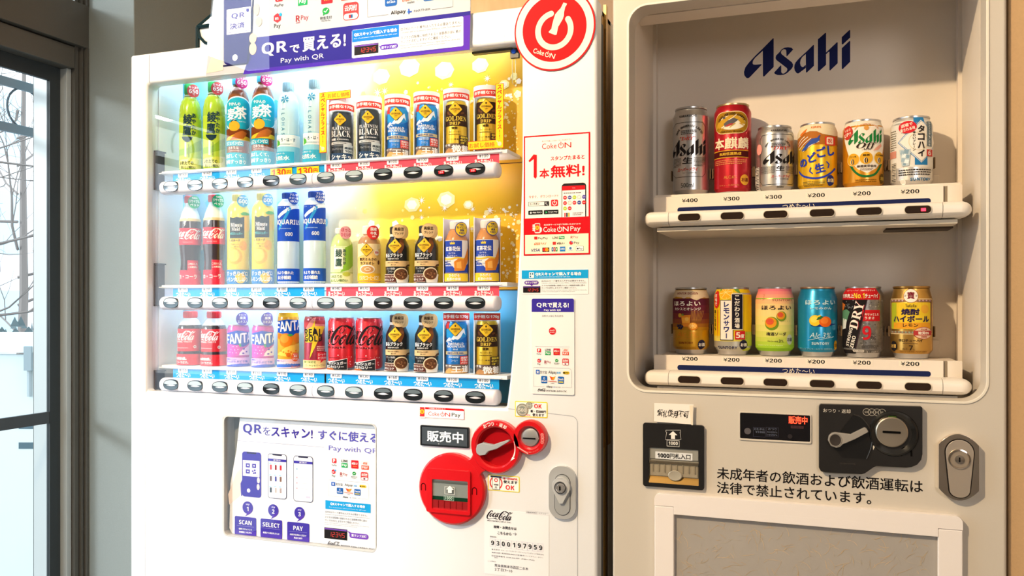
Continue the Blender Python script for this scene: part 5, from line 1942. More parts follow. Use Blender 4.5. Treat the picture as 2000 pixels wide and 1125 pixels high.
def s_barley(label):
    t = start('barley_tea_bottle', 'bottle', label, 'barley tea bottles of the top row')
    S = Samp(C5, 868, 1062, 876, .0222, COLX[3])
    r, V = S.r, S.V
    pr = [(0, 0), (r * .88, 0), (r, .004), (r, V(345)), (r * .95, V(300)), (r * .78, V(250)), (r * .56, V(218)), (.0102, V(208)), (.0102, V(188))]
    part_lathe(t, 'body', pr, M('#8a4a1e', .15, coat=.4))
    cap(t, .0118, V(190), V(122), M('#35b9d6', .35))
    R = lerp_profile(pr, r)
    A = Art()
    a0, a1 = S.all()
    A.rect(a0, V(560), a1, V(400), '#1fb0cd', 1)
    c = S.p(968, 440)
    A.disc(c[0], c[1], S.pm * 160, '#eaf6f8', 2, rz=S.pm * 145, n=44)
    A.disc(c[0], c[1], S.pm * 150, '#1fb0cd', 3, rz=S.pm * 134, n=44)
    A.text('やかんの', *S.B(888, 346, 985, 374), '#f6fcfd', 'b', 4)
    A.t('麦', *S.p(905, 445), S.pm * 100, '#ffffff', 'b', 4, kx=.78)
    A.t('茶', *S.p(985, 430), S.pm * 104, '#ffffff', 'b', 4)
    A.text('FROM やかん', *S.B(970, 495, 1030, 508), '#dff4f7', '', 4)
    A.rect(a0, V(655), a1, V(562), '#7a3c16', 4)
    A.poly(S.P((868, 640), (930, 610), (1062, 625), (1062, 655), (868, 655)), '#e8c22e', 5)
    A.poly(S.P((900, 655), (940, 600), (1000, 575), (1040, 590), (1010, 640)), '#b9682a', 5)
    A.disc(*S.p(930, 540), S.pm * 46, '#e8b02c', 5, rz=S.pm * 42)
    A.line(S.P((905, 510), (925, 486), (955, 500)), S.pm * 7, '#22303a', 6)
    A.rect(a0, V(702), S.U(1010), V(658), '#22aecb', 5)
    A.text('カフェインゼロ', *S.B(874, 664, 1000, 694), '#ffffff', 'b', 6)
    A.text('ミネラル', *S.B(888, 706, 968, 730), '#f7e9dc', 'b', 6)
    A.small(*S.B(890, 738, 1000, 746), 1, '#e8cdb8', 6)
    A.rect(a0, V(874), a1, V(755), '#12b2d0', 5)
    A.text('香ばしくて、', *S.B(868, 768, 1012, 800), '#ffffff', 'b', 6)
    A.text('後味すっきり', *S.B(868, 812, 1028, 848), '#ffffff', 'b', 6)
    wrapped(t, 'label_print', A, R)
    badge(t, S, 1003, 180, 53, M('#d93a82', .4), (('たっぷり', .6), ('650', 1), ('ml', .3)), r, lab='magenta round badge')
    return t


def s_water(label):
    t = start('water_bottle', 'bottle', label, 'water bottles of the top row')
    S = Samp(C5, 1085, 1268, 842, .0222, COLX[4])
    r, V = S.r, S.V
    pr = [(0, 0), (r * .88, 0), (r, .004), (r, V(420)), (r * .97, V(340)), (r * .8, V(285)), (r * .5, V(258)), (.0100, V(250)), (.0100, V(238))]
    part_lathe(t, 'body', pr, M('#bfe3f0', .12, coat=.4))
    cap(t, .0112, V(240), V(165), M('#b4dcec', .35))
    R = lerp_profile(pr, r)
    A = Art()
    a0, a1 = S.all()
    A.rect(a0, V(840), a1, V(600), '#8fd3ea', 1)
    A.rect(a0, V(700), a1, V(606), '#f2fafc', 2)
    for i in range(6):
        a = PI / 3 * i + .4
        c = S.p(1145, 318)
        q = S.pm * 40
        A.poly([c, (c[0] + q * math.cos(a - .3), c[1] + q * math.sin(a - .3)), (c[0] + q * .75 * math.cos(a), c[1] + q * .75 * math.sin(a)), (c[0] + q * math.cos(a + .3), c[1] + q * math.sin(a + .3))], '#2f86ae', 3)
    for i, ch in enumerate('ILOHAS'):
        A.t(ch, *S.p(1135, 400 + 40 * i), S.pm * 26, '#3d8cae', '', 3, rot=-PI / 2)
    A.text('い・ろ・は・す', *S.B(1090, 632, 1230, 662), '#1d5f74', 'b', 3)
    A.small(*S.B(1110, 676, 1215, 690), 2, '#7fb6c4', 3)
    A.poly(S.P((1090, 640), (1110, 660), (1112, 685), (1090, 700)), '#58b848', 3)
    wrapped(t, 'label_print', A, R)
    A = Art()
    A.rect(S.U(1045), V(838), S.U(1225), V(742), '#3fb5da', 1)
    A.text('富士の麓から', *S.B(1055, 750, 1150, 764), '#ffffff', '', 2)
    A.text('天然水', *S.B(1070, 776, 1190, 812), '#ffffff', 'b', 2)
    wrapped(t, 'card', A, lambda z: r + .0015, label='blue card at the foot of the bottle')
    return t


def can_body(t, r, z0, z1, mat, lid=None):
    pr = [(0, z0), (r * .84, z0), (r * .88, z0 + .0008), (r, z0 + .004), (r, z1 - .0075), (r * .90, z1 - .0025), (r * .90, z1 - .0018)]
    part_lathe(t, 'body', pr, mat)
    part_lathe(t, 'lid', [(r * .88, z1 - .0022), (r * .93, z1 - .0016), (r * .93, z1), (r * .86, z1), (r * .84, z1 - .0022), (0, z1 - .0022)], lid or M('#c5c8cc', .3, .9))
    return lerp_profile(pr, r)


def gcard(t, S, zb0, zb1, ztop, R, text='お手軽な170g'):
    """curved white card round the can with a red band above it"""
    mb = MB().lathe([(R, .0005), (R, ztop)], M('#eef1f5', .4), 16, a0=S.va + 1.15, a1=S.va + 2 * PI - 1.15)
    mb.lathe([(R, zb0), (R, ztop)], M('#eef1f5', .4), 16, a0=S.va - 1.15, a1=S.va + 1.15)
    c = obj('card', mb, t, 'white curved card with red band')
    A = Art()
    q = 1.3 * R
    A.rect(S.va * R - q, zb0, S.va * R + q, zb1, '#e0443e', 1)
    A.text(text, S.va * R - q * .86, zb0 + (zb1 - zb0) * .2, S.va * R + q * .78, zb1 - (zb1 - zb0) * .18, '#ffffff', 'b', 2)
    obj('card_print', A.wrap(lambda z: R), c, flat=True)
    return c


def s_platinum(label):
    t = start('black_coffee_can', 'can', label, 'black coffee cans of the top row')
    S = Samp(C6, 352, 515, 798, .0198, COLX[7])
    r, V = S.r, S.V
    R = can_body(t, r, .006, V(388), M('#1d2b38', .3, .3, coat=.2))
    A = Art()
    a0, a1 = S.all()
    diamond(A, S, 422, 462, 52)
    A.text('PLATINUM', *S.B(360, 520, 500, 546), '#e6eaee', 's', 3)
    A.text('BLACK', *S.B(357, 552, 502, 602), '#ffffff', 's', 3)
    A.text('無糖', *S.B(358, 614, 390, 634), '#f2f4f6', 'b', 3)
    A.small(*S.B(400, 616, 490, 630), 1, '#c9ced4', 3)
    A.rect(a0, V(664), a1, V(644), '#e2e5e8', 2)
    A.small(*S.B(370, 648, 480, 660), 1, '#4a545e', 3)
    A.rect(a0, V(676), a1, V(672), '#8a949e', 2)
    A.text('ブラックコーヒー', *S.B(362, 694, 450, 712), '#cfd6dc', '', 3)
    wrapped(t, 'label_print', A, R)
    gcard(t, S, V(390), V(338), V(292), .0252)
    A = Art()
    A.rect(S.U(350), V(797), S.U(540), V(736), '#2b4a70', 1)
    A.text('シャキッと', *S.B(362, 745, 528, 790), '#ffffff', 'b', 3)
    A.rect(S.U(452), V(735), S.U(528), V(664), '#d6e0e6', 2)
    A.text('高級豆', *S.B(460, 684, 520, 704), '#2b3c4c', 'b', 3)
    A.text('100%', *S.B(464, 710, 516, 728), '#2b3c4c', 'b', 3)
    wrapped(t, 'tag_print', A, lambda z: r + .0015)
    return t


def s_emerald(label, group):
    t = start('blue_coffee_can', 'can', label, group)
    S = Samp(C10, 1203, 1407, 662, .0198, COLX[10])
    r, V = S.r, S.V
    R = can_body(t, r, .006, V(176), M('#1a78cc', .3, .3, coat=.2))
    A = Art()
    a0, a1 = S.all()
    A.rect(a0, V(330), a1, V(200), '#2b9adf', 1)
    A.poly(S.P((1205, 372), (1240, 330), (1255, 345), (1290, 300), (1310, 320), (1350, 268), (1378, 245), (1390, 310), (1370, 285), (1345, 330), (1320, 350), (1290, 345), (1260, 372), (1245, 360), (1225, 380)), '#f2f8fd', 2)
    A.poly(S.P((1205, 380), (1260, 350), (1330, 360), (1405, 310), (1405, 380), (1205, 400)), '#1468be', 2)
    A.rect(S.U(1208), V(250), S.U(1236), V(185), '#d63a3a', 2)
    diamond(A, S, 1295, 254, 63, 4)
    A.text('EMERALD', *S.B(1228, 378, 1370, 399), '#f4f9fd', 'b', 4)
    A.text('MOUNTAIN', *S.B(1222, 403, 1380, 424), '#f4f9fd', 'b', 4)
    A.text('Blend', *S.B(1272, 432, 1318, 446), '#d9ecf8', 'i', 4)
    A.rect(a0, V(489), a1, V(460), '#e3cf9c', 3)
    A.text('高級豆×牛乳100%', *S.B(1222, 464, 1370, 484), '#1a5fae', 'b', 4)
    A.small(*S.B(1235, 496, 1330, 520), 2, '#cfe4f4', 4)
    A.text('コーヒー', *S.B(1256, 534, 1318, 552), '#e8f3fb', '', 4)
    wrapped(t, 'label_print', A, R)
    gcard(t, S, V(172), V(108), V(70), .0252)
    A = Art()
    A.rect(S.U(1196), V(660), S.U(1436), V(578), '#7a6a62', 1)
    A.poly(S.P((1196, 660), (1240, 610), (1300, 625), (1420, 600), (1436, 660)), '#d8a86a', 2)
    A.text('この一杯', *S.B(1202, 582, 1262, 602), '#ffffff', 'b', 3)
    A.text('王道', *S.B(1262, 588, 1412, 652), '#ffffff', 'b', 4)
    A.rect(S.U(1342), V(578), S.U(1422), V(502), '#e0483f', 3)
    for i, s_ in enumerate(('高級豆と', '牛乳の', 'バランス')):
        A.text(s_, *S.B(1350, 508 + 23 * i, 1414, 526 + 23 * i), '#ffffff', 'b', 4)
    wrapped(t, 'tag_print', A, lambda z: r + .0015)
    return t


def s_golden(label, group):
    t = start('gold_coffee_can', 'can', label, group)
    S = Samp(C10, 1486, 1696, 668, .0198, COLX[11])
    r, V = S.r, S.V
    R = can_body(t, r, .006, V(168), M('#dcb92c', .3, .35, coat=.2))
    A = Art()
    a0, a1 = S.all()
    A.rect(a0, V(414), a1, V(212), '#3a241a', 1)
    for i in range(18):
        rnd_ = random.Random(i)
        c = S.p(1490 + rnd_.random() * 200, 220 + rnd_.random() * 90)
        A.disc(c[0], c[1], S.pm * 14, '#6a4226', 2, rz=S.pm * 9, n=10)
    diamond(A, S, 1582, 258, 66, 3)
    A.text('GOLDEN', *S.B(1494, 324, 1684, 366), '#f0cf52', 's', 4)
    A.text('DRIP', *S.B(1530, 376, 1630, 405), '#f0cf52', 's', 4)
    A.text('微糖', *S.B(1548, 420, 1606, 446), '#3a2a12', 'b', 3)
    A.text('濃いコクと香り', *S.B(1524, 460, 1634, 476), '#4a381a', '', 3)
    A.small(*S.B(1520, 486, 1640, 498), 1, '#6a5424', 3)
    A.text('コーヒー', *S.B(1510, 528, 1570, 544), '#4a381a', '', 3)
    A.small(*S.B(1575, 528, 1690, 546), 1, '#6a5424', 3)
    wrapped(t, 'label_print', A, R)
    gcard(t, S, V(168), V(108), V(66), .0252)
    A = Art()
    A.rect(S.U(1472), V(668), S.U(1728), V(578), '#6a5a54', 1)
    A.poly(S.P((1472, 668), (1520, 620), (1600, 635), (1728, 600), (1728, 668)), '#b98a5a', 2)
    A.text('コクを', *S.B(1480, 582, 1542, 604), '#ffffff', 'b', 3)
    A.text('微糖', *S.B(1552, 592, 1700, 660), '#ffffff', 'b', 4)
    A.rect(S.U(1624), V(588), S.U(1714), V(504), '#3b2a26', 3)
    for i, s_ in enumerate(('糖類', '60%', 'オフ')):
        A.text(s_, *S.B(1636, 510 + 26 * i, 1704, 530 + 26 * i), '#e8d24a', 'b', 4)
    wrapped(t, 'tag_print', A, lambda z: r + .0015)
    return t


def s_cola(label):
    t = start('cola_bottle', 'bottle', label, 'tall cola bottles of the middle row')
    S = Samp(C7, 460, 640, 864, .0222, COLX[1])
    r, V = S.r, S.V
    cont = [(r * .90, .0), (r * .94, .004), (r * .94, V(760)), (r * .86, V(690)), (r * .90, V(620)), (r, V(540)), (r, V(400)), (r * .96, V(340))]
    part_lathe(t, 'liquid', [(0, 0)] + cont, M('#30110f', .15, coat=.5))
    up = [(r * .96, V(340)), (r * .84, V(290)), (r * .62, V(240)), (.0105, V(205)), (.0105, V(190))]
    part_lathe(t, 'shoulder', up, M('#dfe9ec', .12, coat=.5))
    part_lathe(t, 'foam_line', [(r * .968, V(345)), (r * .972, V(335)), (r * .93, V(322))], M('#d9c79a', .4))
    cap(t, .0116, V(194), V(132), M('#e02434', .35))
    R = lerp_profile(cont + up, r)
    A = Art()
    a0, a1 = S.all()
    A.rect(a0, V(538), a1, V(402), '#df2a40', 1)
    A.text('ORIGINAL TASTE', *S.B(490, 512, 572, 522), '#f6c9cf', '', 2)
    x0 = S.U(452)
    cola(A, r * (S.va - 1.85), V(494), S.U(632), V(412), '#ffffff', 2, 1.1)
    A.poly(S.P((500, 345), (522, 342), (508, 370), (518, 366), (500, 392), (506, 368), (498, 370)), '#e6e6e6', 2)
    A.rect(a0, V(863), a1, V(745), '#e32a46', 2)
    A.rect(S.U(527), V(745), S.U(622), V(664), '#e32a46', 2)
    A.text('このおいしさ、', *S.B(532, 684, 616, 704), '#ffffff', 'b', 3)
    A.text('この爽快感。', *S.B(534, 710, 610, 728), '#ffffff', 'b', 3)
    A.text('コカ・コーラ', *S.B(446, 780, 606, 814), '#ffffff', 'b', 3)
    wrapped(t, 'label_print', A, R)
    badge(t, S, 590, 190, 53, M('#12a878', .4), (('100%', .45), ('リサイクル', .8), ('ペット', .7)), r, lab='green round badge')
    return t


def s_lemon(label):
    t = start('lemonade_bottle', 'bottle', label, 'lemonade bottles of the middle row')
    S = Samp(C7, 860, 1050, 860, .0222, COLX[3])
    r, V = S.r, S.V
    pr = [(0, 0), (r * .9, 0), (r, .004), (r, V(290)), (r * .96, V(240)), (r * .7, V(200)), (.0115, V(180)), (.0115, V(172))]
    part_lathe(t, 'body', pr, M('#f1d640', .25, coat=.3))
    cap(t, .0122, V(174), V(118), M('#f4e04a', .35))
    R = lerp_profile(pr, r)
    A = Art()
    A.disc(*S.p(1030, 355), S.pm * 66, '#f5c234', 1, rz=S.pm * 70)
    A.disc(*S.p(925, 632), S.pm * 62, '#f3b12e', 1, rz=S.pm * 66)
    A.disc(*S.p(918, 625), S.pm * 46, '#f8cf5a', 2, rz=S.pm * 50)
    A.disc(*S.p(1000, 545), S.pm * 34, '#f3b12e', 1, rz=S.pm * 40)
    A.poly(S.P((972, 285), (1000, 268), (1035, 272), (1052, 285), (1020, 296), (990, 297)), '#3fa53f', 3)
    A.poly(S.P((888, 486), (888, 310), (915, 322), (945, 310), (975, 318), (1006, 306), (1006, 482)), '#1f2a2e', 3)
    A.text('Minute', *S.B(895, 360, 990, 392), '#ffffff', 's', 4)
    A.text('Maid', *S.B(903, 396, 970, 424), '#ffffff', 's', 4)
    A.text('ゼロシュガー', *S.B(892, 436, 992, 458), '#58d4dc', 'b', 4)
    A.text('レモネード', *S.B(884, 492, 972, 514), '#2d2a1a', 'b', 3)
    A.text('きび砂糖すっきり', *S.B(892, 528, 962, 542), '#4a4420', '', 3)
    A.text('レモン果汁入り', *S.B(880, 548, 990, 562), '#4a4420', '', 3)
    a0, a1 = S.all()
    A.rect(a0, V(858), a1, V(740), '#1f7fc8', 3)
    A.disc(*S.p(975, 810), S.pm * 42, '#f5c22e', 4)
    A.text('すっきりゼロ', *S.B(868, 752, 1030, 790), '#ffffff', 'b', 5)
    A.text('レモン丸しぼり', *S.B(864, 800, 1030, 838), '#ffffff', 'b', 5)
    wrapped(t, 'label_print', A, R)
    badge(t, S, 1002, 180, 50, M('#2a9ed6', .4), (('微糖すっきり', .5), ('600', 1), ('ml', .25)), r, lab='blue round badge')
    return t


def s_sport(label):
    t = start('sports_drink_bottle', 'bottle', label, 'sports drink bottles of the middle row')
    S = Samp(C7, 1070, 1260, 856, .0222, COLX[4])
    r, V = S.r, S.V
    pr = [(0, 0), (r * .9, 0), (r, .004), (r, V(520)), (r * .97, V(500)), (r * .97, V(240)), (r * .9, V(205)), (r * .6, V(175)), (.0115, V(165))]
    part_lathe(t, 'body', pr, M('#d4e8f6', .14, coat=.4))
    cap(t, .0124, V(168), V(112), M('#2456be', .35))
    R = lerp_profile(pr, r)
    A = Art()
    a0, a1 = S.all()
    A.rect(a0, V(512), a1, V(228), '#1d4fc2', 1)
    A.line(S.P((1080, 320), (1140, 270), (1200, 240), (1258, 232)), S.pm * 26, '#e8f3fc', 2, n=4)
    A.line(S.P((1085, 420), (1150, 300), (1180, 240)), S.pm * 22, '#2f9ade', 2, n=4)
    A.text('AQUARIUS', *S.B(1064, 338, 1258, 386), '#ffffff', 'b', 3)
    A.text('600', *S.B(1138, 440, 1200, 470), '#f2f8ff', 'b', 3)
    A.small(*S.B(1090, 405, 1190, 416), 1, '#9fc0ee', 3)
    A.rect(a0, V(852), a1, V(732), '#2058c6', 1)
    A.text('水より優れた', *S.B(1076, 752, 1208, 780), '#ffffff', 'b', 2)
    A.text('水分補給', *S.B(1080, 788, 1188, 820), '#ffffff', 'b', 2)
    wrapped(t, 'label_print', A, R)
    badge(t, S, 1215, 165, 50, M('#2d58bd', .4), (('アミノ酸', .7), ('クエン酸', .7), ('+BCAA', .6)), r, lab='blue round badge')
    return t


def s_hot_tea(label):
    t = start('hot_tea_bottle', 'bottle', label, None)
    S = Samp(C8, 116, 308, 850, .0215, COLX[6])
    r, V = S.r, S.V
    pr = [(0, 0), (r * .9, 0), (r, .004), (r, V(560)), (r * .92, V(510)), (r * .7, V(470)), (.0110, V(452)), (.0110, V(444))]
    part_lathe(t, 'body', pr, M('#c2dc8a', .2, coat=.3))
    cap(t, .0124, V(446), V(398), M('#f2efe8', .4))
    R = lerp_profile(pr, r)
    A = Art()
    a0, a1 = S.all()
    A.rect(a0, V(760), a1, V(550), '#d9ebb4', 1)
    A.poly(S.P((240, 560), (308, 520), (308, 700), (270, 740), (200, 760), (240, 680)), '#8cc43e', 2)
    A.rect(S.U(150), V(735), S.U(222), V(565), '#f7faee', 3)
    A.t('綾', *S.p(188, 605), S.pm * 66, '#3a5a50', 'b', 4, kx=.8)
    A.t('鷹', *S.p(186, 680), S.pm * 66, '#3a5a50', 'b', 4, kx=.8)
    A.vtext('あやたか', S.U(235), V(700), V(570), S.pm * 24, '#3a5a50', 'b', 4)
    A.rect(a0, V(848), a1, V(768), '#ecf2c2', 3)
    A.disc(*S.p(255, 775), S.pm * 34, '#c7d45a', 4, rz=S.pm * 18)
    A.text('いれたての', *S.B(124, 782, 215, 806), '#5a7a3c', 'b', 4)
    A.text('おいしい味わい', *S.B(122, 812, 260, 838), '#5a7a3c', 'b', 4)
    wrapped(t, 'label_print', A, R)
    badge(t, S, 252, 440, 52, M('#efb0bb', .4), (('ほっと', .7), ('ひといき', .7)), r, txt='#d4566a', lab='pale pink round badge')
    return t


def s_latte(label):
    t = start('cafe_au_lait_bottle', 'bottle', label, None)
    S = Samp(C8, 336, 542, 848, .0220, COLX[7])
    r, V = S.r, S.V
    pr = [(0, 0), (r * .9, 0), (r, .004), (r, V(530)), (r * .93, V(500)), (r * .72, V(470)), (.0115, V(456)), (.0115, V(446))]
    part_lathe(t, 'body', pr, M('#b5875c', .2, coat=.3))
    cap(t, .0128, V(448), V(380), M('#f1ede6', .4))
    R = lerp_profile(pr, r)
    A = Art()
    a0, a1 = S.all()
    A.rect(a0, V(846), a1, V(530), '#eec878', 1)
    A.poly(S.P((340, 640), (420, 610), (540, 560), (540, 530), (340, 530)), '#f7e2b0', 2)
    A.rect(a0, V(846), a1, V(768), '#f2bf2c', 2)
    diamond(A, S, 415, 580, 50)
    A.text('贅沢ミルクの', *S.B(358, 643, 502, 668), '#4a2a12', 'b', 4)
    A.text('カフェオレ', *S.B(364, 674, 482, 698), '#4a2a12', 'b', 4)
    A.disc(*S.p(420, 735), S.pm * 62, '#f7f1e6', 4, rz=S.pm * 36)
    A.disc(*S.p(420, 737), S.pm * 52, '#d09a5c', 5, rz=S.pm * 28)
    A.ring(*S.p(425, 735), S.pm * 24, S.pm * 6, '#f4e4cc', 6, rz=S.pm * 14)
    A.disc(*S.p(520, 680), S.pm * 12, '#6a3c1e', 4, rz=S.pm * 18)
    A.text('ミルクとコーヒーのコク', *S.B(356, 786, 520, 822), '#fff6dc', 'b', 4)
    A.disc(*S.p(505, 600), S.pm * 24, '#f8f2e6', 4)
    A.t('国産', *S.p(505, 600), S.pm * 18, '#d43a3a', 'b', 5)
    wrapped(t, 'label_print', A, R)
    badge(t, S, 482, 440, 56, M('#e0322e', .4), (('国産', .9), ('牛乳', .9), ('使用', .45)), r, lab='red round badge')
    return t


def s_bottle_can(label, group):
    t = start('black_bottle_can', 'can', label, group)
    S = Samp(C8, 812, 1034, 848, .0225, COLX[9])
    r, V = S.r, S.V
    pr = [(0, 0), (r * .9, 0), (r, .004), (r, V(560)), (r * .97, V(540)), (r * .66, V(475)), (r * .62, V(455)), (r * .62, V(446))]
    part_lathe(t, 'body', pr, M('#1b1c1f', .25, .3, coat=.3))
    part_lathe(t, 'neck_ring', [(r * .63, V(470)), (r * .66, V(466)), (r * .66, V(448)), (r * .62, V(446))], M('#e9e4dc', .35))
    cap(t, r * .64, V(446), V(382), M('#1d1e22', .35))
    R = lerp_profile(pr, r)
    A = Art()
    a0, a1 = S.all()
    A.poly(S.P((930, 600), (950, 540), (950, 490), (1000, 480), (985, 560), (960, 610)), '#7a4522', 1)
    diamond(A, S, 898, 545, 60, 3)
    A.text('香るブラック', *S.B(820, 606, 972, 640), '#ffffff', 'b', 3)
    A.text('猿田彦珈琲 監修', *S.B(836, 645, 938, 657), '#d9d4cc', 'b', 3)
    A.rect(a0, V(714), a1, V(668), '#e6c48e', 2)
    A.text('淹れたてのような香り、', *S.B(836, 676, 940, 688), '#3a2412', 'b', 3)
    A.text('深いコク', *S.B(866, 694, 912, 706), '#3a2412', 'b', 3)
    A.text('ブラック無糖/', *S.B(822, 722, 906, 740), '#e8e4de', '', 3)
    A.text('コーヒー', *S.B(842, 746, 890, 762), '#e8e4de', '', 3)
    A.line(S.P((985, 735), (1015, 705), (1034, 700)), S.pm * 16, '#5a3a24', 4)
    wrapped(t, 'label_print', A, R)
    A = Art()
    A.rect(S.U(800), V(843), S.U(915), V(776), '#f2e6d6', 1)
    A.rect(S.U(804), V(840), S.U(915), V(780), '#5a2a22', 2)
    A.text('淹れたてのような', *S.B(808, 788, 900, 804), '#f6e6da', 'b', 3)
    A.text('香りとコク', *S.B(814, 812, 898, 830), '#ffffff', 'b', 3)
    A.poly(S.P((908, 780), (1028, 780), (1018, 846), (925, 846)), '#e6e2de', 3)
    A.disc(*S.p(966, 776), S.pm * 62, '#f4e2bc', 4, rz=S.pm * 52)
    A.disc(*S.p(966, 778), S.pm * 54, '#6a3f26', 5, rz=S.pm * 44)
    for i in range(14):
        q = random.Random(i + 40)
        A.disc(*S.p(966 + q.uniform(-36, 36), 780 + q.uniform(-26, 26)), S.pm * q.uniform(5, 11), q.choice(('#9a6a44', '#4a2816', '#b98a60')), 6, n=8)
    wrapped(t, 'tag_print', A, lambda z: r + .0015)
    A = Art()
    A.disc(*S.p(985, 432), S.pm * 56, '#dcb984', 1)
    A.disc(*S.p(942, 428), S.pm * 58, '#caa067', 2)
    A.disc(*S.p(942, 428), S.pm * 55, '#e6c793', 3)
    A.text('高級豆', *S.B(900, 396, 985, 424), '#3a2412', 'b', 4)
    A.text('ブレンド', *S.B(902, 434, 982, 454), '#3a2412', 'b', 4)
    wrapped(t, 'badge', A, lambda z: r + .0008, label='beige round badge')
    return t


def s_milk_tea(label):
    t = start('milk_tea_bottle', 'bottle', label, 'milk tea bottles of the middle row')
    S = Samp(C8, 1042, 1256, 846, .0215, COLX[10])
    r, V = S.r, S.V
    pr = [(0, 0), (r * .9, 0), (r, .004), (r, V(505)), (r * .95, V(490)), (r * .66, V(430)), (r * .55, V(420)), (r * .55, V(412))]
    part_lathe(t, 'body', pr, M('#c98a50', .2, coat=.3))
    cap(t, r * .57, V(414), V(348), M('#eeece8', .4))
    R = lerp_profile(pr, r)
    A = Art()
    a0, a1 = S.all()
    A.rect(a0, V(766), a1, V(506), '#f2efe9', 1)
    A.rect(a0, V(640), S.U(1200), V(510), '#2b4ab4', 2)
    A.poly(S.P((1040, 765), (1040, 670), (1090, 690), (1140, 740), (1200, 720), (1256, 690), (1256, 765)), '#2b4ab4', 2)
    A.line(S.P((1040, 652), (1100, 658), (1160, 645), (1210, 655), (1256, 640)), S.pm * 13, '#ecc23a', 3, n=3)
    A.poly(S.P((1092, 540), (1090, 520), (1100, 530), (1106, 515), (1113, 530), (1122, 515), (1126, 530), (1136, 520), (1134, 540)), '#f0cf4a', 3)
    A.text('紅茶花伝', *S.B(1056, 556, 1184, 594), '#ffffff', 'b', 3)
    A.text('ロイヤル', *S.B(1080, 604, 1140, 618), '#e6ecfa', 'b', 3)
    A.text('ミルクティー', *S.B(1066, 624, 1156, 640), '#e6ecfa', 'b', 3)
    A.poly(S.P((1132, 755), (1128, 680), (1165, 655), (1215, 660), (1250, 560), (1254, 640), (1220, 750)), '#e08a2e', 4)
    A.poly(S.P((1150, 730), (1150, 685), (1190, 675), (1195, 735)), '#f2b45a', 5)
    A.text('手摘みの', *S.B(1056, 668, 1100, 680), '#3a4a8a', 'b', 4)
    A.text('セイロン茶葉', *S.B(1050, 686, 1126, 698), '#e8ecf8', 'b', 4)
    A.text('100%使用', *S.B(1052, 704, 1112, 716), '#e8ecf8', 'b', 4)
    wrapped(t, 'label_print', A, R)
    mb = MB().lathe([(.0252, .0005), (.0252, V(322))], M('#e9e6f2', .4), 16, a0=S.va + 1.2, a1=S.va + 2 * PI - 1.2)
    obj('card', mb, t, 'white curved card behind the bottle')
    A = Art()
    A.rect(S.U(1040), V(842), S.U(1258), V(768), '#3a4fb0', 1)
    A.rect(S.U(1044), V(838), S.U(1252), V(772), '#f4d23a', 2)
    A.text('ひろがる', *S.B(1085, 776, 1180, 800), '#ffffff', 'b', 3)
    A.text('紅茶の余韻', *S.B(1070, 806, 1190, 830), '#ffffff', 'b', 3)
    wrapped(t, 'tag_print', A, lambda z: r + .0015)
    badge(t, S, 1202, 418, 58, M('#f2cf2e', .4), (('手摘み', .6), ('セイロン', .8), ('茶葉', .7), ('100%', .7)), r, txt='#2a2f6a', rim='#2a3f9e', lab='yellow round badge with blue rim')
    return t


def s_short_cola(label):
    t = start('short_cola_bottle', 'bottle', label, 'short cola bottles of the bottom row')
    S = Samp(C9, 588, 850, 660, .0255, COLX[1])
    r, V = S.r, S.V
    cont = [(r * .9, .0), (r, .003), (r, V(320)), (r * .98, V(275)), (r * .90, V(248))]
    part_lathe(t, 'liquid', [(0, 0)] + cont, M('#26181a', .12, coat=.5))
    up = [(r * .90, V(248)), (r * .7, V(205)), (.0135, V(180)), (.0130, V(172))]
    part_lathe(t, 'shoulder', up, M('#d3e4ea', .12, coat=.5))
    cap(t, .0142, V(176), V(104), M('#e5202e', .35))
    R = lerp_profile(cont + up, r)
    A = Art()
    a0, a1 = S.all()
    A.rect(a0, V(516), a1, V(286), '#d6222f', 1)
    cola(A, r * (S.va - 1.75), V(404), S.U(772), V(308), '#ffffff', 2, 1.1)
    A.text('ORIGINAL TASTE', *S.B(560, 408, 738, 425), '#ffe6e6', 'b', 2)
    A.small(*S.B(590, 475, 705, 487), 1, '#f0b9bd', 2)
    A.disc(*S.p(768, 470), S.pm * 16, '#f2e6e6', 2)
    A.small(*S.B(758, 462, 778, 478), 2, '#7a6a6c', 3)
    wrapped(t, 'label_print', A, R)
    A = Art()
    A.rect(a0, .0006, a1, V(545), '#e5303e', 1)
    A.text('この爽快感。', *S.B(570, 574, 690, 604), '#ffffff', 'b', 2)
    A.text('コカ・コーラだけ。', *S.B(555, 616, 708, 642), '#ffffff', 'b', 2)
    wrapped(t, 'card', A, lambda z: r + .0016, label='red card at the foot of the bottle')
    return t


def fanta(A, S, x0, y0, x1, y1, L=3):
    b = S.B(x0, y0, x1, y1)
    w_, h_ = b[2] - b[0], b[3] - b[1]
    for i, ch in enumerate('FANTA'):
        zc = b[1] + h_ * (.42 + .045 * i)
        xx = b[0] + w_ * (.02 + .196 * i)
        for d, m, l in ((.22, '#0f3f9e', L), (0, '#ffffff', L + 1)):
            A.text(ch, xx - w_ * .05 * d, zc - h_ * (.42 + d * .12), xx + w_ * (.185 + .05 * d), zc + h_ * (.42 + d * .12), m, 'h' if d else 'b', l, rot=(-.06, .08, -.05, .06, -.04)[i])


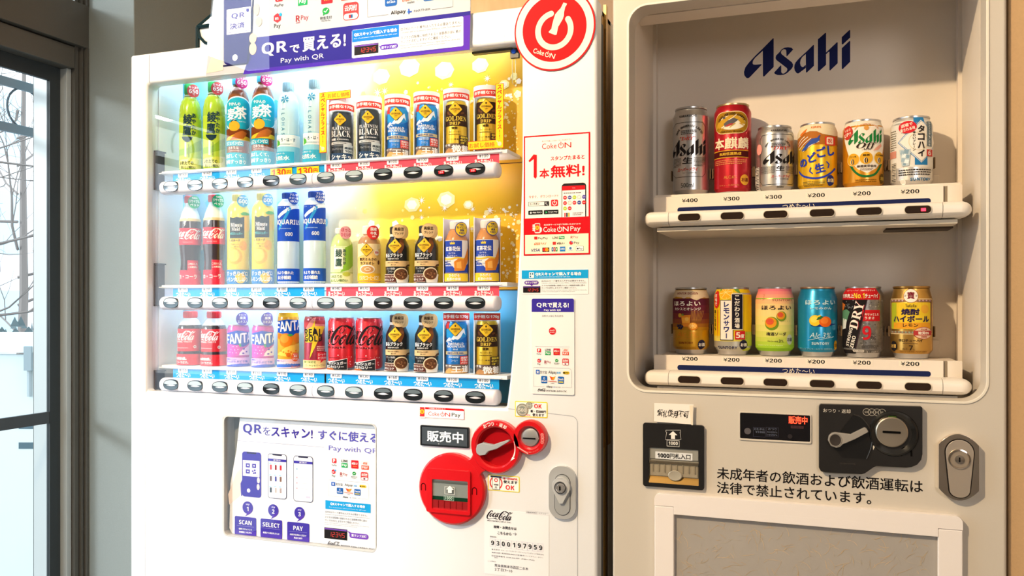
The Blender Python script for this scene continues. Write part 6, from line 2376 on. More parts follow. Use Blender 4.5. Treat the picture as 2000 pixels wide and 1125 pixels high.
def s_grape(label):
    t = start('grape_soda_can', 'can', label, 'grape soda cans of the bottom row')
    S = Samp(C9, 1082, 1298, 672, .0215, COLX[3])
    r, V = S.r, S.V
    R = can_body(t, r, .004, V(240), M('#b9379f', .3, .3, coat=.3))
    A = Art()
    a0, a1 = S.all()
    A.rect(a0, V(302), a1, V(258), '#a04a86', 1)
    A.rect(a0, V(570), a1, V(302), '#c33fb0', 1)
    A.poly(S.P((1084, 430), (1084, 330), (1180, 300), (1298, 320), (1298, 430), (1240, 470), (1180, 450)), '#1850c0', 2)
    fanta(A, S, 1076, 322, 1304, 442, 3)
    A.poly(S.P((1180, 556), (1230, 500), (1298, 440), (1298, 556)), '#f6eef8', 2)
    for (x, y) in ((1150, 470), (1185, 470), (1130, 500), (1165, 505), (1195, 500), (1145, 535), (1180, 535), (1120, 530)):
        A.disc(*S.p(x, y), S.pm * 24, '#d03ab4', 5, n=14)
        A.disc(*S.p(x - 6, y - 6), S.pm * 6, '#f4b8e6', 6, n=8)
    A.poly(S.P((1195, 440), (1215, 435), (1220, 465), (1205, 468)), '#3fa84a', 6)
    for (x, y) in ((1245, 490), (1270, 520), (1240, 535)):
        A.disc(*S.p(x, y), S.pm * 13, '#5a3ab8', 4, rz=S.pm * 9, n=10)
    wrapped(t, 'label_print', A, R)
    A = Art()
    A.rect(S.U(1084), V(670), S.U(1310), V(578), '#d9b6ea', 1)
    A.poly(S.P((1084, 660), (1200, 640), (1310, 650), (1310, 670), (1084, 670)), '#3a58c8', 2)
    A.text('超おいしい', *S.B(1090, 584, 1180, 602), '#3a4ac0', 'b', 3)
    A.text('たっぷりぶどう味!', *S.B(1090, 606, 1282, 630), '#2f4fc6', 'b', 3)
    A.text('ファンタ', *S.B(1210, 636, 1292, 656), '#2f4fc6', 'b', 3)
    wrapped(t, 'tag_print', A, lambda z: r + .0015)
    badge(t, S, 1240, 180, 68, M('#5b3fbe', .4), (('まるごと', .5), ('果実', .8), ('エキス入', .8)), r, lab='violet round badge')
    return t


def s_orange(label):
    t = start('orange_soda_bottle', 'bottle', label, None)
    S = Samp(C9, 1346, 1544, 676, .0212, COLX[4])
    r, V = S.r, S.V
    pr = [(0, .0), (r * .9, 0), (r, .004), (r, V(190)), (r * .95, V(150)), (r * .86, V(112))]
    part_lathe(t, 'body', pr + [(0, V(108))], M('#f6b52a', .25, coat=.3))
    R = lerp_profile(pr, r)
    A = Art()
    a0, a1 = S.all()
    A.rect(a0, V(156), a1, V(118), '#f8cc3c', 1)
    A.poly(S.P((1348, 310), (1348, 200), (1440, 180), (1544, 190), (1544, 310), (1500, 350), (1420, 330)), '#1757c8', 2)
    fanta(A, S, 1342, 186, 1548, 308, 3)
    A.disc(*S.p(1420, 390), S.pm * 70, '#f0861e', 3, n=26)
    A.disc(*S.p(1408, 375), S.pm * 44, '#f7a23a', 4, n=20)
    A.disc(*S.p(1520, 370), S.pm * 50, '#f2962a', 3, n=20)
    A.disc(*S.p(1365, 350), S.pm * 30, '#ee7a1c', 3, n=18)
    A.poly(S.P((1430, 335), (1465, 325), (1490, 340), (1460, 355)), '#3fa84a', 5)
    A.poly(S.P((1350, 540), (1440, 450), (1544, 420), (1544, 500), (1450, 560)), '#f9d458', 2)
    for i in range(7):
        A.disc(*S.p(1380 + 22 * i, 500 + 12 * (i % 3)), S.pm * 10, '#f28a1c', 3, n=8)
    A.disc(*S.p(1446, 540), S.pm * 24, '#d8681c', 3, n=9)
    wrapped(t, 'label_print', A, R)
    A = Art()
    A.rect(S.U(1346), V(674), S.U(1562), V(584), '#f4d6e6', 1)
    A.poly(S.P((1346, 640), (1440, 625), (1562, 640), (1562, 660), (1346, 668)), '#4a78d8', 2)
    A.text('超おいしい', *S.B(1350, 590, 1420, 608), '#3a58c8', 'b', 3)
    A.text('たっぷりオレンジ味!', *S.B(1366, 614, 1548, 636), '#ffffff', 'b', 3)
    A.text('ファンタ', *S.B(1468, 650, 1550, 668), '#f07a2a', 'b', 3)
    wrapped(t, 'tag_print', A, lambda z: r + .0015)
    badge(t, S, 1512, 562, 46, M('#ee7038', .4), (('まるごと', .5), ('果実', .8), ('エキス入', .8)), r + .0008, lab='orange round badge')
    return t


def s_energy(label):
    t = start('energy_drink_can', 'can', label, None)
    S = Samp(C9, 1616, 1814, 692, .0205, COLX[5])
    r, V = S.r, S.V
    R = can_body(t, r, .004, V(152), M('#a8324a', .3, .35, coat=.3))
    A = Art()
    a0, a1 = S.all()
    A.rect(a0, V(270), a1, V(165), '#c24a52', 1)
    A.poly(S.P((1620, 330), (1690, 180), (1730, 165), (1712, 230), (1810, 240), (1810, 270), (1620, 400)), '#e8948a', 2)
    A.poly(S.P((1690, 262), (1720, 190), (1716, 255), (1806, 258), (1740, 420), (1668, 590), (1694, 420), (1632, 422), (1634, 300)), '#f1d53a', 3)
    A.poly(S.P((1698, 330), (1712, 262), (1735, 330)), '#27272c', 4)
    A.text('REAL', *S.B(1628, 284, 1782, 352), '#27272c', 'b', 5)
    A.text('GOLD', *S.B(1628, 352, 1782, 412), '#27272c', 'b', 5)
    A.small(*S.B(1735, 455, 1806, 510), 3, '#f0d0c8', 4)
    A.text('タウリン配合', *S.B(1636, 166, 1690, 178), '#f6dcd0', '', 3)
    wrapped(t, 'label_print', A, R)
    A = Art()
    A.rect(S.U(1604), V(690), S.U(1856), V(596), '#e05a6a', 1)
    A.rect(S.U(1608), V(684), S.U(1850), V(602), '#f3f0a8', 2)
    A.text('働き実認定', *S.B(1626, 608, 1732, 632), '#4a7a3a', '', 3)
    A.text('ローヤルゼリーエキス', *S.B(1636, 644, 1808, 666), '#4a5a2a', '', 3)
    A.poly(S.P((1742, 604), (1742, 520), (1832, 520), (1832, 604), (1800, 604), (1770, 632), (1775, 604)), '#e0344a', 3)
    A.text('シャキッ', *S.B(1748, 532, 1826, 560), '#ffffff', 'b', 4)
    A.text('と元気!!', *S.B(1748, 568, 1826, 594), '#ffffff', 'b', 4)
    wrapped(t, 'tag_print', A, lambda z: r + .0015)
    return t


def s_zero(label):
    t = start('red_cola_can', 'can', label, 'red cola cans of the bottom row')
    S = Samp(C10, 398, 656, 650, .0262, COLX[7])
    r, V = S.r, S.V
    R = can_body(t, r, .003, V(162), M('#dc2233', .28, .35, coat=.3))
    A = Art()
    a0, a1 = S.all()
    cola(A, r * (S.va - 2.93), V(418), r * (S.va + 1.57), V(238), '#1c1a1e', 2, 1.0)
    A.text('ZERO SUGAR', *S.B(370, 430, 566, 449), '#1c1a1e', 'b', 2)
    A.small(*S.B(415, 530, 520, 540), 1, '#7a141e', 2)
    q = random.Random(9)
    for i in range(70):
        A.disc(q.uniform(a0, a1), q.uniform(V(600), V(185)), S.pm * q.choice((2, 3, 4, 6)), '#ffd9d9', 2, n=6)
    wrapped(t, 'label_print', A, R)
    A = Art()
    A.poly(S.P((352, 650), (352, 610), (400, 575), (480, 560), (588, 538), (588, 650)), '#f2f2f4', 1)
    A.poly(S.P((356, 646), (356, 612), (402, 580), (480, 566), (584, 544), (584, 646)), '#22242b', 2)
    A.text('ゼロシュガー', *S.B(412, 568, 578, 598), '#ffffff', 'b', 3)
    A.text('ゼロカロリー', *S.B(398, 604, 556, 632), '#ffffff', 'b', 3)
    A.poly(S.P((356, 646), (370, 622), (400, 634), (440, 626), (470, 646)), '#b9622a', 3)
    wrapped(t, 'tag_print', A, lambda z: r + .0016)
    return t


def place(t, k, c, label=None):
    t.location = (COLX[c], YS, SHELF[k] + .0005)
    BASE[t] = Vector(t.location)
    if label:
        t['label'] = label


def trim(t):
    """the card of the lowest row is cut short under the bar"""
    for c in t.children:
        if c.name.startswith('card'):
            c.data = c.data.copy()
            for v in c.data.vertices:
                v.co.z = min(v.co.z, .1135)


def pair(fn, k, c, la, lb, *a):
    t = fn(la, *a)
    place(t, k, c)
    u = copy_tree(t)
    place(u, k, c + 1, lb)
    return t


pair(s_tea, 0, 0, 'green tea bottle with green cap, first in the top row beside the left edge', 'green tea bottle with green cap, second in the top row, beside the brown bottles')
pair(s_barley, 0, 2, 'brown barley tea bottle with cyan cap right beside the green bottles', 'brown barley tea bottle with cyan cap beside the pale water bottles')
pair(s_water, 0, 4, 'pale blue water bottle beside the brown barley tea bottles', 'pale blue water bottle beside the yellow corner sign')
pair(s_platinum, 0, 6, 'dark slim coffee can right of the yellow corner sign at the row middle', 'dark slim coffee can beside the blue mountain cans')
g = 'blue coffee cans with a snowy mountain'
e1 = pair(lambda l: s_emerald(l, g), 0, 8, 'blue mountain coffee can beside the dark coffee cans in the top row', 'blue mountain coffee can beside the gold cans in the top row')
e3 = copy_tree(e1)
trim(e3)
place(e3, 2, 10, 'blue mountain coffee can in the bottom row')
g2 = 'gold coffee cans'
g1 = pair(lambda l: s_golden(l, g2), 0, 10, 'gold coffee can beside the blue cans in the top row', 'gold coffee can at the right end of the top row')
g3 = copy_tree(g1)
trim(g3)
place(g3, 2, 11, 'gold coffee can at the right end of the bottom row')
pair(s_cola, 1, 0, 'tall cola bottle with green badge, first in the middle row', 'tall cola bottle with green badge beside the yellow lemonade bottles')
pair(s_lemon, 1, 2, 'yellow lemonade bottle right beside the cola bottles', 'yellow lemonade bottle beside the blue sports drink')
pair(s_sport, 1, 4, 'blue labelled sports drink bottle beside the yellow lemonade bottles', 'blue labelled sports drink bottle beside the pale green tea bottle')
place(s_hot_tea('small pale green tea bottle with a pink badge in the middle row'), 1, 6)
place(s_latte('tan cafe au lait bottle with red badge in the middle row'), 1, 7)
g4 = 'black bottle cans of coffee'
b1 = pair(lambda l: s_bottle_can(l, g4), 1, 8, 'black bottle can in the middle row beside the cafe au lait', 'black bottle can in the middle row beside the milk tea')
for c, l in ((8, 'black bottle can in the bottom row beside the red cans'), (9, 'black bottle can in the bottom row beside the blue can')):
    place(copy_tree(b1), 2, c, l)
pair(s_milk_tea, 1, 10, 'blue and white milk tea bottle beside the black bottle cans', 'blue and white milk tea bottle at the right end of the middle row')
pair(s_short_cola, 2, 0, 'short cola bottle with red cap, first in the bottom row', 'short cola bottle with red cap beside the purple cans')
pair(s_grape, 2, 2, 'purple grape soda can beside the short cola bottles', 'purple grape soda can beside the orange soda')
place(s_orange('orange yellow soda bottle in the bottom row'), 2, 4)
place(s_energy('slim maroon energy drink can with a yellow lightning bolt'), 2, 5)
pair(s_zero, 2, 6, 'large red cola can with black script beside the maroon slim can', 'large red cola can with black script beside the black bottle cans')

# ================================================================== THE BEER MACHINE
BE = '#cec6ba'
body_m = grain(BE, 0.02, 500, 0.42, 0.04)
liner_m = grain('#e4dace', 0.015, 300, 0.5, 0.03)
cream_m = M('#efe8df', .35)
AX0, AX1 = ax(1196), ax(1967)
AT = 1.93
am = thing('beer_vending_machine', 'narrow beige beer machine with two rows of cans, right of the wide white machine', 'vending machine', ((AX0 + AX1) / 2, .35, 0))
ox0, ox1 = ax(1229), ax(1926)
oz0, oz1 = at(1265, 762)[1], 1.804
orr = .030
dm = MB()
dm.prism([(AX0, .03), (AX1, .03), (AX1, AT), (AX0, AT)], 0, .05, body_m, holes=[rr(ox0, oz0, ox1, oz1, orr, n=8)])
obj('door', dm, am, bevel=.005, seg=3)
YA = .24
cm = MB()
cm.box(AX0 + .004, ox0 - .003, .05, .70, .02, AT - .004, body_m)
cm.box(ox1 + .003, AX1 - .004, .05, .70, .02, AT - .004, body_m)
cm.box(ox0 - .003, ox1 + .003, .05, .70, .02, oz0 - .012, body_m)
cm.box(ox0 - .003, ox1 + .003, .05, .70, oz1 + .06, AT - .004, body_m)
cm.box(ox0 - .003, ox1 + .003, YA + .006, .70, oz0 - .012, oz1 + .06, body_m)
obj('cabinet', cm, am, flat=True)
obj('back_panel', MB().box(ox0 - .002, ox1 + .002, YA, YA + .004, oz0 - .012, oz1 + .06, liner_m), am, flat=True)
sw = MB()
sw.box(ox0 - .0025, ox0, .05, YA, oz0 - .012, oz1 + .06, liner_m)
sw.box(ox0, ox0 + .006, YA - .02, YA, oz0 - .012, oz1 + .06, liner_m)
obj('side_liner', sw, am, flat=True)
sw = MB()
sw.box(ox1, ox1 + .0025, .05, YA, oz0 - .012, oz1 + .06, liner_m)
sw.box(ox1 - .006, ox1, YA - .02, YA, oz0 - .012, oz1 + .06, liner_m)
obj('side_liner', sw, am, flat=True)
obj('valance', MB().box(ox0, ox1, .05, .100, oz1, oz1 + .058, liner_m), am, flat=True)
obj('sill', MB().box(ox0, ox1, .05, YA, oz0 - .012, oz0 - .003, M('#8d8a86', .3, .5)), am, flat=True)
rim = MB().prism(rr(ox0 - .004, oz0 - .004, ox1 + .004, oz1 + .004, orr + .004, n=8), -.0016, .001, M('#e9e2d4', .35), holes=[rr(ox0, oz0, ox1, oz1, orr, n=8)])
obj('window_rim', rim, am, bevel=.0008)
for xa in (AX0 + .05, AX1 - .05):
    for ya in (.10, .62):
        obj('foot', MB().lathe([(0, 0), (.025, 0), (.022, .022), (0, .022)], M('#55565a', .5), 14, (xa, ya, 0)), am)
A = Art()
for q in ASAHI:
    A.poly(q, M('#1c2458', .5), 1)
obj('logo', A.flat(YA), am, 'dark blue angular lettering on the back panel', flat=True)

AS = (1.500, 1.214)
ABAR = (1.452, 1.180)
PT = (1.4950, 1.2170)
YPAN = .09
APX = (1346, 1430, 1514.5, 1605.5, 1697.3, 1792.7)
CANX = [ax(p, .19) for p in (1349.5, 1431, 1513, 1596.5, 1685.5, 1780)]
APR = (('400', '300', '300', '200', '200', '200'), ('200',) * 6)
px0, px1 = ax(1277, YPAN), ax(1880, YPAN)
for k in range(2):
    zb_ = ABAR[k]
    sh = MB().box(px0, ax(1843, YPAN), YPAN, YPAN + .012, zb_ + .004, PT[k], liner_m)
    sh.box(px0, px1, YPAN + .012, YA - .0005, AS[k] - .012, AS[k], liner_m)
    sh.box(px0 + .012, px1 - .012, .052, YA - .0005, zb_ - .0215, zb_ - .0145, M('#d9cfbf', .4))
    sh.box(ax(1730, .1), ax(1862, .1), .10, .16, zb_ - .0245, zb_ - .0215, M('#4a4038', .5))
    she = obj('shelf', sh, am, bevel=.001)
    obj('shelf_end', MB().box(ax(1851, YPAN), px1, YPAN, YPAN + .012, zb_ + .004, PT[k], liner_m), she, bevel=.0008)
    obj('catch', MB().box(ax(1843, YPAN), ax(1851, YPAN), YPAN + .004, YPAN + .011, zb_ + .006, PT[k] - .001, M('#8f8474', .5)), she, flat=True)
    bl, br_ = ax(1258, .05), ax(1900, .05)
    s1, s2 = ax(1305, .032), ax(1842, .032)
    bar = obj('selector_bar', MB().bar(s1 + .0004, s2 - .0004, .062, zb_, .030, .0128, cream_m, round_end=(0, 0), sq=3), am)
    obj('end_cap', MB().bar(bl, s1 - .0004, .062, zb_, .030, .0128, cream_m, round_end=(1.0, 0), sq=3), am)
    obj('end_cap', MB().bar(s2 + .0004, br_, .062, zb_, .030, .0128, cream_m, round_end=(0, 1.4), sq=3), am)
    for i, p in enumerate(APX):
        xc = ax(p, .032)
        B_ = MB().prism(rr(xc - .0192, zb_ - .0066, xc + .0192, zb_ + .0066, .0062, n=7), .0308, .040, M('#c9bda8', .3), holes=[rr(xc - .0184, zb_ - .0058, xc + .0184, zb_ + .0058, .0055, n=7)])
        B_.prism(rr(xc - .0184, zb_ - .0058, xc + .0184, zb_ + .0058, .0055, n=7), .0313, .040, M('#2b1f18', .12))
        if k == 0 and i == 5:
            B_.box(xc + .0045, xc + .0110, .0308, .0318, zb_ - .0026, zb_ + .0020, M('#ff2a3c', .4, 0, 5.0))
        obj('button', B_, bar)
    T = Art()
    z0_, z1_ = zb_ + .0205, zb_ + .0295
    ca, cb = ax(1323, YPAN), ax(1818, YPAN)
    z0_, z1_ = z0_ - (.006, .0095)[k], z1_ - (.006, .0095)[k]
    T.rr(ca, z0_, cb, z1_, .0042, '#1b2450', 1)
    xm = (ax(1527, YPAN) + ax(1592, YPAN)) / 2
    T.t('つめた〜い', xm, (z0_ + z1_) / 2 - .0008, .0088, '#e6dcc8', '', 2)
    obj('band', T.flat(YPAN), she, 'dark blue band with white lettering', flat=True)
    for i in range(6):
        T = Art()
        x = CANX[i] * (D + YPAN) / (D + .19) - .002
        zt_ = zb_ + (.0352, .0312)[k]
        T.rect(x - .0165, zt_ - .0045, x + .0165, zt_ + .0045, '#eae1d2', 1)
        T.text('¥' + APR[k][i], x - .0135, zt_ - .0032, x + .0135, zt_ + .0032, '#1d1b1c', 'b', 2)
        obj('price_tag', T.flat(YPAN), she, flat=True)
    for i in range(6):
        for sg in (-1, 1):
            x = CANX[i] + sg * .0352
            z = AS[k] + .046
            obj('can_clip', MB().box(x - .0012, x + .0012, .186, .200, z - .009, z + .009, M('#6a5640', .5)).box(x - .0008, x + .0008, .198, YA - .0002, z - .003, z + .003, M('#8a7860', .5)), she, flat=True)
    for xx in (px0 + .018, px1 - .028):
        obj('stop_block', MB().box(xx - .012, xx + .012, YA - .013, YA - .0004, AS[k] + .0002, AS[k] + .03, liner_m), she, bevel=.001)

# ---- banknote inlet
E5 = Plane(0, 1240, 770, 4.689)
E6 = Plane(0, 1580, 770, 4.688)
W = lambda *a: E5.B(*a)
o = W(80, 256, 637, 833)
g = W(132, 478, 588, 800)
bz = obj('banknote_unit', MB().prism(rr(o[0], o[1], o[2], o[3], .004), -.006, 0, M('#1b1a1b', .35), holes=[rr(g[0], g[1], g[2], g[3], .001)]), am, 'black banknote unit with brass coloured base', bevel=.0015)
b_ = MB()
Zc = lambda y: E5.p(132, y)[1]
b_.box(g[0], g[2], -.0012, -.0004, g[1], g[3], M('#8d887c', .5))
b_.box(g[0] + .002, g[2] - .001, -.0030, -.0012, Zc(580), g[3] - .001, M('#a8a79f', .35, .3))
b_.box(g[0] + .002, g[2] - .002, -.0022, -.0012, Zc(735), Zc(600), M('#d6d0c4', .35))
b_.add([(g[0], -.0058, g[1]), (g[2], -.0058, g[1]), (g[2], -.0014, Zc(742)), (g[0], -.0014, Zc(742))], [(0, 1, 2, 3)], M('#86672c', .4, .5))
for i in range(8):
    x = g[0] + (g[2] - g[0]) * (.08 + .84 * i / 7)
    b_.box(x - .0012, x + .0012, -.0036, -.0022, Zc(700), Zc(615), M('#bdb7ab', .35))
b_.box(g[0] + .001, g[2] - .001, -.0046, -.0030, Zc(622), Zc(598), M('#8a847a', .25, .3))
obj('inlet', b_, bz, flat=True)
cl = MB().box(g[0] + .001, g[2] - .001, -.0056, -.0050, Zc(738), Zc(600), clear_pane('inlet guide', 1.2, (.88, .86, .82, 1)))
obj('guide', cl, bz, flat=True)
c_ = E5.p(372, 735)
obj('thumb_notch', MB().dish(c_[0], c_[1] - .001, [(1, -.0056), (.9, -.0066), (.7, -.0060), (0, -.0060)], M('#b9b2a2', .25, .2), .0115, .0085, 22), bz)
T = Art()
T.rect(*W(190, 520, 530, 585), '#dfe1e2', 1)
T.text('1000円札入口', *W(210, 530, 512, 578), '#1c1c20', 'b', 2)
obj('label', T.flat(-.0031), bz, 'pale label with black lettering', flat=True)
T = Art()
q = E5.P((290, 324), (425, 324), (425, 340), (418, 340), (428, 410), (286, 410), (297, 340), (290, 340))
T.line(q + [q[0]], .0006, '#e9e6e0', 1)
c_ = E5.p(355, 368)
h_ = .0064
T.poly([(c_[0] - h_ * .5, c_[1] - h_), (c_[0] + h_ * .5, c_[1] - h_), (c_[0] + h_ * .5, c_[1]), (c_[0] + h_ * 1.1, c_[1]), (c_[0], c_[1] + h_), (c_[0] - h_ * 1.1, c_[1]), (c_[0] - h_ * .5, c_[1])], '#f2efe8', 1)
T.frame(*W(298, 413, 413, 470), .0006, '#e9e6e0', 1)
T.text('1000', *W(315, 426, 398, 456), '#f2efe8', 'b', 2)
obj('lettering', T.flat(-.0061), bz, flat=True)
# ---- handwritten note
o = W(184, 75, 537, 250)
T = Art()
T.text('新札使用不可', *W(215, 135, 502, 200), '#2a2220', 'm', 1)
T.warp(lambda x, z: (x + .0012 * math.sin(z * 900), z + .0012 * math.sin(x * 380)))
sticker('paper_note', 'white paper note with black handwriting taped above the black banknote unit', 'note', T,
        [(o[0] - .0005, o[1] + .001), (o[2], o[1] - .001), (o[2] + .001, o[3]), (o[0], o[3])], -.0064, .0003, M('#f2ebe2', .6), art='handwriting')
obj('tape', MB().prism(E5.P((505, 98), (536, 96), (538, 278), (520, 276)), -.0072, -.0070, M('#efe3cd', .25)), bpy.data.objects['paper_note'], flat=True)
# ---- status display
o = W(965, 168, 1606, 402)
ds = obj('status_display', MB().prism(rr(o[0], o[1], o[2], o[3], .002), -.0006, 0, M('#111015', .12)), am, flat=True)
obj('display_frame', MB().prism(rr(o[0] - .002, o[1] - .003, o[2] + .002, o[3] + .002, .003), -.0022, 0, M(BE, .4), holes=[rr(o[0], o[1], o[2], o[3], .002)]), am, bevel=.0008)
T = Art()
T.text('販売中', *W(1408, 198, 1580, 268), M('#ff3a22', .5, 0, 4.0), 'b', 1)
T.disc(*E5.p(1033, 337), .0052, '#5a565a', 1)
T.frame(*W(1085, 300, 1196, 386), .0003, '#4a4a5c', 1)
T.frame(*W(1203, 300, 1316, 386), .0003, '#4a4a5c', 1)
T.text('お札中止', *W(1092, 306, 1190, 326), '#6d7486', '', 2)
T.text('¥1000', *W(1105, 334, 1190, 352), '#6d7486', '', 2)
T.text('おつり', *W(1222, 306, 1298, 326), '#6d7486', '', 2)
T.text('50切れ', *W(1212, 336, 1306, 352), '#6d7486', '', 2)
T.text('10切れ', *W(1212, 362, 1306, 378), '#6d7486', '', 2)
T.rect(*W(1428, 285, 1545, 310), '#4a3236', 1)
T.text('準備中', *W(1434, 288, 1538, 306), '#241a1c', '', 2)
T.disc(*E5.p(1420, 385), .0036, '#2e2a2c', 1)
obj('lettering', T.flat(-.0008), ds, flat=True)
# ---- coin unit
q = E6.P((90, 110), (96, 92), (110, 83), (1015, 106), (1030, 112), (1033, 130), (1033, 540), (1022, 590), (985, 635), (935, 657), (880, 662), (615, 648), (590, 658), (510, 714), (480, 722), (150, 706), (108, 694), (90, 660))
cu = obj('coin_unit', MB().prism(q, -.010, 0, M('#201e1e', .32)), am, 'black coin unit with grey return lever', bevel=.003, seg=3)
sec = E6.P((195, 440), (405, 178), (470, 200), (520, 250), (555, 310), (576, 380), (572, 450), (552, 520), (525, 582), (300, 568))
obj('return_recess', MB().prism(sec, -.0106, -.010, M('#0d0c0d', .35)), cu, flat=True)
rim = MB().tube([(x, -.0108, z) for x, z in spline(E6.P((405, 178), (470, 200), (520, 250), (555, 310), (576, 380), (572, 450), (552, 520), (525, 582)), 4)], .0011, M('#2c2a2a', .2), 6)
obj('recess_rim', rim, cu)
lv = E6.P((172, 405), (180, 365), (205, 342), (240, 335), (300, 342), (378, 352), (500, 292), (520, 295), (540, 330), (410, 400), (345, 428), (310, 440), (285, 465), (245, 475), (200, 458))
obj('return_lever', MB().prism(lv, -.018, -.0108, M('#97928c', .45)), cu, 'grey return lever', bevel=.002)
c_ = E6.p(240, 404)
obj('lever_pivot', MB().dish(c_[0], c_[1], [(1, -.0180), (.9, -.0186), (.82, -.0182, '#3a3533'), (0, -.0181)], M('#86817b', .4), .0098, .0108, 22), cu)
c_ = E6.p(770, 350)
obj('slot_bezel', MB().dish(c_[0], c_[1], [(1, -.010), (.97, -.0120), (.90, -.0130), (.80, -.0115), (.70, -.0098)], M('#191818', .15, coat=.5), .0345, .0345, 36), cu)
c_ = E6.p(752, 336)
obj('coin_slot', MB().dish(c_[0], c_[1], [(1, -.010), (1, -.0128), (.93, -.0140), (.5, -.0136), (0, -.0132)], M('#c3b7a6', .28, .9), .0225, .0225, 32), cu, 'round silver coin slot plate')
s_ = E6.B(668, 322, 832, 342)
obj('slot', MB().prism(rr(s_[0], s_[1], s_[2], s_[3], .001), -.0147, -.013, '#090808'), cu, flat=True)
obj('lamp_tab', MB().prism(rr(*E6.B(718, 190, 796, 236), .002), -.0126, -.010, M('#3f5a1c', .3)), cu, 'green tab above the coin slot', flat=True)
T = Art()
T.text('おつり・返却', *E6.B(130, 122, 378, 158), '#d9d2c6', '', 1)
for i, (x, y) in enumerate(((525, 155), (572, 157), (620, 158), (665, 160))):
    c_ = E6.p(x, y)
    T.ring(c_[0], c_[1], .0055, .0006, '#b9b2a4', 1, n=20)
    T.t(('500', '100', '50', '10')[i], c_[0], c_[1], .0028, '#b9b2a4', '', 1, maxw=.0075)
T.line([p + (w_,) for p, w_ in zip(spline(E6.P((577, 345), (590, 390), (596, 430), (593, 462)), 4), [.0006 + .0001 * i for i in range(13)])], 0, '#d9d2c6', 1)
T.poly(E6.P((582, 462), (607, 458), (583, 502)), '#d9d2c6', 1)
T.small(*E6.B(285, 610, 430, 632), 1, '#383534', 1)
T.small(*E6.B(730, 522, 805, 545), 1, '#383534', 1)
c_ = E6.p(885, 520)
T.line([(c_[0] - .007, c_[1] - .006)] + [(c_[0] - .007 * math.cos(a_), c_[1] + .007 * math.sin(a_)) for a_ in [PI * i / 10 for i in range(11)]] + [(c_[0] + .007, c_[1] - .006)], .0026, '#070606', 1)
obj('lettering', T.flat(-.0101), cu, flat=True)
# ---- lock
o = E6.B(1178, 345, 1545, 945)
xm = (o[0] + o[2]) / 2
rx_ = (o[2] - o[0]) / 2


def oblong(x0, x1, z0, z1, bow, cut):
    c = (x0 + x1) / 2
    h = (x1 - x0) / 2
    top = [(c + h * u, z1 - bow * u * u) for u in [1 - 2 * i / 14 for i in range(15)]]
    bot = [(c + h * u, z0 + bow * u * u) for u in [-1 + 2 * i / 14 for i in range(15)]]
    return bot + top


ch_m = M('#e6dcd2', .12, 1.0)
lk = obj('lock', MB().prism(oblong(o[0], o[2], o[1], o[3], .016, 0), -.012, 0, ch_m), am, 'chrome lock plate with teardrop handle', bevel=.006, seg=5)
a_, b2_ = E6.p(1240, 500), E6.p(1495, 500)
cxl = (a_[0] + b2_[0]) / 2
rt = (b2_[0] - a_[0]) / 2
zt_, zb_ = E6.p(1365, 405)[1], E6.p(1365, 928)[1]
zc1, rbm = zt_ - rt * 1.05, rt * .72
drop = lambda e: [(cxl + (rt + e) * math.cos(t), zc1 + (rt * 1.05 + e) * math.sin(t)) for t in [-.12 + (PI + .24) * i / 18 for i in range(19)]] + [(cxl + (rbm + e) * math.cos(t), zb_ + rbm * .8 + (rbm * .8 + e) * math.sin(t)) for t in [PI + .1 + (PI - .2) * i / 12 for i in range(13)]]
obj('handle_gap', MB().prism(drop(.0016), -.0124, -.008, M('#241c18', .3, .5)), lk, flat=True)
obj('handle', MB().prism(drop(0), -.0150, -.008, M('#cfc2b4', .25, .6)), lk, bevel=.002)
c_ = E6.p(1362, 578)
obj('key_cylinder', MB().dish(c_[0], c_[1], [(1, -.0150), (.97, -.0167), (.86, -.0171), (.80, -.0155, '#8f8478'), (.42, -.0157), (.40, -.0175, ch_m), (.1, -.0181), (0, -.0181)], ch_m, .0150, .0150, 28), lk)
obj('keyhole', MB().box(c_[0] - .0009, c_[0] + .0009, -.0187, -.0179, c_[1] - .004, c_[1] + .003, '#0c0a0a'), lk, flat=True)
# ---- warning lettering
T = Art()
T.text('未成年者の飲酒および飲酒運転は', *E5.B(752, 665, 2638, 775), '#191617', 'm', 1)
T.text('法律で禁止されています。', *E5.B(752, 798, 2165, 906), '#191617', 'm', 1)
obj('lettering', T.flat(-.0001), am, 'black warning lettering in two lines', flat=True)
# ---- lower framed panel
fx0, fx1 = ax(1280.5), ax(1878.5)
ix0, ix1 = ax(1318.6), ax(1830)
ft, it = at(1280.5, 960)[1], at(1318.6, 1001.5)[1]
zl = at(1280.5, 984)[1]
fz = .42
fm_ = M('#f0e9e6', .35)
pf = obj('delivery_panel', MB().box(ix0 - .004, ix1 + .004, -.004, 0, fz, it + .004, grain('#a7a19b', .06, 30, .5)), am, 'grey fibre patterned panel in a white frame', flat=True)
top = rr(fx0, zl + .0005, fx1, ft, (0, 0, .010, .010))
top = [(ix0, zl + .0005 - .0), (ix0, it), (ix1, it), (ix1, zl + .0005)]
tp = [(fx0, zl + .0005), (ix0 - .0003, zl + .0005), (ix0 - .0003, it), (ix1 + .0003, it), (ix1 + .0003, zl + .0005), (fx1, zl + .0005)] + rr(fx0, zl, fx1, ft, (0, 0, .010, .010))[2:14]
obj('frame_top', MB().prism(tp, -.012, 0, fm_), pf, bevel=.003)
obj('frame_side', MB().box(fx0, ix0, -.0115, 0, fz, zl, fm_), pf, bevel=.002)
obj('frame_side', MB().box(ix1, fx1, -.0115, 0, fz, zl, fm_), pf, bevel=.002)
obj('frame_bottom', MB().box(fx0, fx1, -.0115, 0, fz - .04, fz, fm_), pf, bevel=.002)
T = Art()
q = random.Random(17)
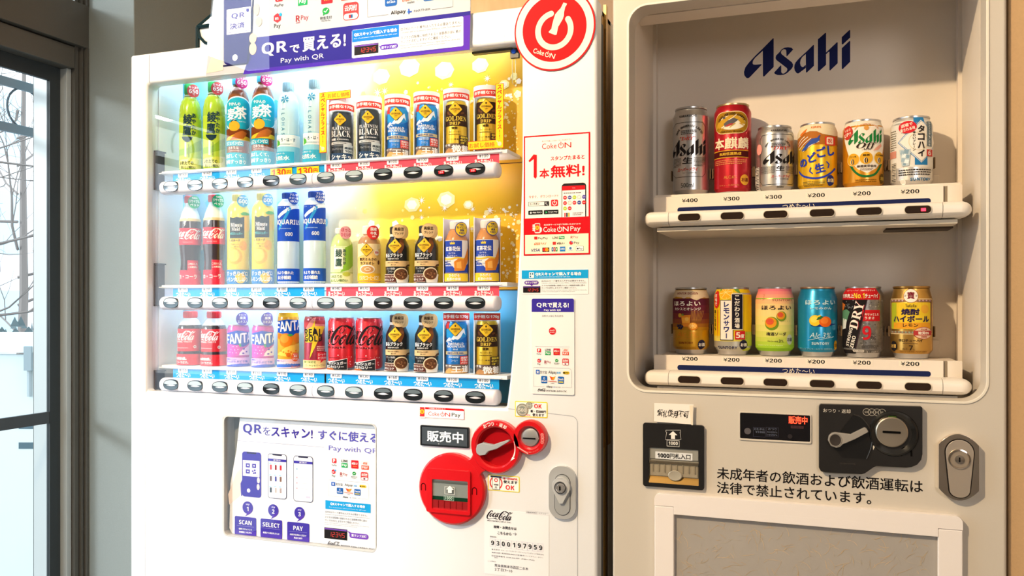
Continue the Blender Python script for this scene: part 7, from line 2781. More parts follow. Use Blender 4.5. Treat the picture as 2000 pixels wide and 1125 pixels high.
for i in range(1500):
    x, z = q.uniform(ix0, ix1), q.uniform(fz + .1, it)
    if q.random() < .25:
        continue
    a_ = q.gauss(0.2, .9) + (PI / 2 if q.random() < .35 else 0)
    ln = q.uniform(.006, .026)
    cv = q.uniform(-1.6, 1.6)
    pts = []
    for j in range(6):
        pts.append((x, z, q.uniform(.00030, .00060) * (1 if 0 < j < 5 else .4)))
        a_ += cv / 5
        x += ln / 5 * math.cos(a_)
        z += ln / 5 * math.sin(a_)
        x = max(ix0, min(ix1, x))
        z = min(it, z)
    T.line(pts, 0, q.choice(('#d0b48a', '#bfa680', '#d9bf98', '#bcb1a0')), 1)
fo = obj('fibre', T.flat(-.0041), pf, flat=True)
fo['kind'] = 'stuff'

# ================================================================== CANS OF THE BEER MACHINE
RA = .033
ALU = M('#c4c4c6', .28, .95)


def a_can(t, h, mat, lid=None, ribs=0):
    r = RA
    pr = [(r * .87, .0085), (r, .0145), (r, h - .016)]
    if ribs:
        for i in range(ribs):
            z = h - .016 - .0105 * (1 - (i + 1) / ribs) * 1.4 - .008
        pr = [(r * .87, .0085), (r, .0145)]
        z0 = h - .006 - .0036 * ribs
        pr.append((r, z0))
        for i in range(ribs):
            q = r * (1 - .135 * (i + .6) / ribs)
            pr += [(q, z0 + .0036 * i + .0012), (q * .992, z0 + .0036 * i + .0030)]
        pr.append((r * .86, h - .0045))
    else:
        pr += [(r * .985, h - .0125), (r * .87, h - .005), (r * .855, h - .0035)]
    obj('body', MB().lathe(pr, mat, 40), t)
    obj('base', MB().lathe([(0, .003), (r * .70, .003), (r * .74, .0), (r * .79, .0006), (r * .87, .0088)], ALU, 36), t)
    obj('lid', MB().lathe([(r * .84, h - .0042), (r * .885, h - .0030), (r * .885, h - .0004), (r * .87, h), (r * .835, h - .0004), (r * .82, h - .0045), (0, h - .0045)], lid or ALU, 36), t)
    obj('pull_tab', MB().prism(ell(0, 0, .0075, .012, 16), 0, .001, ALU), t)
    p = t.children[-1]
    p.data.transform(Matrix.Translation((0, -.004, h - .0030)) @ Matrix.Rotation(PI / 2, 4, 'X'))
    return lerp_profile(pr, r)


def sake(A, S, x, y, rx, ry, bg='#23223a', fg='#e9e4dc', L=5):
    c = S.p(x, y)
    A.disc(c[0], c[1], S.pm * rx * 1.05, bg, L, rz=S.pm * ry, n=24)
    A.t('お酒', c[0], c[1], S.pm * ry * .72, fg, 'b', L + 1, maxw=S.pm * rx * 1.7)


def a_start(label, crop, xl, xr, yt, yb, k, i, h):
    t = thing('drink_can', label, 'can', (0, 0, 0), 'cans of the beer machine, %s row' % ('upper', 'lower')[k])
    S = Samp(crop, xl, xr, yb, RA, CANX[i], .19)
    S.pm = h / (yb - yt)
    return t, S


def a_place(t, k, i):
    t.location = (CANX[i], .19, AS[k] + .0005)
    BASE[t] = Vector(t.location)


Ca, Cb, Cc = (1300, 190, 5.622), (1470, 220, 6.617), (1640, 210, 6.25)
Cd, Ce, Cf = (1300, 550, 7.033), (1470, 550, 7.033), (1640, 550, 7.03)
SIL = M('#c6c5c4', .3, .85)
INK2 = '#1f1b1c'


def arc_text(A, S, txt, cx, cy, rx, ry, a0, a1, h, mat, st='b', L=3):
    c = S.p(cx, cy)
    for i, ch in enumerate(txt):
        a = a0 + (a1 - a0) * (i + .5) / len(txt)
        if ch != ' ':
            A.t(ch, c[0] + S.pm * rx * math.cos(a), c[1] + S.pm * ry * math.sin(a), S.pm * h, mat, st, L, rot=a - PI / 2, maxw=S.pm * h)


def dry_art(A, S, x0, x1, yt, yb, logo, dry, nama, sd, vol, vtxt, cc):
    oc = S.P((x0 + 30, yt), (x1 - 30, yt), (x1, yt + 45), (x1, yb - 45), (x1 - 30, yb), (x0 + 30, yb), (x0, yb - 45), (x0, yt + 45))
    A.line(oc + [oc[0]], S.pm * 5, INK2, 2)
    cx, cy, rx = cc
    arc_text(A, S, 'ASAHI BREWERIES LIMITED', cx, cy, rx, rx * .72, PI * .93, PI * .07, 22, INK2)
    A.small(*S.B(cx - rx * .55, cy - rx * .45, cx + rx * .55, cy - rx * .1), 3, '#4a4646', 3, 4)
    A.text('SUPER', *S.B(cx - 30, dry[1] - 20, cx + 32, dry[1] - 6), '#c2412f', 'i', 3)
    A.text('"DRY"', *S.B(*dry), '#c23a2a', 'i', 3)
    b = S.B(*logo)
    asahi(A, b[0], b[1], b[2], b[3], INK2, 3)
    A.text('生', *S.B(*nama), INK2, 'b', 3, sh=.15)
    A.small(*S.B(x0 + 8, nama[1], nama[0] - 14, nama[3] + 30), 7, '#3a3636', 3, 5, .4)
    A.small(*S.B(nama[2] + 14, nama[1], x1 - 8, nama[3] + 30), 7, '#3a3636', 3, 6, .4)
    A.text('スーパードライ', *S.B(*sd), '#c23a2a', 'b', 3, sh=.2)
    A.text('生ビール(非熱処理)', *S.B(sd[0] + 50, sd[3] + 8, sd[2] - 12, sd[3] + 28), '#3a3636', '', 3)
    A.text(vtxt, *S.B(*vol), '#26302e', '', 3)


# upper row
t, S = a_start('tall silver can with black lettering, left end of the upper row', Ca, 88, 480, 115, 1105, 0, 0, .1675)
R = a_can(t, .1675, SIL, ribs=3)
A = Art()
dry_art(A, S, 95, 436, 292, 880, (95, 472, 437, 655), (168, 446, 328, 486), (197, 670, 300, 740), (146, 780, 356, 822), (180, 945, 313, 996), '500ml', (262, 440, 150))
A.text('KARAKUCHI', *S.B(165, 212, 342, 236), INK2, 'b', 3)
wrapped(t, 'label_print', A, R)
a_place(t, 0, 0)

t, S = a_start('tall red can with gold oval emblem, second in the upper row', Ca, 530, 935, 72, 1088, 0, 1, .1675)
R = a_can(t, .1675, M('#b81526', .3, .45, coat=.2), M('#c9b48a', .3, .9))
A = Art()
q = S.B(550, 168, 895, 412)
A.rr(*q, .022, '#ead9a8', 2)
A.rr(q[0] + .0012, q[1] + .0012, q[2] - .0012, q[3] - .0012, .021, '#a87a1c', 3)
c = S.p(722, 292)
A.disc(c[0], c[1], S.pm * 152, '#efe6d2', 4, rz=S.pm * 78)
A.poly(S.P((575, 300), (600, 265), (650, 235), (700, 215), (770, 215), (850, 255), (868, 310), (820, 305), (790, 270), (740, 260), (690, 290), (640, 320), (600, 345), (570, 340)), '#c79a2e', 5)
A.poly(S.P((640, 300), (690, 262), (745, 245), (790, 262), (760, 290), (700, 320), (650, 335)), '#5d5a5e', 6)
A.poly(S.P((655, 325), (700, 305), (745, 300), (720, 320), (670, 335)), '#b23a3a', 7)
A.line(S.P((690, 265), (740, 235), (770, 208)), S.pm * 7, '#efe6d2', 7, n=3)
for (a_, b_) in (((590, 330), (560, 365)), ((640, 340), (600, 380)), ((800, 300), (858, 330)), ((760, 300), (700, 345))):
    A.line([S.p(*a_), S.p(*b_)], S.pm * 9, '#c79a2e', 6)
A.disc(*S.p(645, 235), S.pm * 15, '#5d5a5e', 7, rz=S.pm * 12)
arc_text(A, S, 'KIRIN BREWERY COMPANY', 722, 300, 150, 104, PI * .90, PI * .10, 26, '#3a2408', 's', 6)
arc_text(A, S, 'YTILAUQ LANIGIRO', 722, 296, 140, 98, -PI * .80, -PI * .20, 1, '#3a2408', 's', 6)
A.text('ORIGINAL QUALITY', *S.B(610, 378, 835, 400), '#3a2408', 's', 6)
A.text('本麒麟', *S.B(550, 452, 897, 578), '#f0e0c2', 'b', 3)
A.rect(*S.B(536, 590, 897, 672), '#d9a528', 2)
A.rect(*S.B(536, 598, 897, 664), '#4a1416', 3)
A.text('長期低温熟成', *S.B(594, 614, 822, 646), '#e0b23a', 'b', 4)
A.small(*S.B(552, 690, 872, 748), 3, '#d98a5a', 3, 7, .45)
A.text('ALC.6%', *S.B(640, 868, 772, 900), '#d99a4a', '', 3)
sake(A, S, 858, 914, 52, 58, '#e0a53a', '#7a1a1a')
A.text('リキュール(発泡性)', *S.B(596, 962, 800, 984), '#d98a5a', '', 3)
wrapped(t, 'label_print', A, R)
a_place(t, 0, 1)

t, S = a_start('short silver can with black lettering and a pink round sticker, third in the upper row', Cb, 25, 535, 165, 1050, 0, 2, .1225)
R = a_can(t, .1225, SIL)
A = Art()
dry_art(A, S, 92, 530, 290, 926, (128, 490, 560, 668), (232, 442, 468, 486), (300, 692, 410, 757), (240, 808, 468, 842), (308, 944, 402, 972), '350ml', (330, 470, 165))
A.text('KARAKUCHI', *S.B(232, 226, 440, 250), INK2, 'b', 3)
A.disc(*S.p(82, 465), S.pm * 48, '#ee9a94', 5, rz=S.pm * 68)
A.rect(*S.B(28, 690, 80, 1000), '#d6d4d0', 3)
for i in range(14):
    A.rect(*S.B(34, 700 + 20 * i, 76, 700 + 20 * i + (6, 11, 8)[i % 3]), '#2a2828', 4)
wrapped(t, 'label_print', A, R)
a_place(t, 0, 2)

t, S = a_start('yellow can with cream top and large blue lettering, fourth in the upper row', Cb, 580, 1095, 125, 1030, 0, 3, .1225)
R = a_can(t, .1225, M('#dfae16', .3, .4, coat=.2))
A = Art()
a0, a1 = S.all()
A.rect(a0, S.V(420), a1, S.V(180), '#b06a28', 1)
A.poly([(a0, S.V(150)), (a0, S.V(300))] + S.P((600, 300), (660, 262), (740, 240), (830, 250), (900, 285), (980, 300), (1060, 305), (1094, 290)) + [(a1, S.V(280)), (a1, S.V(150))], '#e6d6b4', 2)
A.text('KIRIN', *S.B(752, 178, 882, 206), '#d8742a', 'b', 4)
for k_, w_ in enumerate(((600, 380, 680, 300), (600, 420, 720, 310), (610, 460, 760, 330), (640, 480, 800, 350), (660, 490, 860, 380))):
    A.line(S.P((w_[0], w_[1]), ((w_[0] + w_[2]) / 2, (w_[1] + w_[3]) / 2 - 14), (w_[2], w_[3])), S.pm * 9, '#efe6d8', 4, n=3)
A.poly(S.P((640, 480), (700, 400), (770, 340), (850, 330), (870, 360), (820, 400), (740, 420), (690, 480)), '#3550a0', 5)
A.line(S.P((840, 330), (870, 300), (850, 350)), S.pm * 12, '#3550a0', 5)
A.poly(S.P((620, 270), (680, 215), (705, 200), (690, 250), (640, 290)), '#d8742a', 4)
A.rect(*S.B(930, 320, 1056, 432), '#d8402e', 5)
A.rr(*S.B(950, 332, 1030, 420), S.pm * 12, '#f0dcc4', 6)
A.t('祝', *S.p(990, 376), S.pm * 60, '#d8402e', 'b', 7)
BL = '#2a3fae'
for ch, x, y, h_, ro in (('の', 658, 640, 105, .15), ('ど', 770, 582, 120, .3), ('ご', 888, 520, 130, .22), ('し', 1008, 500, 130, .1), ('〈', 752, 752, 92, .25), ('生', 868, 722, 120, .25), ('〉', 972, 678, 92, .25)):
    A.t(ch, *S.p(x, y), S.pm * h_, BL, 'h', 4, rot=ro)
A.line(S.P((604, 735), (650, 800), (740, 840), (840, 850), (930, 830), (1010, 780), (1060, 720)), S.pm * 24, BL, 3, n=4)
sake(A, S, 1002, 880, 54, 70, '#2a3470', '#e9d9a0')
A.small(*S.B(660, 882, 935, 952), 4, '#5a5a3a', 3, 9, .4)
wrapped(t, 'label_print', A, R)
a_place(t, 0, 3)

t, S = a_start('white and gold can with green lettering and three gold discs, fifth in the upper row', Cc, 25, 535, 140, 1005, 0, 4, .1225)
R = a_can(t, .1225, M('#d18f1a', .3, .5, coat=.2))
A = Art()
a0, a1 = S.all()
A.poly(S.P((40, 165), (530, 165), (535, 420), (500, 640), (440, 740), (330, 800), (220, 750), (140, 660), (95, 540), (55, 380)), '#ece4d6', 1)
A.rect(a0, S.V(205), a1, S.V(160), '#e6dccb', 1)
A.line(S.P((128, 690), (170, 760), (240, 820), (330, 838), (420, 815), (470, 750), (500, 680)), S.pm * 26, '#1f6a34', 3, n=4)
arc_text(A, S, 'ASAHI BREWERIES LIMITED', 330, 300, 150, 95, PI * .88, PI * .12, 16, '#d98a4a', 'b', 3)
A.disc(*S.p(322, 256), S.pm * 28, '#d99a4a', 3, n=18)
b = S.B(104, 268, 500, 445)
asahi(A, b[0], b[1], b[2], b[3], '#1c7a3a', 4)
A.text('Off', *S.B(200, 432, 438, 516), '#33261f', 'i', 5)
A.text('アサヒ オフ', *S.B(265, 514, 375, 530), '#5a4a40', '', 4)
A.poly(S.P((440, 490), (490, 440), (500, 470), (460, 520), (400, 532)), '#e0a08a', 4)
for i, (x, y) in enumerate(((160, 628), (320, 618), (475, 618))):
    A.disc(*S.p(x, y), S.pm * 78, '#f0e2b8', 3, n=26)
    A.disc(*S.p(x, y), S.pm * 73, '#d9a22a', 4, n=26)
    A.t('0', *S.p(x - 6, y + 28), S.pm * 66, '#f4efe2', 'i', 5)
    A.t('0', *S.p(x - 2, y + 28), S.pm * 62, '#2a2018', 'i', 6, kx=.9)
    A.text(('プリン体', '糖質', '人工甘味料')[i], *S.B(x - 42, y - 46, x + 42, y - 22), '#5a4010', 'b', 5)
A.text('厳選麦芽使用', *S.B(205, 700, 436, 730), '#4a4038', 'b', 4)
A.small(*S.B(245, 738, 400, 768), 2, '#8a8078', 4)
c = S.p(95, 290)
A.disc(c[0], c[1], S.pm * 74, '#c43a2e', 5, rz=S.pm * 84)
A.t('うまさ', c[0], c[1] + S.pm * 28, S.pm * 30, '#f0d0c0', 'b', 6, rot=.2)
A.t('UP!!', c[0], c[1] - S.pm * 26, S.pm * 44, '#f6e0d0', 'b', 6, rot=.2)
sake(A, S, 505, 862, 40, 62, '#5a4312', '#d9b24a')
A.small(*S.B(190, 868, 440, 910), 2, '#7a5414', 3)
wrapped(t, 'label_print', A, R)
a_place(t, 0, 4)

t, S = a_start('silver white can with a diamond panel and blue bands, right end of the upper row', Cc, 605, 1150, 95, 975, 0, 5, .1225)
R = a_can(t, .1225, M('#d6d4d0', .3, .55))
A = Art()
a0, a1 = S.all()
A.rect(a0, S.V(720), a1, S.V(150), '#dcd9d2', 1)
A.rect(*S.B(905, 108, 1045, 240), '#2a78b4', 2)
A.rect(*S.B(920, 560, 1076, 696), '#2a78b4', 2)
cx0, cy0 = S.p(1000, 412)
hx, hz = S.pm * 268, S.pm * 268
for k_, (e, m) in enumerate(((0, '#4a86b8'), (12, '#f0ece4'), (20, '#4a86b8'), (27, '#e8e3da'))):
    hh = hx - S.pm * e
    A.poly([(cx0, cy0 - hh), (cx0 + hh, cy0), (cx0, cy0 + hh), (cx0 - hh, cy0)], m, 3 + k_)
A.ring(cx0 - S.pm * 30, cy0, S.pm * 110, S.pm * 6, '#d6c7a0', 7)
A.vtext('タコハイ', S.U(996), S.V(605), S.V(215), S.pm * 78, '#2a2526', 'h', 8)
A.vtext('味わいプレーン', S.U(912), S.V(528), S.V(288), S.pm * 34, '#3a3536', 'b', 8)
A.rect(*S.B(1064, 172, 1118, 474), '#6a7a84', 8)
A.vtext('ひとくちで、この味', S.U(1091), S.V(468), S.V(180), S.pm * 36, '#dfe3e4', 'b', 9)
A.rect(*S.B(1060, 510, 1126, 592), '#c2403c', 8)
A.text('6', *S.B(1076, 522, 1108, 580), '#f0dcd4', 'b', 9)
A.disc(*S.p(830, 236), S.pm * 98, '#cc2530', 9, rz=S.pm * 76, n=26)
A.t('酒場で', *S.p(820, 212), S.pm * 42, '#f4e2d4', 'b', 10, rot=.2)
A.t('愛される味', *S.p(832, 262), S.pm * 42, '#f4e2d4', 'b', 10, rot=.2, maxw=S.pm * 160)
A.poly(S.P((735, 505), (870, 500), (850, 700), (765, 705)), '#b4c4cc', 8)
for (x, y, w_) in ((770, 540, 26), (815, 530, 30), (790, 580, 28), (830, 590, 24), (780, 630, 26), (820, 650, 28), (795, 680, 18)):
    c = S.p(x, y)
    q = S.pm * w_
    A.poly([(c[0] - q, c[1] - q * .6), (c[0] + q * .7, c[1] - q), (c[0] + q, c[1] + q * .6), (c[0] - q * .5, c[1] + q)], ('#7f9cb0', '#dfe8ec', '#9ab2c2')[w_ % 3], 9)
A.small(*S.B(720, 738, 1115, 822), 3, '#3a3636', 4, 12, .5)
A.text('SUNTORY', *S.B(865, 848, 1108, 886), '#2a6a9a', 'b', 4)
A.disc(*S.p(768, 892), S.pm * 36, '#f2efe8', 4)
A.rect(*S.B(628, 650, 690, 880), '#c9c2b4', 3)
for i in range(12):
    A.rect(*S.B(636, 656 + 19 * i, 684, 656 + 19 * i + (6, 10, 8)[i % 3]), '#3a3632', 4)
A.rect(*S.B(612, 505, 690, 590), '#c98a7a', 3)
A.small(*S.B(620, 250, 690, 500), 9, '#7a7260', 3, 13, .4)
wrapped(t, 'label_print', A, R)
a_place(t, 0, 5)

# lower row
t, S = a_start('purple and gold can with cream top, left end of the lower row', Cd, 98, 590, 88, 1000, 1, 0, .1225)
R = a_can(t, .1225, M('#c29016', .3, .5, coat=.2), ribs=4)
A = Art()
a0, a1 = S.all()
pur = ('#6a2a3c', '#7a3636', '#8a4a30', '#9e6526', '#b07c1e')
for i, c_ in enumerate(pur):
    y0_ = (240, 440, 520, 580, 630)[i]
    A.rect(a0, S.V((440, 520, 580, 630, 670)[i]), a1, S.V(y0_), c_, 1)
wv = [(a0, S.V(128)), (a0, S.V(235))] + S.P((105, 240), (140, 215), (175, 222), (215, 225), (250, 240), (290, 222), (330, 226), (370, 250), (420, 265), (470, 240), (520, 225), (560, 235), (585, 228)) + [(a1, S.V(228)), (a1, S.V(128))]
A.poly(S.P((98, 245), (98, 330), (585, 330), (585, 240)), '#5c2438', 1)
A.poly(wv, '#d9c3a4', 2)
A.text('WINTER DESIGN', *S.B(148, 156, 442, 186), '#7a2a34', 'b', 3)
A.text('ほろよい', *S.B(130, 276, 466, 340), '#f6efe4', 'b', 4)
A.text('カシスとオレンジ', *S.B(135, 362, 470, 402), '#f6efe4', 'b', 4)
A.poly(S.P((215, 470), (340, 462), (325, 625), (235, 622)), '#e08a2e', 4)
A.poly(S.P((222, 500), (335, 495), (328, 570), (232, 575)), '#f0a83e', 5)
A.disc(*S.p(290, 520), S.pm * 26, '#f6c25a', 6)
A.poly(S.P((220, 470), (240, 445), (255, 475)), '#5f9a34', 6)
for (x, y) in ((175, 610), (205, 605), (230, 622), (190, 640), (215, 645)):
    A.disc(*S.p(x, y), S.pm * 19, '#2c2438', 5, n=12)
    A.disc(*S.p(x - 5, y - 5), S.pm * 5, '#6a6488', 6, n=8)
A.disc(*S.p(368, 618), S.pm * 66, '#d9862a', 5, rz=S.pm * 52)
A.disc(*S.p(366, 612), S.pm * 54, '#efb04a', 6, rz=S.pm * 40)
for i in range(8):
    a_ = 2 * PI * i / 8
    c = S.p(366, 612)
    A.line([c, (c[0] + S.pm * 50 * math.cos(a_), c[1] + S.pm * 36 * math.sin(a_))], S.pm * 4, '#f8dc9a', 7)
A.disc(*S.p(200, 470), S.pm * 28, '#c9a03a', 4)
for i in range(9):
    A.line(S.P((360 + 14 * i, 540), (350 + 18 * i, 470), (350 + 20 * i, 405)), S.pm * 6, '#b9853a', 4)
A.poly(S.P((340, 550), (480, 545), (460, 565), (360, 568)), '#8a5a2a', 4)
A.text('Alc.3%', *S.B(172, 690, 415, 758), '#d8882a', '', 4, sh=.25)
A.line(S.P((145, 800), (250, 775), (300, 790), (440, 755)), S.pm * 5, '#d8882a', 4, n=3)
A.text('SUNTORY', *S.B(184, 828, 372, 858), '#7a3a1a', 'b', 4)
A.text('果実酒使用 アルコール分3%', *S.B(140, 906, 410, 924), '#7a5414', '', 4)
sake(A, S, 484, 866, 56, 66)
wrapped(t, 'label_print', A, R)
a_place(t, 1, 0)

t, S = a_start('yellow can with tall white panel and vertical lettering, second in the lower row', Cd, 665, 1165, 92, 1020, 1, 1, .1225)
R = a_can(t, .1225, M('#c9c7bc', .3, .6))
A = Art()
a0, a1 = S.all()
A.rect(a0, S.V(760), a1, S.V(122), '#e6bf1c', 1)
A.rect(a0, S.V(830), a1, S.V(760), '#d6c75a', 1)
A.rect(S.U(1060), S.V(960), a1, S.V(700), '#bcc64a', 2)
A.disc(*S.p(820, 165), S.pm * 104, '#f2d24a', 3, n=28)
A.disc(*S.p(820, 165), S.pm * 88, '#efaf2a', 4, n=28)
for i in range(8):
    a_ = 2 * PI * i / 8 + .2
    c = S.p(820, 165)
    A.line([c, (c[0] + S.pm * 86 * math.cos(a_), c[1] + S.pm * 86 * math.sin(a_))], S.pm * 7, '#f6e08a', 5)
A.warp(lambda x, z: (x, min(z, .1185)))
A.poly(S.P((930, 118), (1000, 120), (1020, 180), (960, 150)), '#6a9a3a', 5)
A.poly(S.P((735, 120), (760, 120), (745, 160)), '#6a9a3a', 5)
A.disc(*S.p(706, 262), S.pm * 62, '#cc2a26', 6, rz=S.pm * 120, n=26)
A.vtext('酒場で', S.U(702), S.V(355), S.V(180), S.pm * 46, '#f4e6d4', 'b', 7)
A.vtext('素になる、', S.U(690), S.V(690), S.V(400), S.pm * 40, '#3a3a20', 'b', 6)
A.line([S.p(722, 395) + (S.pm * 10,), S.p(722, 560) + (S.pm * 14,), S.p(722, 790) + (S.pm * 3,)], 0, '#d8642a', 6)
A.rect(*S.B(756, 268, 922, 816), '#262a58', 6)
A.rect(*S.B(764, 277, 914, 807), '#ece6dc', 7)
A.vtext('レモンサワー', S.U(836), S.V(798), S.V(286), S.pm * 96, '#2a3070', 'h', 8)
A.rect(*S.B(898, 182, 1042, 672), '#e0d6c4', 8)
A.rect(*S.B(906, 190, 1036, 664), '#211e2a', 9)
A.vtext('こだわり酒場', S.U(970), S.V(656), S.V(200), S.pm * 78, '#efe8dc', 'b', 10)
A.rect(*S.B(944, 690, 1072, 802), '#c4252a', 6)
A.text('5', *S.B(958, 706, 1010, 784), '#f6ece0', 'b', 7)
A.text('度', *S.B(1014, 730, 1060, 784), '#f6ece0', 'b', 7)
A.vtext('アルコール分', S.U(1092), S.V(800), S.V(690), S.pm * 14, '#6a5a1a', '', 6)
A.text('SUNTORY', *S.B(728, 896, 976, 936), '#2a2f58', 'b', 4)
sake(A, S, 1056, 876, 58, 66)
wrapped(t, 'label_print', A, R)
a_place(t, 1, 1)

t, S = a_start('pink to green can with two plums, third in the lower row', Ce, 35, 565, 78, 1030, 1, 2, .1225)
bands = [(96, '#ec7a88'), (140, '#ef8a86'), (180, '#f09c84'), (220, '#f2ae85'), (262, '#f3be87'), (310, '#f3cd8a'), (380, '#f0d78c'), (480, '#eada86'), (600, '#dfd87a'), (690, '#d2d46a'), (770, '#c2cf58'), (830, '#aecb46'), (880, '#9cc538'), (920, '#8ec02e')]
R = a_can(t, .1225, M('#8ec02e', .35, .3, coat=.2), ribs=4)
A = Art()
a0, a1 = S.all()
for i, (y, c_) in enumerate(bands):
    y2 = bands[i + 1][0] if i + 1 < len(bands) else 955
    A.rect(a0 * 1.0 - .03, S.V(y2), a1 + .03, S.V(y), c_, 1)
A.text('SUNTORY', *S.B(266, 246, 530, 276), '#b97a5a', 'b', 3)
A.line(S.P((130, 190), (158, 186), (150, 215), (160, 245), (135, 265)), S.pm * 5, '#c9765a', 3, n=3)
A.text('ほろよい', *S.B(126, 334, 516, 396), '#33262a', 'b', 3)
for (x, y, r_) in ((260, 582, 92), (392, 482, 68)):
    c = S.p(x, y)
    A.disc(c[0], c[1], S.pm * r_, '#6f8f2a', 3, n=28)
    A.poly(ell(c[0] - S.pm * r_ * .12, c[1] + S.pm * r_ * .14, S.pm * r_ * .82, S.pm * r_ * .78, 24), '#e39a28', 4)
    A.poly(ell(c[0] - S.pm * r_ * .26, c[1] + S.pm * r_ * .30, S.pm * r_ * .56, S.pm * r_ * .50, 20), '#d9583a', 5)
for i in range(16):
    A.disc(*S.p(145 + 23 * i, 548), S.pm * 4, '#5a4a2a', 6, n=6)
A.text('梅酒ソーダ', *S.B(190, 700, 452, 750), '#33262a', 'b', 3)
A.text('アルコール分', *S.B(204, 816, 345, 838), '#3a4a22', 'b', 3)
A.text('3%', *S.B(352, 800, 416, 842), '#3a4a22', 'b', 3)
A.text('梅酒使用 アルコール分3% 炭酸飲料', *S.B(76, 872, 410, 892), '#d9e8a0', '', 3)
sake(A, S, 496, 802, 48, 70, '#c2c9b4', '#4a4a44')
wrapped(t, 'label_print', A, R)
a_place(t, 1, 2)

t, S = a_start('bright blue can with a lemon and an orange, fourth in the lower row', Ce, 630, 1155, 85, 1050, 1, 3, .1225)
R = a_can(t, .1225, M('#0f8ab8', .3, .45, coat=.2), M('#c9a98a', .3, .9), ribs=4)
A = Art()
PAL = '#bfe0ea'
A.text('ほろよい', *S.B(738, 268, 1118, 334), PAL, 'b', 3)
A.text('レモみかん', *S.B(800, 364, 1072, 398), PAL, 'b', 3)
A.poly(S.P((800, 615), (840, 632), (980, 636), (1100, 610), (1130, 598), (1060, 590), (860, 600)), '#1c3a7a', 3)
A.disc(*S.p(862, 550), S.pm * 76, '#ecc830', 4, rz=S.pm * 74, n=28)
A.poly(S.P((900, 480), (930, 470), (938, 490), (915, 510)), '#ecc830', 4)
A.disc(*S.p(850, 535), S.pm * 46, '#f4da5a', 5, rz=S.pm * 44)
A.disc(*S.p(994, 566), S.pm * 82, '#e0641e', 5, rz=S.pm * 72, n=28)
A.disc(*S.p(980, 550), S.pm * 52, '#ee8030', 6, rz=S.pm * 44)
A.poly(S.P((878, 545), (900, 505), (945, 485), (968, 500), (935, 530)), '#2f6a34', 7)
A.text('Alc.3%', *S.B(800, 716, 1060, 786), PAL, '', 3, sh=.25)
A.line(S.P((770, 822), (900, 792), (930, 806), (1100, 770)), S.pm * 5, PAL, 3, n=3)
A.text('SUNTORY', *S.B(820, 846, 1042, 880), PAL, 'b', 3)
A.text('果汁入り アルコール分3% 炭酸飲料', *S.B(664, 926, 1080, 952), '#8cc6da', '', 3)
sake(A, S, 1122, 890, 36, 68, '#d9a02a', '#7a4a10')
wrapped(t, 'label_print', A, R)
a_place(t, 1, 3)

t, S = a_start('black and grey can with slanted white lettering, fifth in the lower row', Cf, 45, 605, 80, 1060, 1, 4, .1225)
R = a_can(t, .1225, grain('#9a9590', .5, 160, .3, .3, .5, h2='#4d4a48'))
A = Art()
a0, a1 = S.all()
A.poly(S.P((75, 108), (515, 104), (545, 200), (540, 262), (50, 262), (52, 190)), '#c42026', 3)
A.text('-196℃ブランド', *S.B(280, 124, 500, 148), '#f0d6cc', 'b', 4)
A.text('※缶チューハイ', *S.B(90, 126, 262, 148), '#f0d6cc', '', 4)
A.text('世界売上', *S.B(60, 182, 205, 238), '#f4ece4', 'b', 4)
A.text('No.1', *S.B(205, 175, 345, 244), '#f0d23a', 'b', 5)
A.text('チューハイ', *S.B(352, 180, 520, 240), '#f4ece4', 'b', 4)
A.poly(S.P((40, 262), (380, 262), (215, 1005), (45, 1005)), '#1f1b1c', 2)
A.poly(S.P((52, 420), (110, 395), (150, 430), (100, 600), (48, 610)), '#5a8a6a', 3)
A.poly(S.P((52, 300), (90, 330), (70, 400), (48, 420)), '#d8742a', 3)
A.poly(S.P((60, 520), (110, 540), (95, 660), (50, 680)), '#dfe2dc', 3)
for i in range(16):
    q = random.Random(i + 5)
    A.disc(*S.p(q.uniform(60, 200), q.uniform(270, 400)), S.pm * q.uniform(4, 14), '#5e6266', 3, n=8)
A.line(S.P((380, 262), (215, 985)), S.pm * 12, '#3a2a34', 3)
# slanted lettering, read upwards
def slant(txt, x0, y0, x1, y1, h, mat, st, L, sh=0):
    a, b = S.p(x0, y0), S.p(x1, y1)
    ln = math.hypot(b[0] - a[0], b[1] - a[1])
    an = math.atan2(b[1] - a[1], b[0] - a[0])
    cx, cz = (a[0] + b[0]) / 2, (a[1] + b[1]) / 2
    A.text(txt, cx - ln / 2, cz - S.pm * h / 2, cx + ln / 2, cz + S.pm * h / 2, mat, st, L, rot=an, sh=sh)


slant('DRY', 198, 660, 296, 290, 118, '#a83a48', 's', 4)
slant('DRY', 192, 662, 288, 292, 112, '#ece6dc', 's', 5)
slant('STRONG', 118, 900, 172, 650, 50, '#ece6dc', 'b', 5)
slant('ZERO', 172, 925, 212, 760, 50, '#ece6dc', 'b', 5)
A.rect(*S.B(316, 404, 546, 556), '#c42026', 3)
A.text('キリッとした', *S.B(348, 446, 528, 482), '#f4e6dc', 'b', 4)
A.text('うまさ', *S.B(348, 494, 472, 530), '#f4e6dc', 'b', 4)
A.text('9', *S.B(316, 618, 432, 810), '#c8202a', 'b', 4)
A.text('ALC.', *S.B(432, 712, 498, 740), '#3a3636', '', 4)
A.text('%', *S.B(430, 760, 496, 812), '#3a3636', '', 4)
A.text('アルコール分', *S.B(318, 828, 500, 858), '#3a3636', '', 4)
A.small(*S.B(310, 876, 520, 930), 3, '#4a4644', 4)
A.rr(*S.B(185, 946, 340, 982), S.pm * 14, '#e6e0d8', 4)
A.text('プリン体ゼロ', *S.B(198, 954, 326, 974), '#2a2626', 'b', 5)
A.rr(*S.B(380, 960, 505, 990), S.pm * 12, '#b9b4ac', 4)
A.text('糖類ゼロ', *S.B(392, 966, 492, 984), '#2a2626', 'b', 5)
q = random.Random(3)
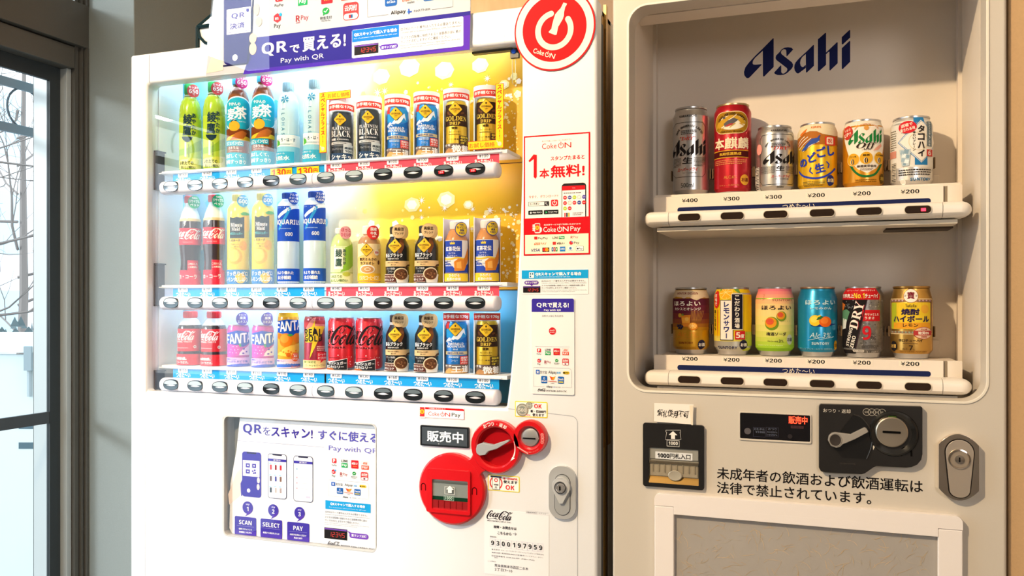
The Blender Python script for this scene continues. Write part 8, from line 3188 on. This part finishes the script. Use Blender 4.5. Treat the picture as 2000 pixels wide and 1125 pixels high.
for i in range(90):
    x, y = q.uniform(290, 590), q.uniform(275, 1000)
    if x < 395 - (y - 262) * .22:
        continue
    c = S.p(x, y)
    r_ = S.pm * q.uniform(5, 16)
    A.poly([(c[0] + r_ * q.uniform(.4, 1.2) * math.cos(2 * PI * j / 5), c[1] + r_ * q.uniform(.4, 1.2) * math.sin(2 * PI * j / 5)) for j in range(5)], q.choice(('#c4beb6', '#5a5652', '#a8a29a', '#76706a')), 1 + i % 2)
wrapped(t, 'label_print', A, R)
tab = [c for c in t.children if c.name.startswith('pull_tab')][0]
tab.rotation_euler = (0, 0, .6)
a_place(t, 1, 4)

t, S = a_start('gold can with a white round crest and yellow panel, right end of the lower row', Cf, 690, 1275, 70, 1085, 1, 5, .1225)
GOLD = M('#c89b4e', .28, .85)
R = a_can(t, .1225, GOLD, M('#b98c4a', .3, .9), ribs=5)
A = Art()
A.frame(*S.B(700, 246, 1262, 742), S.pm * 9, '#f0d9a8', 2)
A.frame(*S.B(710, 262, 1250, 728), S.pm * 26, '#8a6a58', 3)
for i in range(12):
    A.disc(*S.p(730 + 45 * i, 272), S.pm * 12, '#c2a0b0', 4, n=10)
    A.disc(*S.p(730 + 45 * i, 712), S.pm * 12, '#8aa08a', 4, n=10)
A.rr(*S.B(718, 300, 1232, 672), S.pm * 20, '#e3c232', 4)
A.rect(*S.B(722, 306, 786, 664), '#a8b42c', 5)
A.rect(*S.B(750, 580, 1225, 664), '#dd9a2a', 5)
A.disc(*S.p(1160, 390), S.pm * 60, '#e0a838', 5)
A.text('TaKaRa', *S.B(905, 326, 1046, 366), '#6a5a28', 'b', 6)
A.text('焼酎', *S.B(850, 384, 1088, 472), '#2a2348', 'h', 6)
A.text('ハイボール', *S.B(752, 482, 1208, 572), '#2a2348', 'h', 6)
A.text('レモン', *S.B(872, 592, 1072, 640), '#3a2a20', 'b', 6)
c = S.p(975, 206)
A.disc(c[0], c[1], S.pm * 100, '#a8703a', 5, n=32)
A.disc(c[0], c[1], S.pm * 92, '#f0e8dc', 6, n=32)
A.t('寶', c[0], c[1] + S.pm * 6, S.pm * 100, '#7a2230', 'h', 7)
for sg in (-1, 1):
    A.small(c[0] + sg * S.pm * 72 - S.pm * 12, c[1] - S.pm * 18, c[0] + sg * S.pm * 72 + S.pm * 12, c[1] + S.pm * 12, 2, '#6a6258', 7)
c = S.p(1142, 722)
A.disc(c[0], c[1], S.pm * 134, '#b03a3a', 7, rz=S.pm * 84, n=30)
A.disc(c[0], c[1], S.pm * 128, '#e0c2a8', 8, rz=S.pm * 78, n=30)
A.rect(c[0] - S.pm * 130, c[1] - S.pm * 32, c[0] + S.pm * 130, c[1] + S.pm * 32, '#b03a3a', 9)
A.t('糖質0%', c[0], c[1], S.pm * 46, '#f4e2d4', 'b', 10, maxw=S.pm * 210)
A.t('プリン体', c[0], c[1] + S.pm * 50, S.pm * 22, '#b03a3a', 'b', 10)
A.t('甘味料0', c[0], c[1] - S.pm * 52, S.pm * 22, '#b03a3a', 'b', 10)
A.text('辛口チューハイ', *S.B(812, 806, 1132, 850), '#3a2a22', 'b', 3)
A.small(*S.B(870, 862, 1075, 878), 1, '#5a4430', 3)
A.text('ALC.', *S.B(862, 932, 940, 960), '#4a3626', '', 3)
A.text('7', *S.B(950, 896, 1002, 962), '#2a1e18', 'b', 3)
A.text('%', *S.B(1006, 944, 1024, 962), '#4a3626', '', 3)
A.text('スピリッツ(発泡性) アルコール分7%', *S.B(820, 972, 1195, 1000), '#6a4a22', '', 3)
sake(A, S, 748, 912, 56, 72, '#1f1c20', '#cfa85a')
wrapped(t, 'label_print', A, R)
a_place(t, 1, 5)

# ================================================================== HOUSE LANTERN ON THE WIDE MACHINE
lx0, lx1 = ax(386, .10), ax(386, .10) + .15
lz0 = ZT - .0035
ln = thing('lantern', 'white house shaped lantern with black edges on the wide white machine', 'lantern', ((lx0 + lx1) / 2, .16, lz0))
xm, ya, yb_ = (lx0 + lx1) / 2, .10, .22
ze, zp = at(393, 52, .10)[1], at(393, 52, .10)[1] + .085
obj('base', MB().box(lx0 - .004, lx1 + .004, ya - .004, yb_ + .004, lz0, lz0 + .008, BLACK), ln, bevel=.002)
wp = M('#dfe6ea', .5)
obj('wall', MB().box(lx0 + .003, lx1 - .003, ya + .003, yb_ - .003, lz0 + .008, ze, wp), ln, flat=True)
rf = MB().add([(lx0, ya, ze), (lx1, ya, ze), (lx1, yb_, ze), (lx0, yb_, ze), (xm - .02, ya + .06, zp), (xm + .02, ya + .06, zp)],
              [(0, 1, 5, 4), (1, 2, 5), (2, 3, 4, 5), (3, 0, 4), (0, 3, 2, 1)], wp)
obj('roof', rf, ln, flat=True)
eg = [((x, y, lz0 + .008), (x, y, ze)) for x in (lx0, lx1) for y in (ya, yb_)]
eg += [((lx0, ya, ze), (lx1, ya, ze)), ((lx0, yb_, ze), (lx1, yb_, ze)), ((lx0, ya, ze), (lx0, yb_, ze)), ((lx1, ya, ze), (lx1, yb_, ze))]
eg += [((x, y, ze), (xm + (.02 if x == lx1 else -.02), ya + .06, zp)) for x in (lx0, lx1) for y in (ya, yb_)] + [((xm - .02, ya + .06, zp), (xm + .02, ya + .06, zp))]
for a_, b_ in eg:
    obj('edge_rod', MB().tube([a_, b_], .0042, M('#12262b', .4), 6), ln)
br_ = [(lx0, ya - .001, ze - .004), (lx0 + .006, ya - .001, ze - .022), (lx0 + .020, ya - .001, ze - .036), (lx0 + .045, ya - .001, ze - .045)]
obj('bracket', MB().tube(br_, .0034, M('#12262b', .4), 6), ln)
